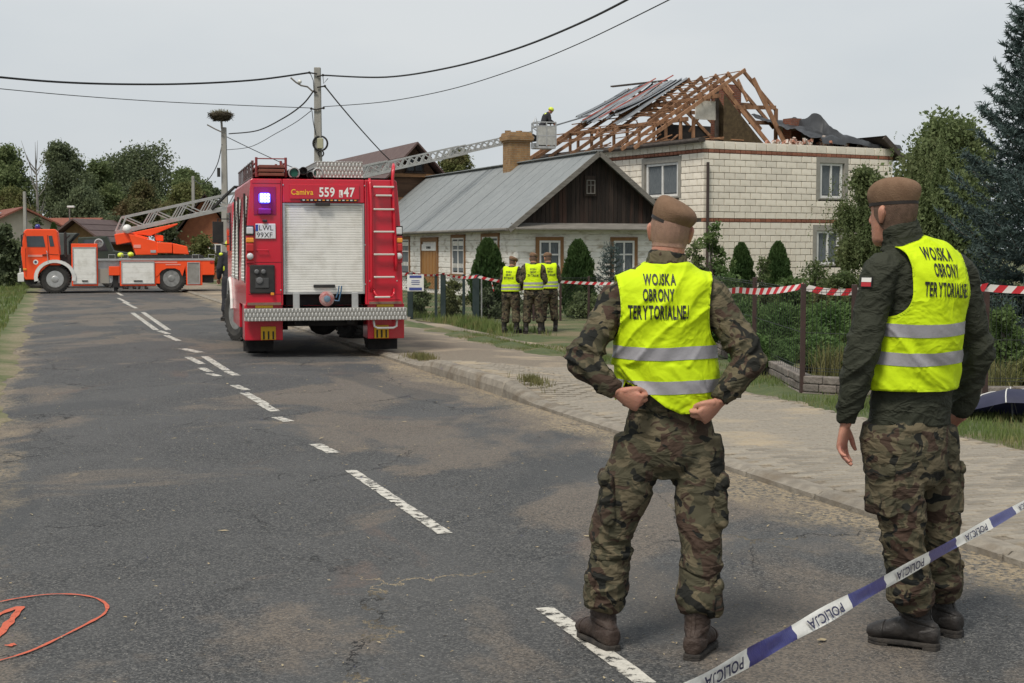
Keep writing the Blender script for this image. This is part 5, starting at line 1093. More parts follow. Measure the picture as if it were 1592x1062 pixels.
# clipped thujas
def thuja(label, x, D, ytop, ybot, halfw, seed, gz0=-.15):
    r = np.random.default_rng(seed); P = px(x, ytop, D); H = P.z-gz0; hw = halfw*D/FPX; n = 9000
    t = thing('thuja_shrub', label, 'shrub', (P.x, P.y, gz0)); th = r.uniform(0, 6.28, n); u = r.random(n)
    prof = np.sin(np.pi*np.clip(.24+.755*u, 0, 1))**.55*(.90+.07*np.sin(th*3+u*9+seed)+.06*np.sin(th*5-u*17+seed)+.05*np.sin(u*31+th*2)); rad = hw*prof*(.72+.34*r.random(n)**.6+.05*np.sin(u*40+th*5)+.12*(r.random(n) > .96))
    c = np.stack([np.cos(th)*rad, np.sin(th)*rad, .04+u*H*.98], 1); d = np.stack([np.cos(th)*.5, np.sin(th)*.5, np.full(n, 1.3)], 1)
    dd = d+r.normal(size=(n, 3))*.35; dd /= np.linalg.norm(dd, axis=1)[:, None]; uu = np.cross(dd, r.normal(size=(n, 3))); uu /= np.linalg.norm(uu, axis=1)[:, None]; s = r.uniform(.07, .14, n)[:, None]
    i = np.arange(n); vs = np.concatenate([c-dd*s*.5, c+uu*s*.22, c+dd*s*.6, c-uu*s*.22]); link('crown', np_mesh('crown', vs, np.stack([i, i+n, i+2*n, i+3*n], 1)), LF_THU, t)
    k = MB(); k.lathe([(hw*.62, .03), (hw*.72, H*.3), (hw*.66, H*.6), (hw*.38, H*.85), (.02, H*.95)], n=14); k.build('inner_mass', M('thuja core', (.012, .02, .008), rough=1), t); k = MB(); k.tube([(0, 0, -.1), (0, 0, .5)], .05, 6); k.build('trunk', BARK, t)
thuja('rounded thuja in front of the corner of the metal roofed house', 758, 38, 372, 500, 28, 1); thuja('rounded thuja between the two gable windows behind the fence', 899, 38.6, 374, 500, 27, 2)
thuja('narrow thuja by the leafy shrubs at the block house corner', 1153, 44, 379, 440, 20, 3); thuja('narrow thuja below the red brick band of the block house', 1210, 43, 377, 440, 21, 4); thuja('slim twin thuja by the cream gable', 83, 78, 346, 400, 10, 5, 0)
# spruces
def spruce(label, x, D, ytop, hw, seed, gz0=-.1, needles=7, lev=.2, nl=.055, H=None, xw=None, boost=1.):
    r = random.Random(seed); P = px(x, ytop, D); H = H or P.z-gz0; t = thing('blue_spruce', label, 'tree', (P.x, P.y, gz0)); b = MB(); b.tube([(0, 0, 0), (0, 0, H*.5), (0, 0, H)], [H*.02, H*.012, .01], 8)
    A = []; B = []; S = []; z = .25
    while z < H-.1:
        k = 8; f = (1-z/H)**.85; ph = r.uniform(0, 6.28)
        for i in range(k):
            a = ph+2*math.pi*i/k+r.uniform(-.25, .25); ln = hw*(f*.95+.05)*r.uniform(.78, 1.14); el = r.uniform(-.18, .22)+.35*(z/H); q = []
            for j in range(6):
                s = j/5; q.append(V((math.cos(a)*ln*s, math.sin(a)*ln*s, z+ln*(el*s-.22*s*(1-s)*1.6+.16*s**3))))
            b.tube(q, [.022*(1-.8*j/5)*f+.004 for j in range(6)], 4, cap=False)
            step = .09*boost; d = .14*ln
            while d < ln:
                s = d/ln; j = min(4, int(s*5)); p = q[j]+(q[j+1]-q[j])*(s*5-j); tl = min(.36, .14+.5*(ln-d))*r.uniform(.6, 1.1); dirv = (q[j+1]-q[j]).normalized(); sd2 = dirv.cross(V((0, 0, 1))).normalized()
                for sgn in (-1, 1): A.append(p); B.append(p+(dirv*.62+sd2*sgn*.75+V((0, 0, r.uniform(-.18, .12)))).normalized()*tl)
                d += step
            A.append(q[4]); B.append(q[5]+(q[5]-q[4]).normalized()*.1)
        z += lev*(1.15-.4*z/H)
    A = np.array(A); B = np.array(B); m = needles*2; rr_ = np.random.default_rng(seed); n = len(A); u = np.tile(np.linspace(.05, 1, m), n); ax = np.repeat(B-A, m, 0); c = np.repeat(A, m, 0)+ax*u[:, None]
    ax /= np.linalg.norm(ax, axis=1)[:, None]; d = ax*.7+rr_.normal(size=ax.shape)*.75; d /= np.linalg.norm(d, axis=1)[:, None]; w = np.cross(d, rr_.normal(size=d.shape)); w /= np.linalg.norm(w, axis=1)[:, None]; s = rr_.uniform(.7, 1.3, (len(c), 1))*nl; i = np.arange(len(c)); k = len(c)
    vs = np.concatenate([c-w*s*.16, c+w*s*.16, c+d*s*1.3]); b.build('trunk', BARK, t); link('crown', np_mesh('crown', vs, np.stack([i, i+k, i+2*k], 1)), LF_BLUE, t); return t
spruce('large blue spruce towering behind the soldier in the dark jacket', 1640, 23, 0, 2.0, 5, H=6.4, needles=8, nl=.08, lev=.2)
spruce('small blue spruce under the gable window by the thuja', 950, 39, 376, .62, 6, H=1.95, needles=4, lev=.16, boost=1.3)
# garden of the block house
tree('weeping_birch', 'weeping birch with hanging twigs before the block house window', 1350, 36, 256, 440, 60, LF_BIR, 41, 17000, .095, -.1, inner=.2, sparse=.95, nb=24, bark=BBARK)
tree('willow_tree', 'yellowish green willow rising beside the blue spruce', 1474, 47, 176, 440, 88, LF_WIL, 42, 44000, .15, -.1, nb=40, sparse=1.2, bark=BARK)
# hanging twigs of the birch and willow
def hanging(parent_label, x, D, y0, y1, halfw, n, seed, mat, ln=.9, leaf=.05):
    r = np.random.default_rng(seed); C = []; 
    for _ in range(n):
        xx = x+r.normal(0, halfw*.5); yy = r.uniform(y0, y1); p = px(xx, yy, D+r.normal(0, .8)); L_ = ln*r.uniform(.4, 1.2); k = int(L_/.05); sx_ = r.normal(0, .12)
        for j in range(k): C.append((p.x+sx_*j*.05+r.normal(0, .02), p.y+r.normal(0, .02), p.z-j*.05))
    C = np.array(C); vs, fs = leaves_np(C, np.zeros_like(C), leaf, r, .5, 1.2); vs -= np.tile(np.array(parent_label.location), (len(vs), 1)); link('hanging_twigs', np_mesh('twigs', vs, fs), mat, parent_label)
TB_ = [o for o in bpy.data.objects if o.name.startswith('weeping_birch')][0]; hanging(TB_, 1345, 36, 270, 400, 55, 420, 3, LF_BIR, 1.0, .06)
TW_ = [o for o in bpy.data.objects if o.name.startswith('willow_tree')][0]; hanging(TW_, 1465, 46, 200, 400, 62, 520, 4, LF_WIL, 1.3, .075)
bush('tall leafy shrub with upright shoots at the block house corner', 1108, 40, 345, 36, LF_BUSH, 51, 3200, .10, -.15, nb=12, inner=.2)
bush('dark leafy shrub between the soldier and the downpipe', 1080, 38, 378, 26, LF_MID, 52, 2500, .09, -.15)
bush('loose garden bush between the two narrow thujas', 1182, 41, 396, 22, LF_BIR, 53, 1600, .08, -.15, inner=.2)
bush('flowering bush under the lower block house window', 1268, 34, 404, 42, LF_BIR, 54, 3500, .07, -.12, inner=.2)
bush('low rust coloured shrub behind the brown fence post', 1275, 24, 452, 30, LF_RUST, 55, 1800, .05, 0)
for i, (x, D, yt, hw_, lb) in enumerate(((1215, 20.5, 468, 66, 'spreading juniper to the left of the brown fence post'), (1292, 21.5, 466, 64, 'spreading juniper behind the wire panel fence'), (1150, 22, 462, 60, 'spreading juniper next to the camouflage sleeve'), (1262, 18.8, 520, 60, 'lower juniper close to the garden wall'), (1185, 18.4, 520, 45, 'lower juniper beside the left end of the garden wall'))):
    r = np.random.default_rng(60+i); P = px(x, yt, D); z0 = gz(P.x, P.y); t = thing('juniper_shrub', lb, 'shrub', (P.x, P.y, z0)); H = P.z-z0; hw2 = hw_*D/FPX; n = 11000
    th = r.uniform(0, 6.28, n); q = r.random(n)**.5; zz = H*(.18+.82*np.sqrt(np.clip(1-q**2*.8, 0, 1))*(.55+.45*r.random(n)))*(.8+.2*np.sin(th*5+q*7)); c = np.stack([np.cos(th)*q*hw2*1.1, np.sin(th)*q*hw2*.8, zz], 1)
    d = np.stack([np.cos(th)*.9, np.sin(th)*.9, np.full(n, .75)], 1); vs, fs = leaves_np(c, d*1.6, .085, r, .28); link('crown', np_mesh('crown', vs, fs), LF_JUN, t); b = MB()
    for k in range(7): a = k*.9; b.tube([(0, 0, -.02), (math.cos(a)*hw2*.4, math.sin(a)*hw2*.3, H*.4), (math.cos(a)*hw2*.8, math.sin(a)*hw2*.6, H*.65)], [.03, .02, .008], 5)
    b.build('stem', BARK, t)
for i, (x, D, yt, hw_, m_, lb) in enumerate(((1562, 18, 480, 60, LF_BUSH, 'light green leafy bush beside the dark jacket sleeve'), (1600, 17, 560, 55, LF_OLV, 'yellow green ground shrub above the folded umbrella'), (1515, 20, 500, 40, LF_MID, 'dark shrub behind the second soldier'), (1330, 18, 545, 26, LF_BIR, 'small pale shrub by the soldier in the dark jacket'), (1400, 21, 470, 60, LF_DARK, 'dark evergreen shrub under the willow'), (1590, 26, 470, 90, LF_DARK, 'dense dark shrub under the blue spruce'))):
    bush(lb, x, D, yt, hw_, m_, 70+i, 3500, .055, .03)
for i, (x, y, h, lb) in enumerate(((1300, 590, .5, 'dry ornamental grass clump behind the wire fence'), (1318, 560, .5, 'pale ornamental grass behind the junipers'), (1560, 612, .45, 'yellowing grass clump by the garden wall'))):
    P = gp(x, y, .03); r = np.random.default_rng(i); pts = [(P.x+r.normal(0, .12), P.y+r.normal(0, .12)+.3, .02) for _ in range(260)]; tag(link('ornamental_grass', blades(pts, h*.5, h, .005, i, .9), DRYG), lb, 'grass', kind='stuff')
for i, (x, D, yt, hw_, m_, lb) in enumerate(((1130, 30, 428, 60, LF_BUSH, 'bright green bush below the narrow thujas'), (1230, 29, 432, 50, LF_BUSH, 'leafy bush behind the junipers'), (1310, 30, 425, 50, LF_BIR, 'mixed green bush below the weeping birch'), (1440, 32, 400, 70, LF_MID, 'tall green bush between the willow and the fence'), (1545, 30, 420, 60, LF_BUSH, 'green bush between the willow and the spruce'))):
    bush(lb, x, D, yt, hw_, m_, 170+i, 6000, .075, -.05, nb=14)
# hedge weeds behind the left fence
for i, (x, D, yt, hw_, m_, lb) in enumerate(((655, 38.8, 432, 22, LF_MID, 'vine covered hedge behind the sign post'), (705, 37.6, 434, 24, LF_OLV, 'weedy hedge behind the green fence gate'), (760, 37.6, 445, 24, LF_DARK, 'dark hedge behind the chain link by the thuja'), (835, 38.2, 450, 40, LF_DARK, 'hedge behind the three soldiers'), (905, 38.0, 456, 40, LF_MID, 'low hedge below the second thuja'), (985, 38.5, 440, 40, LF_DARK, 'dark hedge behind the soldier with hands on hips'), (1060, 30, 440, 50, LF_MID, 'garden hedge hidden by the first soldier'))):
    bush(lb, x, D, yt, hw_, m_, 80+i, 2600, .07, -.18)
# ================================================================== FENCES, POLES, CABLES
DGRN = M('dark green fence paint', (.018, .032, .032), (.03, .045, .044), 6, rough=.6); FBRN = M('brown post', (.055, .032, .027), (.04, .025, .022), 8, rough=.6); WIRE = M('fence wire', (.04, .045, .042), rough=.5, metal=.4)
def fg(x, y, z): return gp(x, y, z)
FA = fg(740, 500, -.18); FB = fg(638, 496, -.18); FC = gp(1247, 615, .02)
cf = thing('chain_link_fence', 'dark green chain link fence with posts along the hedge', 'fence', (FA.x, FA.y, -.18)); inv_ = -V((FA.x, FA.y, -.18))
def fpost(p, h, w_, mat=DGRN, parent=cf, off=inv_): MB().box(p+off+V((0, 0, h/2)), (w_, w_, h)).build('post', mat, parent, bev=.008)
for t, w_ in ((0, .17), (.18, .07), (.49, .13), (.6, .07), (1.0, .14), (1.6, .08), (2.2, .08)): p = FA+(FB-FA)*t; fpost(p, 1.18, w_)
MB().tube([FA+inv_+V((.14, -.02, 0)), FA+inv_+V((.14, -.02, 1.15))], .02, 6).build('post', ALU, cf)
p2 = V((3.35, 37.0, -.18)); seg = [FA+(p2-FA)*t for t in (.17, .34, .5, .67, .84, 1)]
for p in seg: fpost(p, 1.12, .06, FBRN)
def chain(a, c, h, parent, off, cell=.085, wr=.0022):
    b = MB(); d = c-a; Ln = d.length; d = d/Ln; up = V((0, 0, 1)); n = int((Ln+h)/cell)
    for i in range(n):
        t = i*cell
        for s in (0, 1):
            u0, u1 = t-h, t; z0, z1 = (0, h) if s else (h, 0)
            if u0 < 0: z0 = z0+(z1-z0)*(-u0/h); u0 = 0
            if u1 > Ln: z1 = z1-(z1-z0)*((u1-Ln)/max(1e-6, (u1-u0))); u1 = Ln
            if u1 <= u0: continue
            b.tube([a+off+d*u0+up*z0, a+off+d*u1+up*z1], wr, 3, cap=False)
    b.tube([a+off+up*h, c+off+up*h], .006, 4); o = b.build('chain_link', WIRE, parent); o['kind'] = 'stuff'
chain(FB+(FB-FA)*1.2, FA, 1.1, cf, inv_); pr = FA
for p in seg: chain(pr, p, 1.08, cf, inv_, .09); pr = p
wf = thing('wire_panel_fence', 'low wire panel fence with brown steel posts on the garden wall', 'fence', (FC.x, FC.y, 0)); io = -V((FC.x, FC.y, 0))
FPTS = [V((3.35, 36.9, 0)), V((3.33, 30, 0)), V((3.3, 24, 0)), V((3.27, 19.5, 0)), FC, gp(1326, 623, .0), gp(1440, 634, 0), gp(1530, 638, 0), gp(1700, 640, 0)]
for i, p in enumerate(FPTS): MB().box(V((p.x, p.y, 0))+io+V((0, 0, .62)), (.055, .055, 1.28)).build('post', FBRN, wf, bev=.006)
for a, c in zip(FPTS[:-1], FPTS[1:]):
    a, c = V((a.x, a.y, 0)), V((c.x, c.y, 0)); d = c-a; n = int(d.length/(.05 if max(a.y, c.y) < 18 else .14)); b = MB()
    for i in range(1, n): b.tube([a+io+d*i/n+V((0, 0, .26)), a+io+d*i/n+V((0, 0, 1.2))], .0028, 3, cap=False)
    for z in (.30, .33, .72, 1.17, 1.2): b.tube([a+io+V((0, 0, z)), c+io+V((0, 0, z))], .003, 4)
    o = b.build('wire_panel', WIRE, wf); o['kind'] = 'stuff'
gw = thing('garden_wall', 'low wall of grey brown stone blocks under the wire fence', 'wall', (FC.x, FC.y, 0)); STN = M('rough wall stone', (.15, .13, .115), (.22, .195, .17), 7, rough=.95, bump=1, bsc=18, rnd=.2, c3=(.12, .1, .085), sc3=4)
rr = random.Random(9)
for a, c in zip(FPTS[:-1], FPTS[1:]):
    a, c = V((a.x, a.y, 0)), V((c.x, c.y, 0)); d = c-a; ang = math.atan2(d.y, d.x); nn = V((-d.y, d.x, 0)).normalized()*.05
    MB().bar(a+io+nn+V((0, 0, .1)), c+io+nn+V((0, 0, .1)), .09, .26).build('wall_core', MORT, gw)
    for cidx in range(3):
        x = 0; Ln = d.length
        while x < Ln-.03:
            w_ = min(rr.uniform(.2, .42), Ln-x)
            if Ln-x-w_ < .08: w_ = Ln-x
            p = a+io+d*((x+w_/2)/Ln)+nn+V((0, 0, -.02+.04+cidx*.09)); MB().box(p, (w_-.008, .15+rr.uniform(-.015, .02), .083), rz=ang).build('stone', STN, gw, bev=.012); x += w_
# sign on the fence
P = px(646, 440, 36.6); sg = thing('notice_board', 'white notice board with blue lines on the green fence', 'sign', P); MB().box((0, 0, 0), (.42, .02, .42)).build('panel', WHITE, sg, bev=.004); SB = M('sign blue', (.05, .07, .25), rough=.6)
for z, w_, h_ in ((.16, .3, .06), (.06, .2, .015), (.02, .22, .015), (-.03, .2, .015), (-.15, .32, .07)): MB().box((0, -.013, z), (w_, .006, h_)).build('print_line', SB, sg)
for z in (-.12, .12): MB().box((0, .03, z), (.5, .04, .03)).build('bracket', DGRN, sg)
# striped barrier tapes
TW, TR = M('tape white', (.72, .68, .64), rough=.5, trans=.15), M('tape red', (.55, .03, .04), rough=.5, trans=.15)
def ribbon3(pts, wd, seglen, twist=0, sag=0, lean=.06):
    a = []; 
    for i in range(len(pts)-1):
        n = max(2, int((pts[i+1]-pts[i]).length/seglen*2))
        for k in range(n): t = k/n; p = pts[i]+(pts[i+1]-pts[i])*t; a.append(p-V((0, 0, sag*4*t*(1-t))))
    a.append(pts[-1]); b = MB()
    for i in range(len(a)-1):
        d = (a[i+1]-a[i]).normalized(); n0 = V((0, 0, 1))*math.cos(twist*math.sin(i*.11))+V((d.y, -d.x, 0))*math.sin(twist*math.sin(i*.11)); n1 = V((0, 0, 1))*math.cos(twist*math.sin((i+1)*.11))+V((d.y, -d.x, 0))*math.sin(twist*math.sin((i+1)*.11))
        b.cm = i % 2; sl = d*lean; b.add([a[i]-n0*wd/2, a[i+1]-n1*wd/2, a[i+1]+n1*wd/2+sl, a[i]+n0*wd/2+sl], [(0, 1, 2, 3)])
    return b
def tape(label, P, wd=.075, seg=.16, tw=.5, sag=.03):
    b = ribbon3(P, wd, seg, tw, sag); o = b.build('barrier_tape', [TW, TR]); tag(o, label, 'tape', 'red and white barrier tape on the fences')
tape('red and white striped tape on the left of the brown post', [px(1040, 452, 19), px(1147, 451, 17.4), px(1243, 446, 16.1)])
tape('red and white striped tape running from the brown post behind the dark jacket', [px(1250, 446, 16.1), px(1330, 453, 15.8), px(1440, 450, 15.2), px(1530, 447, 14.5), px(1700, 446, 14.3)], .075, .16, .25)
tape('red and white striped tape behind the three soldiers', [px(742, 430, 35.8), px(800, 440, 35.9), px(870, 438, 36.2), px(980, 441, 36.6)], .07, .18, .4, .02)
tape('faded striped tape tied along the green fence', [px(598, 426, 37.8), px(640, 424, 37.5), px(690, 426, 36.7), px(740, 430, 35.8)], .07, .2, .8, .05)
P = px(764, 437, 35.2); o = ribbon3([P, P+V((.05, 0, -.22))], .07, .1).build('tape_tail', [TW, TR]); tag(o, 'loose end of striped tape hanging near the chain link post', 'tape', 'red and white barrier tape on the fences')
# police tape in the foreground
def tp(x): return px(x, 1023-.555*(x-1163), 1/(.364-(x-1040)*(.364-.1515)/552))
PW, PB = M('police tape white', (.82, .80, .74), (.76, .74, .68), 9, rough=.4, bump=.15, bsc=20), M('police tape blue', (.018, .016, .15), (.024, .022, .18), 9, rough=.35, bump=.15, bsc=20)
pt = thing('police_tape', 'blue and white police tape stretched low in front of the soldiers', 'tape', tp(1300)); po = -tp(1300)
cuts = [640, 780, 930, 1163, 1235, 1322, 1376, 1445, 1487, 1541, 1577, 1602, 1622, 1640, 1655]
dT = (tp(1600)-tp(1100)).normalized(); nT = (V((0, 0, 1))-dT*dT.z).normalized(); fT = dT.cross(nT)
NAVY = M('police lettering', (.015, .014, .06), rough=.5)
def prof_(x): a = .3+.25*math.sin(x*.021); return nT*math.cos(a)-fT*math.sin(a)
for i, (x0, x1) in enumerate(zip(cuts[:-1], cuts[1:])):
    b = MB(); k = 14; rows = []
    for j in range(k+1):
        x = x0+(x1-x0)*j/k; c = tp(x)+po; n = prof_(x); hwid = .0195+.002*math.sin(x*.05); cr = fT*-.004*math.sin(x*.09)
        rows.append([c-n*hwid, c-n*hwid*.35+cr, c+n*hwid*.4-cr*.6, c+n*hwid])
    b.grid(rows); sgm = b.build('tape_segment', PW if i % 2 == 0 else PB, pt, smooth=True)
    if i % 2 == 0:
        L0, L1 = tp(x0), tp(x1); Lm = (L1-L0).length; xa = x0 if x0 != 930 else 1063; tl = (tp(x1)-tp(xa)).length*.62; mid = tp(xa)+(tp(x1)-tp(xa))*(.5 if x0 != 930 else .56)
        vs, fs = text_geo('POLICJA', .0255, 1.0, .02); wx = max(v[0] for v in vs)-min(v[0] for v in vs); kx = tl/wx; n = prof_((xa+x1)/2)
        vv2 = [mid+po-dT*(x*kx)-n*(y-.0128)+fT*(-.0075 if fT.y > 0 else .0075) for x, y in vs]
        me = bpy.data.meshes.new('lettering'); me.from_pydata(vv2, [], fs); me.update(); link('lettering', me, NAVY, sgm)
# umbrella
P = gp(1575, 655, .03); um = thing('umbrella', 'dark blue umbrella with pale ribs lying open on the grass', 'umbrella', P); NV = M('navy nylon', (.022, .024, .05), (.035, .037, .07), 6, rough=.55, trans=.1); cmb = MB(); RR, hh = .46, .24; n = 8
tilt = Euler((R(-22), R(10), .3)).to_matrix()
def up3(a, t): s = math.sin(t*math.pi/2); return tilt @ V((math.cos(a)*RR*s, math.sin(a)*RR*s, hh*math.cos(t*math.pi/2)+.02))+V((0, 0, .02))
for i in range(n):
    a0, a1 = 2*math.pi*i/n, 2*math.pi*(i+1)/n; b = MB(); rows = []
    for t in [k/6 for k in range(7)]: rows.append([up3(a0+(a1-a0)*s, t)*(1-.06*math.sin(s*math.pi)*t)+V((0, 0, 0)) for s in (0, .25, .5, .75, 1)])
    b.grid(rows); b.build('canopy_panel', NV, um, smooth=True); b = MB(); b.tube([up3(a0, k/6)*1.008 for k in range(7)], .006, 5); b.build('rib', WHITE, um)
b = MB(); b.tube([tilt @ V((0, 0, .02+hh-.4)), tilt @ V((0, 0, hh+.1))], .008, 6); b.build('shaft', ALU, um)
# utility poles
CONC = M('pole concrete', (.26, .25, .225), (.33, .32, .29), 5, rough=.9, bump=.3, bsc=20, stretch=(1, 1, .3))
def pole(label, x, D, ytop, w0, gz0=-.1, cross=True):
    P = px(x, ytop, D); t = thing('utility_pole', label, 'pole', (P.x, P.y, gz0)); H = P.z-gz0; b = MB(); b.add([(sx*w0*k, sy*w0*.8*k, z) for z, k in ((-.2, .62), (H, .42)) for sx, sy in ((-1, -1), (1, -1), (1, 1), (-1, 1))], [(0, 1, 5, 4), (1, 2, 6, 5), (2, 3, 7, 6), (3, 0, 4, 7), (4, 5, 6, 7)]); b.build('shaft', CONC, t, bev=.02); return t, H
p1, H1 = pole('concrete utility pole with a coil of cable behind the fire engine', 493.5, 48, 105, .25)
q = lambda x, y: px(x, y, 48-.14)-V(p1.location)
b = MB(); b.tube([q(487, 143), q(478, 135), q(468, 133), q(460, 128), q(452, 121)], .03, 6); b.build('bracket_arm', GREYW, p1); b = MB(); b.ball(q(466, 127), .07); b.build('insulator', WHITE, p1)
b = MB(); c = q(498, 223); b.tube([c+V((math.cos(a)*.235, 0, math.sin(a)*.235)) for a in [i*2*math.pi/20 for i in range(20)]], .035, 6, closed=True); b.tube([c+V((math.cos(a)*.09+.02, -.02, math.sin(a)*.1-.33)) for a in [i*2*math.pi/12 for i in range(12)]], .025, 6, closed=True); b.build('cable_coil', BLACK, p1)
MB().box(q(498, 223), (.2, .1, .34)).build('junction_box', M('pale box', (.36, .35, .24), rough=.6), p1, bev=.02); 
for pts_ in (((485, 172), (487, 190), (491, 210)), ((482, 113), (487, 125), (488, 140)), ((502, 117), (503, 130), (510, 122))): MB().tube([q(*u_) for u_ in pts_], .013, 5).build('drop_cable', BLACK, p1)
for x, y in ((481, 113), (502, 117), (503, 168), (484, 169), (488, 142), (505, 134)): b = MB(); b.tube([q(493, y+2), q(x, y)], .025, 5); b.ball(q(x, y), .045, 8, 5); b.build('cable_clamp', DARKM, p1)
p2_, H2 = pole('concrete utility pole carrying a stork nest', 348, 65, 198, .26)
q2 = lambda x, y: px(x, y, 64.8)-V(p2_.location)
b = MB(); b.tube([q2(346, 206), q2(335, 201), q2(322, 194)], .03, 5); b.tube([q2(345, 200), q2(344, 184)], .05, 6); b.build('bracket_arm', GREYW, p2_); b = MB(); b.box(q2(340, 268), (.12, .12, .4)); b.build('hanging_box', BLACK, p2_)
P = px(343.5, 186, 65); ns = thing('stork_nest', 'wide stork nest of twigs on top of the pole', 'nest', P); b = MB(); rr = random.Random(3)
for i in range(700):
    a = rr.uniform(0, 6.28); u = rr.random()**.5; zz = .35*rr.random(); rad = .28+.3*min(1, zz/.22); p = V((math.cos(a)*u*rad, math.sin(a)*u*rad, zz-.05)); d = V((-math.sin(a)+rr.uniform(-.6, .6), math.cos(a)+rr.uniform(-.6, .6), rr.uniform(-.35, .35))).normalized()*rr.uniform(.08, .24)
    b.tube([p-d, p+d], .009, 3, cap=False)
b.lathe([(.2, -.05), (.42, .1), (.48, .24), (.3, .3)], n=14); b.build('twig_mass', M('twigs', (.055, .045, .03), (.1, .085, .055), 8, rough=1), ns)
b = MB()
for i in range(120): a = rr.uniform(0, 6.28); u = rr.random()*.42; b.tube([V((math.cos(a)*u, math.sin(a)*u, .26)), V((math.cos(a)*u*1.1, math.sin(a)*u*1.1, .26+rr.uniform(.06, .22)))], .008, 3, cap=False)
o = b.build('grass_lining', DRYG, ns); o['kind'] = 'stuff'
pole('slim concrete pole beside the ladder rails', 300, 92, 274, .2)[0]; pole('slim concrete pole in front of the cream house', 38, 80, 298, .18); pole('thin distant pole between the trees', 145, 112, 314, .2)
P = px(108, 322, 100); t = thing('street_lamp', 'small street lamp with white head among the far roofs', 'lamp', (P.x, P.y, 0)); MB().tube([(0, 0, 0), (0, 0, P.z)], .05, 6).build('post', GREYW, t); MB().box((.1, 0, P.z+.02), (.5, .2, .14)).build('lamp_head', WHITE, t, bev=.03)
# cables
CAB = M('cable', (.02, .02, .022), rough=.6)
def cable(label, pts, r_):
    Q = []
    for i in range(len(pts)-1):
        for k in range(8):
            t = k/8; p0, p1_, p2q, p3 = pts[max(i-1, 0)], pts[i], pts[i+1], pts[min(i+2, len(pts)-1)]; Q.append(.5*((2*p1_)+(p2q-p0)*t+(2*p0-5*p1_+4*p2q-p3)*t*t+(3*p1_-p0-3*p2q+p3)*t**3))
    Q.append(pts[-1]); tag(MB().tube(Q, r_, 5).build('power_cable', CAB, smooth=True), label, 'cable')
def W(*a): return [px(x, y, D) for x, y, D in a]
cable('thick cable from the coil pole off to the left over the trees', W((481, 113, 47.9), (400, 124, 46), (300, 130, 44), (200, 131, 42), (100, 128, 40), (0, 120, 38), (-120, 106, 36)), .030)
cable('thick cable from the coil pole rising over the damaged house', W((502, 117, 47.9), (600, 120, 44), (700, 105, 40), (800, 77, 36), (900, 37, 32), (1000, -14, 28), (1100, -75, 24)), .026)
cable('thin wire from the coil pole off to the left', W((484, 168, 47.9), (380, 164, 46), (250, 158, 44), (120, 149, 42), (0, 138, 40), (-120, 126, 38)), .012)
cable('thin wire from the coil pole rising to the right', W((503, 166, 47.9), (600, 158, 44), (700, 139, 40), (800, 108, 36), (900, 68, 32), (1040, 0, 26), (1120, -42, 24)), .012)
cable('sagging cable between the coil pole and the nest pole', W((488, 141, 47.9), (470, 163, 50), (440, 184, 54), (400, 203, 59), (356, 208, 64.8)), .026)
cable('thin sagging wire between the two poles', W((484, 172, 47.9), (460, 190, 51), (430, 207, 55), (390, 228, 60), (352, 233, 64.8)), .013)
cable('house cable from the coil pole to the brown timber house', W((505, 134, 47.9), (530, 165, 53), (560, 200, 59), (590, 233, 65), (609, 252, 69)), .026)
cable('cable from the nest pole down towards the metal roof', W((353, 213, 64.8), (390, 231, 63), (440, 254, 61), (480, 270, 60)), .018)
cable('cable looping from the nest pole to the slim pole', W((345, 225, 64.9), (338, 255, 70), (325, 278, 78), (312, 286, 84), (301, 278, 92)), .022)
# ================================================================== PEOPLE
def _hash(ix, iy, iz, seed):
    h = (ix*374761393+iy*668265263+iz*2147483647+seed*974634777) & 0xffffffff
    h = ((h ^ (h >> 13))*1274126177) & 0xffffffff; return ((h ^ (h >> 16)) & 0xffff)/32767.5-1
def vnoise(P, seed=0):
    P = np.asarray(P, float); i = np.floor(P).astype(np.int64); f = P-i; u = f*f*f*(f*(f*6-15)+10); o = 0
    for dx in (0, 1):
        for dy in (0, 1):
            for dz in (0, 1):
                o = o+_hash(i[:, 0]+dx, i[:, 1]+dy, i[:, 2]+dz, seed)*(u[:, 0] if dx else 1-u[:, 0])*(u[:, 1] if dy else 1-u[:, 1])*(u[:, 2] if dz else 1-u[:, 2])
    return o
def cr(P, t):                                  # Catmull-Rom on rows
    n = len(P)-1; i = min(int(t), n-1); f = t-i; p0, p1, p2, p3 = P[max(i-1, 0)], P[i], P[i+1], P[min(i+2, n)]
    return .5*((2*p1)+(p2-p0)*f+(2*p0-5*p1+4*p2-p3)*f*f+(3*p1-p0-3*p2+p3)*f**3)
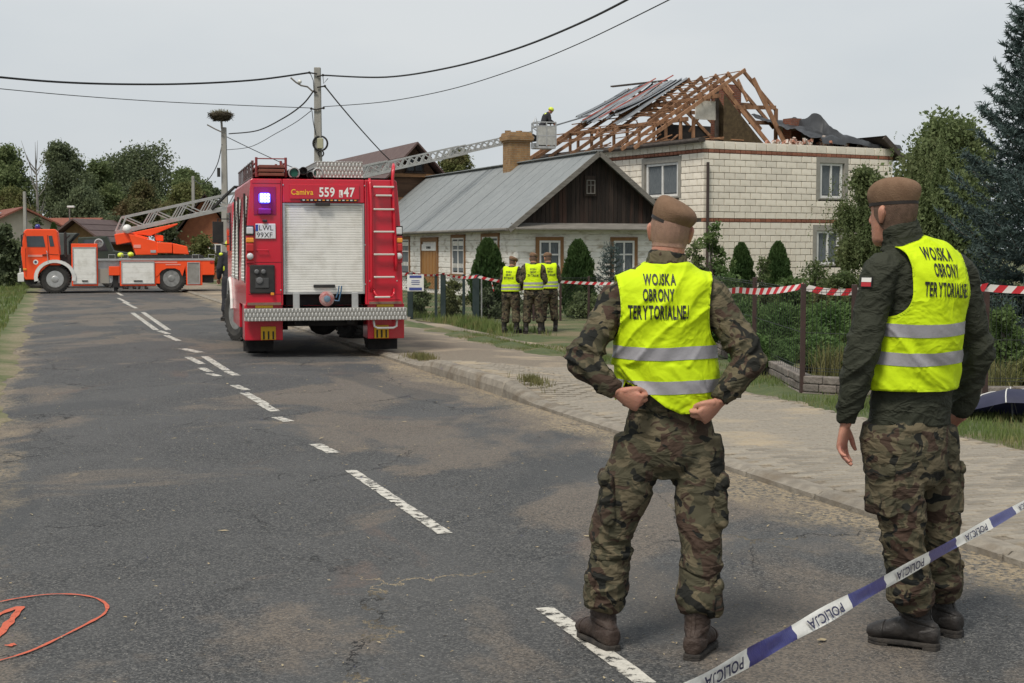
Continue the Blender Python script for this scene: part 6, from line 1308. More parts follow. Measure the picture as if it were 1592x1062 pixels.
def loft(mb, st, ref=(1, 0, 0), n=24, sub=5, se=2.0):
    """st: rows (x, y, z, ra, rb); a closed tapering tube, ra along ref"""
    A = np.array([list(r) for r in st], float); m = (len(A)-1)*sub; Q = np.array([cr(A, k/sub) for k in range(m+1)]); Q[:, 3:] = np.maximum(Q[:, 3:], .003); vs = []
    ref = np.array(ref, float)
    for k in range(m+1):
        t = Q[min(k+1, m), :3]-Q[max(k-1, 0), :3]; t /= np.linalg.norm(t)+1e-9; a = ref-t*(ref@t); a /= np.linalg.norm(a)+1e-9; b = np.cross(t, a); th = np.arange(n)*2*np.pi/n
        c, s = np.cos(th), np.sin(th); cx = np.sign(c)*np.abs(c)**(2/se); sx_ = np.sign(s)*np.abs(s)**(2/se)
        vs.append(Q[k, :3]+np.outer(cx*Q[k, 3], a)+np.outer(sx_*Q[k, 4], b))
    vs = np.concatenate(vs); fs = [(k*n+j, k*n+(j+1) % n, (k+1)*n+(j+1) % n, (k+1)*n+j) for k in range(m) for j in range(n)]
    c0 = len(vs); vs = np.concatenate([vs, Q[:1, :3], Q[-1:, :3]]); fs += [((j+1) % n, j, c0) for j in range(n)]+[(m*n+j, m*n+(j+1) % n, c0+1) for j in range(n)]
    mb.add(vs, fs)
def remesh(mb, voxel, it=2, lam=.5):
    me = mb.mesh('tmp'); o = bpy.data.objects.new('tmp', me); col.objects.link(o); md = o.modifiers.new('r', 'REMESH'); md.mode = 'VOXEL'; md.voxel_size = voxel; md.adaptivity = 0
    dg = bpy.context.evaluated_depsgraph_get(); m2 = bpy.data.meshes.new_from_object(o.evaluated_get(dg)); bpy.data.objects.remove(o); bpy.data.meshes.remove(me)
    nv = len(m2.vertices); Vv = np.empty(nv*3, np.float32); m2.vertices.foreach_get('co', Vv); Vv = Vv.reshape(-1, 3).astype(float); nl = len(m2.loops); li = np.empty(nl, np.int32); m2.loops.foreach_get('vertex_index', li); lt_ = np.empty(len(m2.polygons), np.int32); m2.polygons.foreach_get('loop_total', lt_)
    assert (lt_ == 4).all(); F = li.reshape(-1, 4); bpy.data.meshes.remove(m2); return lap(Vv, F, it, lam), F
def lap(Vv, F, it, lam=.5):
    E = np.unique(np.sort(np.concatenate([F[:, [0, 1]], F[:, [1, 2]], F[:, [2, 3]], F[:, [3, 0]]]), 1), axis=0); n = len(Vv); deg = np.bincount(E.ravel(), minlength=n).astype(float)[:, None]; deg[deg == 0] = 1
    for _ in range(it):
        S = np.zeros_like(Vv)
        for k in range(3): S[:, k] = np.bincount(E[:, 0], Vv[E[:, 1], k], n)+np.bincount(E[:, 1], Vv[E[:, 0], k], n)
        Vv = Vv+lam*(S/deg-Vv)
    return Vv
def normals(Vv, F):
    fn = np.cross(Vv[F[:, 2]]-Vv[F[:, 0]], Vv[F[:, 3]]-Vv[F[:, 1]]); N = np.zeros_like(Vv)
    for k in range(4):
        for c in range(3): N[:, c] += np.bincount(F[:, k], fn[:, c], len(Vv))
    return N/(np.linalg.norm(N, axis=1)[:, None]+1e-12)
def cutshell(Vv, F, f, off=0., snap=True):
    """keep where f(V) > 0, edge snapped to f = 0, pushed out by off"""
    N = normals(Vv, F); val = f(Vv); k = (val > 0)[F].all(1); F2 = F[k]; e = .001
    if snap and len(F2):
        h = np.sort(np.concatenate([F2[:, [0, 1]], F2[:, [1, 2]], F2[:, [2, 3]], F2[:, [3, 0]]]), 1); u, c = np.unique(h, axis=0, return_counts=True); bi = np.unique(u[c == 1])
        G = np.stack([(f(Vv[bi]+np.eye(3)[j]*e)-f(Vv[bi]-np.eye(3)[j]*e))/(2*e) for j in range(3)], 1); G -= N[bi]*(G*N[bi]).sum(1)[:, None]; g2 = (G*G).sum(1)[:, None]
        st = -G*np.clip(val[bi][:, None]/np.maximum(g2, 1e-6), -.5, .5); ln = np.linalg.norm(st, axis=1)[:, None]; st *= np.minimum(1, .014/np.maximum(ln, 1e-9)); Vv = Vv.copy(); Vv[bi] += st
    Vv = Vv+N*off; idx = np.unique(F2); mp_ = np.full(len(Vv), -1); mp_[idx] = np.arange(len(idx)); return Vv[idx], mp_[F2]
def shellmesh(name, Vv, F, mat, parent, thick=0):
    o = link(name, np_mesh(name, Vv, F, True), mat, parent)
    if thick: s = o.modifiers.new('s', 'SOLIDIFY'); s.thickness = thick; s.offset = -1
    return o
def folds(Vv, F, amp, spots, seed, fz=15, fx=6, base=.25, cl=.13, shear=.5, big=.0):
    """cloth creases: ridged noise stretched around the limb, strongest near the joints"""
    N = normals(Vv, F); wgt = np.full(len(Vv), base)
    for s, rad, k in spots: wgt = np.maximum(wgt, k*np.exp(-((Vv-np.array(s))**2).sum(1)/rad**2))
    W_ = Vv+.03*np.stack([vnoise(Vv*7, seed+5), vnoise(Vv*7, seed+6), vnoise(Vv*7, seed+7)], 1)
    z = W_[:, 2]+shear*W_[:, 0]*np.sign(vnoise(Vv*2.2, seed+9)); Q = np.stack([W_[:, 0]*fx, W_[:, 1]*fx, z*fz], 1)
    r = 1-np.abs(vnoise(Q, seed))*2.2; r2 = 1-np.abs(vnoise(Q*1.9+7, seed+2))*2.2; d = np.sign(r)*np.abs(np.clip(r, -1, 1))**1.6*.7+np.clip(r2, -1, 1)*.3
    return Vv+N*((d-.15)*amp*wgt+big*vnoise(Vv*4.5, seed+3))[:, None]
def crease(m, scale, dist, strength, stretch=(1, 1, 1.9)):
    """sharp cloth creases: ridged noise bump under the existing normal"""
    t = m.node_tree; N = t.nodes.new; l = t.links.new; b = t.nodes['Principled BSDF']; co = N('ShaderNodeTexCoord').outputs['Object']; mp = N('ShaderNodeMapping'); mp.inputs['Scale'].default_value = stretch; mp.inputs['Rotation'].default_value = (.3, .45, 0); l(co, mp.inputs['Vector'])
    n = nz_(N, l, mp.outputs['Vector'], scale, 3, .5, .6); a = N('ShaderNodeMath'); a.operation = 'SUBTRACT'; l(n, a.inputs[0]); a.inputs[1].default_value = .5; c = N('ShaderNodeMath'); c.operation = 'ABSOLUTE'; l(a.outputs[0], c.inputs[0]); h = mr_(N, l, c.outputs[0], 0, .16, 1, 0)
    bp = N('ShaderNodeBump'); bp.inputs['Strength'].default_value = strength; bp.inputs['Distance'].default_value = dist; l(h, bp.inputs['Height'])
    old_ = b.inputs['Normal'].links[0].from_socket if b.inputs['Normal'].links else None
    if old_: l(old_, bp.inputs['Normal'])
    l(bp.outputs['Normal'], b.inputs['Normal'])
def camo():
    m, t, N, l, b = nodes_of('woodland camouflage'); co = N('ShaderNodeTexCoord').outputs['Object']
    def band(off, sc_, lo, w=.02):
        mp = N('ShaderNodeMapping'); mp.inputs['Location'].default_value = off; mp.inputs['Scale'].default_value = (1, 1, 1.25); l(co, mp.inputs['Vector']); return mr_(N, l, nz_(N, l, mp.outputs['Vector'], sc_, 2.5, .5, .9), lo, lo+w)
    c = mx_(N, l, band((3, 1, 7), 10.5, .49), (.072, .066, .042), (.130, .108, .068))
    c = mx_(N, l, band((9, 4, 2), 11, .55), c, (.062, .040, .030)); c = mx_(N, l, band((1, 8, 5), 10.5, .57), c, (.016, .017, .016)); c = mx_(N, l, mr_(N, l, nz_(N, l, co, 3, 4), .4, .7, 0, .35), c, (.05, .045, .032))
    l(c, b.inputs['Base Color']); b.inputs['Roughness'].default_value = .92; b.inputs['Specular IOR Level'].default_value = .15
    bp = N('ShaderNodeBump'); bp.inputs['Strength'].default_value = .35; bp.inputs['Distance'].default_value = .004; l(nz_(N, l, co, 260, 3), bp.inputs['Height']); l(bp.outputs['Normal'], b.inputs['Normal']); crease(m, 6.5, .02, .42); return m
CAMO = camo()
VEST = M('fluorescent vest yellow', (.66, .86, .012), (.60, .80, .012), 5, rough=.75, spec=.2, bump=.25, bsc=14, trans=.12); VBIND = M('vest binding', (.56, .74, .012), rough=.7); REFL = M('reflective strip', (.34, .33, .35), (.27, .26, .28), 7, rough=.38, spec=.5, bump=.1, bsc=60)
SOFT = M('dark olive jacket', (.026, .029, .019), (.034, .037, .025), 5, rough=.8, spec=.25, bump=.45, bsc=18); SKIN = M('skin', (.46, .235, .165), (.40, .185, .125), 9, rough=.55, spec=.3, bump=.15, bsc=120, c3=(.47, .2, .15), sc3=5)
HAIR1 = M('shaved hair', (.27, .165, .12), (.33, .20, .145), 40, rough=.85, bump=.4, bsc=400); HAIR2 = M('cropped brown hair', (.10, .062, .043), (.15, .092, .066), 40, rough=.85, bump=.5, bsc=400); BERET = M('brown felt beret', (.175, .108, .070), (.215, .137, .09), 22, rough=.95, spec=.1, bump=.3, bsc=180); BAND = M('beret band', (.02, .015, .013), rough=.6)
BOOTB = M('brown boot leather', (.036, .023, .018), (.060, .041, .032), 11, rough=.6, bump=.5, bsc=45); BOOTK = M('black boot leather', (.018, .016, .015), (.035, .03, .027), 9, rough=.5, bump=.3, bsc=40); SOLE = M('rubber sole', (.022, .02, .019), (.05, .043, .036), 20, rough=.9, bump=.4, bsc=50)
FIRE = M('firefighter dark cloth', (.02, .021, .026), (.035, .035, .04), 5, rough=.9); HELM = M('helmet yellow green', (.62, .72, .05), rough=.35, coat=.3)
crease(VEST, 5, .016, .4, (1, 1, 1.2)); crease(SOFT, 9, .016, .45)
SKIN.node_tree.nodes['Principled BSDF'].inputs['Subsurface Weight'].default_value = .12; SKIN.node_tree.nodes['Principled BSDF'].inputs['Subsurface Radius'].default_value = (.012, .004, .002)
def hand(mb, wr, d, nrm, tip_side, curl, sc_=1., spread=.05, thumb=.5, thumb_curl=.4):
    """palm and five fingers; d: towards the fingers, nrm: out of the palm, tip_side: thumb side"""
    d = V(d).normalized(); s = (V(tip_side)-d*V(tip_side).dot(d)).normalized(); n = d.cross(s); n = n if n.dot(V(nrm)) > 0 else -n; wr = V(wr); k = sc_
    loft(mb, [(*(wr-d*.03), .026*k, .020*k), (*wr, .027*k, .019*k), (*(wr+d*.035*k), .037*k, .017*k), (*(wr+d*.075*k), .042*k, .015*k), (*(wr+d*.095*k), .038*k, .011*k)], ref=s, n=14, sub=4)
    for i, (off, ln, r_) in enumerate(((.031, .076, .0092), (.0105, .084, .0095), (-.0105, .078, .0090), (-.030, .060, .0080))):
        p = wr+d*(.088-.006*abs(i-1))*k+s*off*k; c = curl[i]; a = 0; pts = [(*(p-d*.02*k), r_*k, r_*k), (*p, r_*1.08*k, r_*1.08*k)]; e = s*spread*(1.5-i)*.5
        for j, (q, m) in enumerate(((.46, .8), (.30, 1.05), (.24, .75))):
            a += c*m; dv = (d*math.cos(a)+n*math.sin(a)+e).normalized(); p = p+dv*ln*q*k; pts.append((*p, r_*(1-.08*j)*k, r_*(1-.1*j)*k))
        loft(mb, pts, ref=s, n=10, sub=3)
    p = wr+d*.022*k+s*.024*k; dv = (d*.72+s*thumb+n*.25).normalized(); q1 = p+dv*.042*k; dv2 = (d*.85+s*(thumb-.45*thumb_curl*2)+n*thumb_curl).normalized(); q2 = q1+dv2*.032*k; q3 = q2+(dv2+n*.2-s*.2*thumb_curl).normalized()*.026*k
    loft(mb, [(*(p-dv*.012), .015*k, .014*k), (*p, .0150*k, .0140*k), (*q1, .0115*k, .011*k), (*q2, .0105*k, .0095*k), (*q3, .007*k, .006*k)], ref=n, n=10, sub=3)
def boot(parent, an, yaw, top, mat, vox, lean=(0, 0)):
    """an: ankle point over the sole; yaw: where the toe points"""
    f = V((math.sin(yaw), math.cos(yaw), 0)); r_ = V((math.cos(yaw), -math.sin(yaw), 0)); a = V((an[0], an[1], 0)); mb = MB(); g = a-f*.015
    loft(mb, [(*(a+V((lean[0], lean[1], top))), .060, .066), (*(a+V((lean[0]*.5, lean[1]*.5, .2))), .054, .062), (*(a+V((0, 0, .135))), .050, .060), (*(a-f*.01+V((0, 0, .09))), .046, .062), (*(a-f*.01+V((0, 0, .045))), .043, .06)], ref=r_, n=20)
    loft(mb, [(*(g-f*.078+V((0, 0, .06))), .026, .03), (*(g-f*.06+V((0, 0, .062))), .037, .045), (*(g+V((0, 0, .075))), .043, .055), (*(g+f*.07+V((0, 0, .075))), .045, .05), (*(g+f*.13+V((0, 0, .062))), .049, .040), (*(g+f*.18+V((0, 0, .054))), .046, .032), (*(g+f*.212+V((0, 0, .05))), .025, .02)], ref=r_, n=20)
    Vv, F = remesh(mb, vox, 2); Vv = folds(Vv, F, .004, [((a.x, a.y, .16), .09, 1)], 4, fz=45, fx=20, base=.3); o = shellmesh('boot', Vv, F, mat, parent)
    an3, f3, r3 = np.array(a), np.array(f), np.array(r_)
    for nm, fld in (('heel_counter', lambda P: np.minimum(.098-.25*np.clip((P-an3)@f3+.09, 0, 1)-P[:, 2], -.018-(P-an3)@f3)), ('toe_cap', lambda P: np.minimum((P-an3)@f3-.125, .2-P[:, 2])), ('ankle_band', lambda P: .012-np.abs(P[:, 2]-.128-.25*((P-an3)@f3))), ('back_seam', lambda P: np.minimum(np.minimum(.009-np.abs((P-an3)@r3), -.01-(P-an3)@f3), P[:, 2]-.1))):
        a_, b_ = cutshell(Vv, F, fld, .0026)
        if len(b_): shellmesh(nm, a_, b_, mat, o, .003)
    out = [(-.075, -.034), (-.085, 0), (-.075, .034), (-.02, .042), (.05, .046), (.12, .053), (.17, .05), (.205, .03), (.213, 0), (.205, -.028), (.17, -.046), (.12, -.049), (.05, -.043), (-.02, -.041)]
    b = MB(); b.prism([(y, x) for x, y in out], g+V((0, 0, .012)), r_, f, V((0, 0, 1)), .020); b.build('sole', SOLE, o, bev=.006); b = MB(); b.prism([(y, x) for x, y in out if x < .0], g+V((0, 0, -.001)), r_, f, V((0, 0, 1)), .018); b.build('heel', SOLE, o, bev=.004); b = MB(); b.prism([(y, x) for x, y in out if x > .06], g+V((0, 0, .0)), r_, f, V((0, 0, 1)), .014); b.build('tread', SOLE, o, bev=.004)
    for k in range(5): z = .10+k*.022; p = a+f*(.058-.012*k+.03*max(0, 1-k))+V((0, 0, z)); MB().tube([p-r_*.028, p+f*.006, p+r_*.028], .0035, 5).build('lace', BLACK, o)
    return o
def person(label, base, J, cfg, group=None, name='person'):
    """J: joints (relative to base); cfg: yaw of torso/head, clothes, hands"""
    vox = cfg.get('vox', .006); yaw = cfg['yaw']; f = V((math.sin(yaw), math.cos(yaw), 0)); r_ = V((math.cos(yaw), -math.sin(yaw), 0)); sc_ = cfg.get('sc', 1.)
    pel, che, nek, hd = (V(J[k]) for k in ('pelvis', 'chest', 'neck', 'head')); hy = cfg.get('hyaw', yaw); hf = V((math.sin(hy), math.cos(hy), 0)); hr = V((math.cos(hy), -math.sin(hy), 0)); pit = cfg.get('pitch', 0); hu = (V((0, 0, 1))*math.cos(pit)+hf*math.sin(pit)); hf2 = hr.cross(hu)*-1; hf2 = hf2 if hf2.dot(hf) > 0 else -hf2
    if cfg.get('roll'): M_ = Matrix.Rotation(cfg['roll'], 3, hf2); hu = M_ @ hu; hr = M_ @ hr
    crotch = V((pel.x, pel.y, cfg['crotch']))
    # ---- head and body, one skin
    mb = MB(); hp = lambda x, y, z: hd+hr*x*sc_+hf2*y*sc_+hu*z*sc_
    loft(mb, [(*hp(0, cy, z), rx*sc_, ry*sc_) for z, rx, cy, ry in ((-.128, .030, .045, .03), (-.108, .050, .045, .05), (-.08, .060, .030, .072), (-.04, .069, .012, .089), (0, .0755, 0, .098), (.04, .078, -.003, .101), (.08, .071, -.005, .092), (.105, .052, -.005, .068), (.118, .02, -.005, .03))], ref=hr, n=24)
    for s in (-1, 1):                                       # ears
        loft(mb, [(*hp(s*.072, .002, -.036), .010, .008), (*hp(s*.079, -.001, -.022), .010, .012), (*hp(s*.086, -.006, .002), .009, .017), (*hp(s*.088, -.008, .018), .008, .016), (*hp(s*.082, -.004, .032), .005, .008)], ref=hr, n=10, sub=4)
    loft(mb, [(*hp(0, .088, .02), .008, .010), (*hp(0, .102, -.01), .011, .013), (*hp(0, .106, -.028), .015, .014), (*hp(0, .092, -.04), .010, .01)], ref=hr, n=10, sub=3); loft(mb, [(*hp(-.022, .086, -.068), .006, .006), (*hp(0, .094, -.067), .009, .012), (*hp(.022, .086, -.068), .006, .006)], ref=(0, 0, 1), n=10, sub=3)
    loft(mb, [(*(nek-V((0, 0, .09))), .085, .07), (*(nek+V((0, 0, -.03))), .067, .064), (*(nek*.5+hp(0, -.02, -.06)*.5), .068*sc_, .068*sc_), (*hp(0, -.012, -.05), .065*sc_, .072*sc_), (*hp(0, -.01, 0), .05, .06)], ref=r_, n=18)
    loft(mb, [(*crotch, .09, .08), (*pel, .14, .095), (*(pel*.5+che*.5), .13, .085), (*che, .16, .095), (*(nek-V((0, 0, .08))), .12, .07)], ref=r_, n=18)
    for s in 'LR':
        sh, el, wr = V(J['sh'+s]), V(J['el'+s]), V(J['wr'+s]); loft(mb, [(*(sh*.75+che*.25), .05, .05), (*sh, .052, .05), (*(sh*.5+el*.5), .04, .04), (*el, .034, .034), (*(el*.6+wr*.4), .034, .034), (*wr, .026, .022)], ref=f, n=12, sub=4)
        hp_, kn, an = V(J['hip'+s]), V(J['kn'+s]), V(J['an'+s]); loft(mb, [(*(hp_+V((0, 0, .06))), .06, .07), (*hp_, .07, .075), (*kn, .045, .05), (*(kn*.6+an*.4), .045, .05), (*an, .035, .035)], ref=r_, n=12, sub=4)
        if s in cfg.get('hands', {}): hand(mb, wr, *cfg['hands'][s])
    Vb, Fb = remesh(mb, cfg.get('bvox', .0038), 2, .4); body = shellmesh(name, Vb, Fb, SKIN, None); body.location = base; tag(body, label, 'person', group)
    for s in (-1, 1): MB().ball(hp(s*.03, .076, .008), .0115, 10, 7).build('eye', WHITE, body, smooth=True); MB().bar(hp(s*.016, .095, .028), hp(s*.045, .086, .03), .006, .007).build('eyebrow', HAIR2, body)
    inv3 = np.array([list(hr), list(hf2), list(hu)])
    if cfg.get('hair'):
        def hf_(P): L_ = (P-np.array(hd))@inv3.T/sc_; return np.minimum(np.minimum(.045-L_[:, 1]+.5*np.clip(L_[:, 2]-.03, 0, 1), L_[:, 2]+.062-1.3*np.clip(L_[:, 1], 0, 1)), np.maximum(np.hypot((L_[:, 1]+.002)/1., (L_[:, 2]+.0)/1.35)-.027, .0775-np.abs(L_[:, 0])))
        shellmesh('hair', *cutshell(Vb, Fb, hf_, .0022), cfg['hair'], body)
    # ---- head cover
    if cfg.get('beret') is not None:
        tl, dr = cfg['beret']; tilt_ = Matrix.Rotation(tl, 3, hf2) @ Matrix.Rotation(cfg.get('btip', 0.), 3, hr); bu = tilt_ @ hu; br_ = tilt_ @ hr; bf = tilt_ @ hf2; c0 = hd+hu*.048*sc_; bp_ = lambda x, y, z: c0+br_*x+bf*y+bu*z; b = MB(); rows = []; n = 40
        bh3 = cfg.get('bh', 1.); prof = [(.081, .104, -.004, 0, 0), (.085, .109, .006, 0, 0), (.091, .115, .022*bh3, .2, .1), (.093, .117, .038*bh3, .55, .3), (.088, .111, .056*bh3, .85, .55), (.071, .092, .070*bh3, 1, .8), (.044, .06, .078*bh3, 1, 1), (.013, .02, .081*bh3, 1, 1)]
        for rx, ry, z, k, k2 in prof:
            rows.append([bp_(math.cos(a)*rx*(1+.03*math.sin(a*3+z*60)*k)+dr*k, math.sin(a)*ry*(1+.02*math.sin(a*5+1)*k)-.006*k, z*(1+.10*math.sin(a*2+1)*k*(rx/.093)**2)-dr*.55*k*math.cos(a)*(rx/.093)-.012*k*(rx/.093)*math.cos(a-.6)) for a in [2*math.pi*i/n for i in range(n+1)]])
        b.grid(rows); be = b.build('beret', BERET, body, smooth=True); bm_ = bmesh.new(); bm_.from_mesh(be.data); bmesh.ops.remove_doubles(bm_, verts=bm_.verts[:], dist=.0004); bm_.to_mesh(be.data); bm_.free(); be.data.polygons.foreach_set('use_smooth', [True]*len(be.data.polygons)); s_ = be.modifiers.new('s', 'SUBSURF'); s_.levels = s_.render_levels = 1
        b = MB(); b.grid([[bp_(math.cos(a)*.0825, math.sin(a)*.1055, z) for a in [2*math.pi*i/n for i in range(n+1)]] for z in (-.013, -.011, .0, .003)]); b.build('beret_band', BAND, be, smooth=True)
    if cfg.get('helmet'):
        b = MB(); b.lathe([(.112, -.02), (.125, .01), (.122, .06), (.10, .10), (.06, .125), (.01, .132)], hd+hu*.02, hu, 18); b.build('helmet', HELM, body, smooth=True)
    # ---- trousers
    tm = cfg.get('trousers', CAMO); mb = MB(); wst = V(J.get('waist', pel*.55+che*.45)); hz = cfg.get('hipw', .185)
    loft(mb, [(*(wst+V((0, 0, .03))), hz*.88, .125), (*wst, hz*.9, .128), (*pel, hz, .142), (*(pel*.5+crotch*.5), hz*.98, .145), (*(crotch+V((0, 0, .03))), hz*.8, .125), (*(crotch-V((0, 0, .01))), hz*.4, .08)], ref=r_, n=28)
    spots = [((crotch.x, crotch.y, crotch.z), .16, .9)]
    for s in 'LR':
        hp_, kn, an = V(J['hip'+s]), V(J['kn'+s]), V(J['an'+s]); k = cfg.get('legk', 1.); cuff = an.z+.05 if not cfg.get('cuff') else cfg['cuff']
        lo_ = an+(kn-an).normalized()*max(.0, (cuff-an.z)); low = lo_+(kn-lo_)*.10
        loft(mb, [(*(hp_+V((0, 0, .08))), .10*k, .115*k), (*hp_, .112*k, .125*k), (*(hp_*.6+kn*.4), .108*k, .116*k), (*(kn+V((0, 0, .05))), .094*k, .099*k), (*kn, .088*k, .094*k), (*(kn*.75+an*.25), .087*k, .096*k), (*(kn*.45+an*.55), .090*k, .098*k), (*(low+V((0, 0, .05))), .088*k, .094*k), (*low, .084*k, .088*k), (*lo_, .060*k, .063*k)], ref=r_, n=24)
        spots += [((kn.x, kn.y, kn.z-.02), .13, 1), ((low.x, low.y, low.z+.04), .11, 1.15)]
    Vt, Ft = remesh(mb, vox, 3); Vt = folds(Vt, Ft, cfg.get('tamp', .013), spots, cfg.get('seed', 1), big=.004); Vt = lap(Vt, Ft, 1, .3); tro = shellmesh('trousers', Vt, Ft, tm, body)
    for s in 'LR':
        hp_, kn, an = V(J['hip'+s]), V(J['kn'+s]), V(J['an'+s]); sg_ = -1 if s == 'L' else 1
        boot(body, an, cfg['feet'][s], max(.24, cfg.get('cuff', an.z+.05)+.04), cfg.get('boots', BOOTK), vox, (0, 0))
        if cfg.get('pockets'):
            def slab(c, w_, d_, h_, nm, puff, ang=0, out=r_*sg_):
                m2 = MB(); t_ = out.cross(V((0, 0, 1))); loft(m2, [(*(V(c)+V((0, 0, -h_/2-.006))), d_*.5, w_*.75), (*(V(c)+V((0, 0, -h_/2+.012))), d_*1.0, w_), (*V(c), d_, w_*1.0), (*(V(c)+V((0, 0, h_/2-.012))), d_*.8, w_), (*(V(c)+V((0, 0, h_/2+.003))), d_*.5, w_*.8)], ref=out, n=24, sub=4, se=3.2)
                a_, b_ = remesh(m2, vox, 1); a_ = folds(a_, b_, .008, [], 11+len(nm)+(s == 'R'), fz=20, fx=12, base=.8); return shellmesh(nm, a_, b_, tm, tro)
            bck = -f*cfg['pockets'].get('back', .03); mid = hp_*.52+kn*.48
            slab(mid+r_*sg_*.074+bck, .085, .032, .20, 'cargo_pocket', 1); slab(mid+r_*sg_*.086+bck+V((0, 0, .085)), .092, .024, .055, 'pocket_flap', 1)
            mid2 = kn*.42+an*.58; slab(mid2+r_*sg_*.066+bck*.6, .055, .026, .13, 'calf_pocket', 1); slab(mid2+r_*sg_*.076+bck*.6+V((0, 0, .06)), .054, .018, .04, 'pocket_flap', 1)
        if cfg.get('strap'):
            zc = kn.z*.82+an.z*.18+cfg['strap'].get(s, 0); cxk = (V(J['knL']).x+V(J['knR']).x)/2
            side_f = (lambda P, k=sg_, c=cxk: (P[:, 0]-c)*k); fb = lambda P, z=zc: np.minimum(.019-np.abs(P[:, 2]-z-.03*vnoise(P*6, 4)), side_f(P)); a_, b_ = cutshell(Vt, Ft, fb, .0035)
            if len(b_): shellmesh('knee_strap', a_, b_, tm, tro, .003)
    # ---- jacket
    jm = cfg.get('jacket', CAMO); mb = MB(); hem = V((pel.x, pel.y, cfg['jhem'])); g = cfg.get('girth', 1.)
    tor = [(*hem, .19*g, .137*g), (*(hem*.75+che*.25), .188*g, .138*g), (*(hem*.45+che*.55), .185*g, .137*g), (*che, .197*g, .142*g), (*(che*.55+nek*.45), .200*g, .132*g), (*(che*.28+nek*.72), .172*g, .112*g), (*(che*.12+nek*.88), .115*g, .092*g), (*nek, .075*g, .078*g)]
    loft(mb, tor, ref=r_, n=32)
    ch_ = cfg.get('collar', .03); loft(mb, [(*(nek-V((0, 0, .04))), .095, .092), (*nek, .082, .083), (*(nek+(hd-nek).normalized()*ch_), .078, .082), (*(nek+(hd-nek).normalized()*(ch_+.012)), .070, .074)], ref=r_, n=24)
    spots = []
    for s in 'LR':
        sh, el, wr = V(J['sh'+s]), V(J['el'+s]), V(J['wr'+s]); ak = cfg.get('armk', 1.); cu = wr+(el-wr).normalized()*.012
        loft(mb, [(*(sh*.7+(che+V((0, 0, sh.z-che.z)))*.3), .080*ak, .078*ak), (*sh, .082*ak, .078*ak), (*(sh*.72+el*.28), .080*ak, .077*ak), (*(sh*.4+el*.6), .078*ak, .075*ak), (*el, .077*ak, .074*ak), (*(el*.7+wr*.3), .073*ak, .070*ak), (*(el*.3+wr*.7), .059*ak, .056*ak), (*(el*.1+wr*.9), .047*ak, .044*ak), (*cu, .041, .038)], ref=f, n=24)
        spots += [((el.x, el.y, el.z), .15, 1.1), ((sh*.8+che*.2)[:], .13, .8), ((el*.3+wr*.7)[:], .10, .9)]
    Vj, Fj = remesh(mb, vox, 3); Vj = folds(Vj, Fj, cfg.get('jamp', .013), spots, cfg.get('seed', 1)+30, fz=15, fx=7, shear=.7, big=.003); Vj = lap(Vj, Fj, 1, .3)
    hemz = cfg['jhem']+.012; Vj2, Fj2 = cutshell(Vj, Fj, lambda P: P[:, 2]-hemz+.012*vnoise(P*6, 8)); jk = shellmesh('jacket', Vj2, Fj2, jm, body, .006)
    if cfg.get('patches'):
        for c, sz, m_ in cfg['patches']: MB().ball(c, sz, 10, 7).build('reflective_patch', m_, jk, smooth=True)
    # ---- vest
    if cfg.get('vest'):
        vc = cfg['vest']; mb = MB(); v0 = V((pel.x, pel.y, vc['low'])); e = vc.get('ease', .014)
        st = [(*(v0-V((0, 0, .05))), .205*g+e, .15*g+e), (*v0, .205*g+e, .15*g+e), (*(v0*.7+che*.3), .202*g+e, .149*g+e), (*(v0*.4+che*.6), .197*g+e, .146*g+e), (*che, .200*g+e, .145*g+e), (*(che*.55+nek*.45), .202*g+e, .134*g+e), (*(che*.28+nek*.72), .176*g+e, .113*g+e), (*(che*.12+nek*.88), .118*g+e, .093*g+e), (*nek, .078*g+e, .08*g+e)]
        loft(mb, st, ref=r_, n=40)
        for s in 'LR': sh = V(J['sh'+s]); loft(mb, [(*(che*.4+nek*.6), .09, .085), (*(sh*.6+(che+V((0, 0, sh.z-che.z)))*.4), .088+e, .086+e), (*sh, .084+e, .080+e), (*(sh*.7+V(J['el'+s])*.3), .076+e, .074+e)], ref=f, n=24)
        Vv, Fv = remesh(mb, vox, 6); Vv = folds(Vv, Fv, vc.get('amp', .010), vc.get('spots', []), cfg.get('seed', 1)+60, fz=9, fx=3.2, base=.42, shear=1.0, big=.004); Vv = lap(Vv, Fv, 1, .4)
        Bm = np.array([list(r_), list(f), [0, 0, 1]]); o0 = np.array(che)
        wv, az_, an_ = vc.get('half', .165), vc.get('armz', -.17), np.array(nek)
        hx = np.array([h[0] for h in vc['hem']]); hzv = np.array([h[1] for h in vc['hem']])
        def fv(P):
            L_ = (P-o0)@Bm.T; up = np.clip((L_[:, 2]-az_)/.08, 0, 1); narrow = wv-.018*np.sin(np.clip((L_[:, 2]-az_)/.30, 0, 1)*np.pi); a1 = narrow-np.abs(L_[:, 0]); a3 = (az_-L_[:, 2])*.8; h_ = np.clip(.5+.5*(a1-a3)/.07, 0, 1); arm = a1*h_+a3*(1-h_)+.07*h_*(1-h_)
            hemf = np.where(L_[:, 1] < .02, P[:, 2]-np.interp(L_[:, 0], hx, hzv), P[:, 2]-np.interp(L_[:, 0], hx, hzv)); D_ = P-an_; neckf = np.maximum(np.hypot(D_@Bm[0], D_@Bm[1])-.082, -.028-D_[:, 2]); return np.minimum(np.minimum(arm, hemf), neckf)
        Ve, Fe = cutshell(Vv, Fv, fv); vs_ = shellmesh('vest', Ve, Fe, VEST, body, .003)
        if vox < .008: shellmesh('edge_binding', *cutshell(Ve, Fe, lambda P: .0085-fv(P), .0016, False), VBIND, vs_)['kind'] = 'stuff'
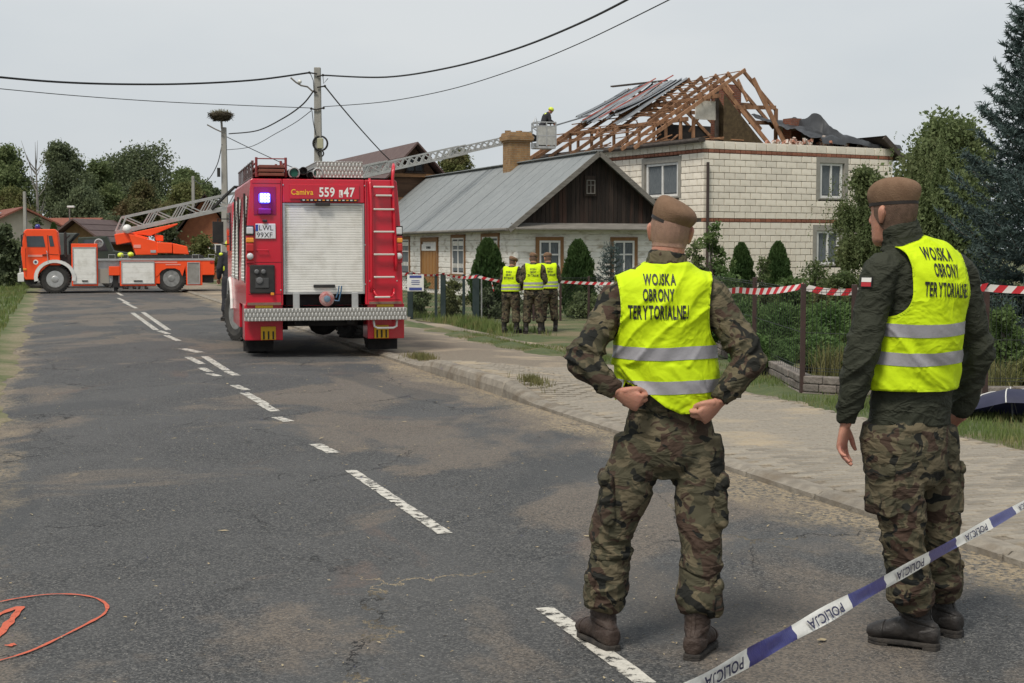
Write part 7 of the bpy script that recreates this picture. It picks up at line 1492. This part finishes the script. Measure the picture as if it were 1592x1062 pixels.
        for z0, sl, tw_ in vc['bands']:
            a_, b_ = cutshell(Ve, Fe, lambda P: vc.get('bw', .026)-np.abs(P[:, 2]-z0-sl*((P-o0)@Bm[0])-.006*vnoise(P*5, 3)-tw_*np.clip(-((P-o0)@Bm[0]), 0, 1)), .0022); shellmesh('reflective_strip', a_, b_, REFL, vs_)
        bv = BVHTree.FromPolygons([V(p) for p in Ve], [tuple(int(i) for i in q_) for q_ in Fe])
        for txt, hgt, wid, c, roll in vc['text']:
            vs2, fs2 = text_geo(txt, hgt, 1., .03); wx = max(v[0] for v in vs2)-min(v[0] for v in vs2); kx = wid/wx; bm = bmesh.new(); bl_ = [bm.verts.new((x*kx, y, 0)) for x, y in vs2]
            for t3 in fs2:
                try: bm.faces.new([bl_[i] for i in t3])
                except ValueError: pass
            st_ = max(.012, hgt/4)
            for ax_, lim in ((0, wid), (1, hgt*1.3)):
                q_ = -lim*.6
                while q_ < lim*.8: nn_ = V((1, 0, 0)) if ax_ == 0 else V((0, 1, 0)); bmesh.ops.bisect_plane(bm, geom=bm.verts[:]+bm.edges[:]+bm.faces[:], plane_co=nn_*q_, plane_no=nn_); q_ += st_
            c = V(c); cr_, sr_ = math.cos(roll), math.sin(roll)
            for v in bm.verts:
                x, y = v.co.x*cr_-v.co.y*sr_, v.co.x*sr_+v.co.y*cr_; p = c+r_*x+V((0, 0, y)); hit = bv.ray_cast(p-f*.6, f); v.co = (hit[0]-f*.0035) if hit[0] else p
            me = bpy.data.meshes.new('lettering'); bm.to_mesh(me); bm.free(); link('lettering', me, BLET, vs_)
    return body, jk
# ------------------------------------------------------------------ soldier with hands on his hips
B1 = V((.572*1.0, 5.80, 0)); B1.x = (1012-CX)/FPX*5.8
def q1(x, y, D): return px(x, y, D)-B1
J1 = dict(pelvis=q1(1040, 672, 5.9), waist=q1(1040, 640, 5.9), chest=q1(1030, 490, 5.88), neck=q1(1036, 408, 5.87), head=q1(1042, 362, 5.88), shL=q1(961, 464, 5.88), elL=q1(905, 560, 5.79), wrL=q1(962, 611, 5.735), shR=q1(1108, 464, 5.88), elR=q1(1166, 560, 5.79), wrR=q1(1117, 626, 5.74),
          hipL=q1(990, 705, 5.9), knL=q1(950, 845, 5.89), anL=q1(938, 968, 5.90), hipR=q1(1084, 705, 5.9), knR=q1(1090, 850, 5.82), anR=q1(1084, 985, 5.77))
z1 = lambda y, D=5.72: px(CX, y, D).z
cx1 = J1['chest'].x; x1 = lambda x, D=5.72: px(x, 500, D).x-B1.x
S1 = person('soldier in camouflage uniform and yellow vest standing with fists on his hips', B1, J1, dict(yaw=0, hyaw=R(8), pitch=R(4), roll=R(5), crotch=z1(735, 5.9), jhem=z1(636, 5.9), cuff=.165, hipw=.186, legk=.97, armk=.9, girth=1.0,
    feet=dict(L=R(-24), R=R(22)), hair=HAIR1, beret=(R(17), .006), btip=R(8), bh=1.08, boots=BOOTB, pockets=dict(back=.04), strap=dict(L=.02, R=-.02), seed=3, tamp=.024, jamp=.026,
    hands=dict(L=(V((.85, -.15, -.42)), V((.1, 1, -.2)), V((.35, -.35, .8)), (1.35, 1.4, 1.45, 1.5), 1.02, .02, .45, .75), R=(V((-.72, -.12, -.62)), V((.1, 1, -.2)), V((-.5, -.5, .6)), (1.15, 1.25, 1.35, 1.4), 1.02, .02, .4, .8)),
    vest=dict(low=z1(650), half=.195, armz=-.13, ease=.018, amp=.03, spots=[((x1(985), -.15, z1(600)), .12, 1.3)], hem=[(-.26, z1(633)), (-.19, z1(628)), (-.155, z1(598)), (-.09, z1(607)), (0, z1(634)), (.06, z1(645)), (.14, z1(643)), (.21, z1(630)), (.3, z1(622))], bands=[(z1(551), -.0, 0), (z1(604), .0, 0)],
        text=[('WOJSKA', .044, .128, (x1(1026), 0, z1(443)), 0), ('OBRONY', .048, .124, (x1(1024), 0, z1(468)), 0), ('TERYTORIALNEJ', .054, .238, (x1(1024), 0, z1(496)), 0)])))
# ------------------------------------------------------------------ soldier in the dark jacket
B2 = V(((1425-CX)/FPX*5.88, 5.90, 0))
def q2(x, y, D): return px(x, y, D)-B2
YW = R(-25); J2 = dict(pelvis=q2(1412, 668, 5.92), waist=q2(1412, 640, 5.92), chest=q2(1433, 462, 5.9), neck=q2(1404, 378, 5.89), head=q2(1389, 333, 5.9), shL=q2(1369, 422, 5.80), elL=q2(1338, 555, 5.77), wrL=q2(1314, 661, 5.82), shR=q2(1492, 424, 6.03), elR=q2(1520, 550, 6.08), wrR=q2(1490, 648, 6.14),
          hipL=q2(1382, 690, 5.86), knL=q2(1404, 835, 5.84), anL=q2(1424, 965, 5.90), hipR=q2(1446, 690, 6.0), knR=q2(1456, 830, 6.03), anR=q2(1464, 948, 6.12))
def on2(x, y): return px(x, y, 5.75)-B2
z2 = lambda y, D=5.76: px(CX, y, D).z
tc2 = lambda x, y: px(x, y, 5.80)-B2
S2 = person('soldier in dark olive jacket and yellow vest with one arm hanging', B2, J2, dict(yaw=YW, hyaw=R(-38), crotch=z2(760, 5.9), jhem=z2(664, 5.9), cuff=.16, hipw=.178, legk=.98, armk=.91, girth=.97, collar=.07,
    feet=dict(L=R(-62), R=R(-40)), hair=HAIR2, beret=(R(0), .0), btip=R(-3), bh=1.18, boots=BOOTK, pockets=dict(back=.0), seed=8, jacket=SOFT, tamp=.024, jamp=.019,
    hands=dict(L=(V((-.12, .1, -.98)), V((.75, .55, .1)), V((.55, .7, .1)), (.30, .42, .5, .6), 1.04, .26, .6, .25), R=(V((-.4, .8, -.4)), V((-.6, -.5, 0)), V((-.5, .3, .8)), (.6, .7, .8, .8), 1., .05, .5, .4)),
    vest=dict(low=z2(612), half=.163, armz=-.08, ease=.016, amp=.026, hem=[(-.3, z2(608)), (0, z2(610)), (.3, z2(606))], bands=[(z2(513), .0, 0), (z2(558), .0, 0)],
        text=[('WOJSKA', .050, .138, tc2(1453, 404), R(-3)), ('OBRONY', .052, .125, tc2(1463, 430), R(-3)), ('TERYTORIALNEJ', .056, .222, tc2(1464, 461), R(-3))])))
o2 = S2[1]; fl = thing if False else None
fp = q2(1338, 437, 5.715); WHF, RDF = M('flag white', (.7, .68, .65), rough=.8), M('flag red', (.42, .03, .04), rough=.8)
n2 = V((-.9, -.42, .1)).normalized(); a2 = V((.42, -.9, 0)).normalized(); u2 = n2.cross(a2); u2 = u2 if u2.z > 0 else -u2; BB = Matrix((a2, u2, n2)).transposed()
# lay the badge on the sleeve
jv = [v.co.copy() for v in o2.data.vertices]; bv2 = BVHTree.FromPolygons(jv, [tuple(p.vertices) for p in o2.data.polygons]); hit = bv2.find_nearest(fp)
nh = hit[1]; nh = nh if nh.y < .3 else -nh; a2 = nh.cross(V((0, 0, 1))).normalized(); u2 = a2.cross(nh); BB = Matrix((a2, u2, nh)).transposed(); c_ = hit[0]+nh*.004
MB().box(c_, (.052, .042, .005), M=BB).build('badge_border', BLET, o2); MB().box(c_+u2*.009+nh*.003, (.045, .017, .004), M=BB).build('badge_white', WHF, o2); MB().box(c_-u2*.009+nh*.003, (.045, .017, .004), M=BB).build('badge_red', RDF, o2)
# ------------------------------------------------------------------ three soldiers at the fence
def standing(x, D, ytop, gz0, yaw, lean=0, arms='front', spread=.16, bend=0.):
    """a plain standing figure: feet at picture column x, distance D, head top at picture row ytop"""
    base = V(((x-CX)/FPX*D, D, gz0)); H = px(x, ytop, D).z-gz0; k = H/1.84; f = V((math.sin(yaw), math.cos(yaw), 0)); r_ = V((math.cos(yaw), -math.sin(yaw), 0))
    P = lambda a, b, c: (r_*a+f*b)*k+V((0, 0, c*k)); J = dict(pelvis=P(0, 0, .95), waist=P(0, 0, 1.03), chest=P(0, .02+lean*.5, 1.36), neck=P(0, .03+lean, 1.54), head=P(0, .06+lean*1.3, 1.67), hipL=P(-.1, 0, .9), hipR=P(.1, 0, .9), knL=P(-spread*.8, .02, .5), knR=P(spread*.8, .02, .5), anL=P(-spread, -.02, .1), anR=P(spread, -.02, .1))
    for s, g in (('L', -1), ('R', 1)):
        J['sh'+s] = P(g*.19, .02+lean*.9, 1.47)
        if arms == 'front': J['el'+s], J['wr'+s] = P(g*.25, .05+lean, 1.18), P(g*.12, .26+lean, 1.1)
        elif arms == 'down': J['el'+s], J['wr'+s] = P(g*.26, .0, 1.18), P(g*.27, .08, .92)
    return base, J, k, f
def fence_soldier(label, x, D, ytop, yaw, hyaw, lean, arms, seed):
    base, J, k, f = standing(x, D, ytop, -.18, yaw, lean, arms); t0 = 1.36
    hn = {s: (f*.8+V((0, 0, -.3)), V((0, 0, -1)), V((1, 0, 0)) if s == 'L' else V((-1, 0, 0)), (.8, .9, .9, .9)) for s in 'LR'}
    return person(label, base, J, dict(yaw=yaw, hyaw=hyaw, pitch=R(14), crotch=.8*k, jhem=.98*k, cuff=.24*k, vox=.011, bvox=.009, feet=dict(L=yaw-.2, R=yaw+.2), hair=HAIR2, beret=(R(8), .01), seed=seed, sc=k, hands=hn,
        vest=dict(low=.98*k, half=.17, hem=[(-.3, .99*k), (.3, .99*k)], amp=.008, bw=.022, bands=[(1.13*k, 0, 0), (1.05*k, 0, 0)], text=[('WOJSKA', .045, .14, J['chest']+V((0, 0, .06)), 0), ('OBRONY', .048, .13, J['chest']+V((0, 0, -.005)), 0), ('TERYTORIALNEJ', .05, .24, J['chest']+V((0, 0, -.075)), 0)])))
fence_soldier('soldier in yellow vest standing apart at the fence beside the thuja', 794, 31.2, 397, R(24), R(35), .05, 'front', 21)
fence_soldier('middle one of the three soldiers in vests at the fence', 829, 31.0, 391, R(2), R(-3), .03, 'front', 22)
fence_soldier('soldier half hidden behind the middle soldier at the fence', 853, 31.9, 391, R(-14), R(-30), .03, 'front', 23)
# ------------------------------------------------------------------ firefighters
def firefighter(label, base, J, k, yaw, lean=0, seed=1, hy=None, patches=()):
    f = V((math.sin(yaw), math.cos(yaw), 0)); hn = {s: (f*.8+V((0, 0, -.4)), V((0, 0, -1)), V((1, 0, 0)) if s == 'L' else V((-1, 0, 0)), (.7, .8, .8, .8)) for s in 'LR'}
    return person(label, base, J, dict(yaw=yaw, hyaw=hy if hy is not None else yaw, pitch=R(20), crotch=.8*k, jhem=.85*k, cuff=.2*k, vox=.013, bvox=.011, feet=dict(L=yaw-.2, R=yaw+.2), helmet=True, trousers=FIRE, jacket=FIRE, seed=seed, sc=k, hands=hn, patches=patches), 'firefighters')
bz_ = BASKET_W+V((0, 0, .115)); base, J, k, f = standing(848, 62.4, 166, bz_.z, R(75), .28, 'front'); base = V((bz_.x-.08, bz_.y, bz_.z))
firefighter('firefighter in yellow green helmet leaning out of the rescue basket', base, J, k*1.0, R(75), seed=31, patches=[(J['chest']+V((.02, -.11, .08)), (.07, .03, .1), HELM)])
base, J, k, f = standing(360, 33, 371, 0, R(-20), 0, 'down'); firefighter('firefighter with yellow patches standing beyond the fire engine front wheel', base, J, k, R(-20), seed=32, patches=[(J['chest']+V((-.12, -.1, -.18)), (.07, .03, .09), HELM), (J['shL']+V((-.02, -.06, .02)), (.05, .04, .04), HELM)])
for i, (x, yt, lb) in enumerate(((188, 393.5, 'crouching firefighter whose helmet shows left of the other two above the deck'), (203.5, 392.5, 'middle crouching firefighter whose helmet shows above the truck deck'), (222, 391.5, 'crouching firefighter whose helmet shows under the turret'))):
    base, J, k, f = standing(x, 58.6, yt, 0, R(160), .1, 'front'); firefighter(lb, base, J, k, R(160), seed=40+i)
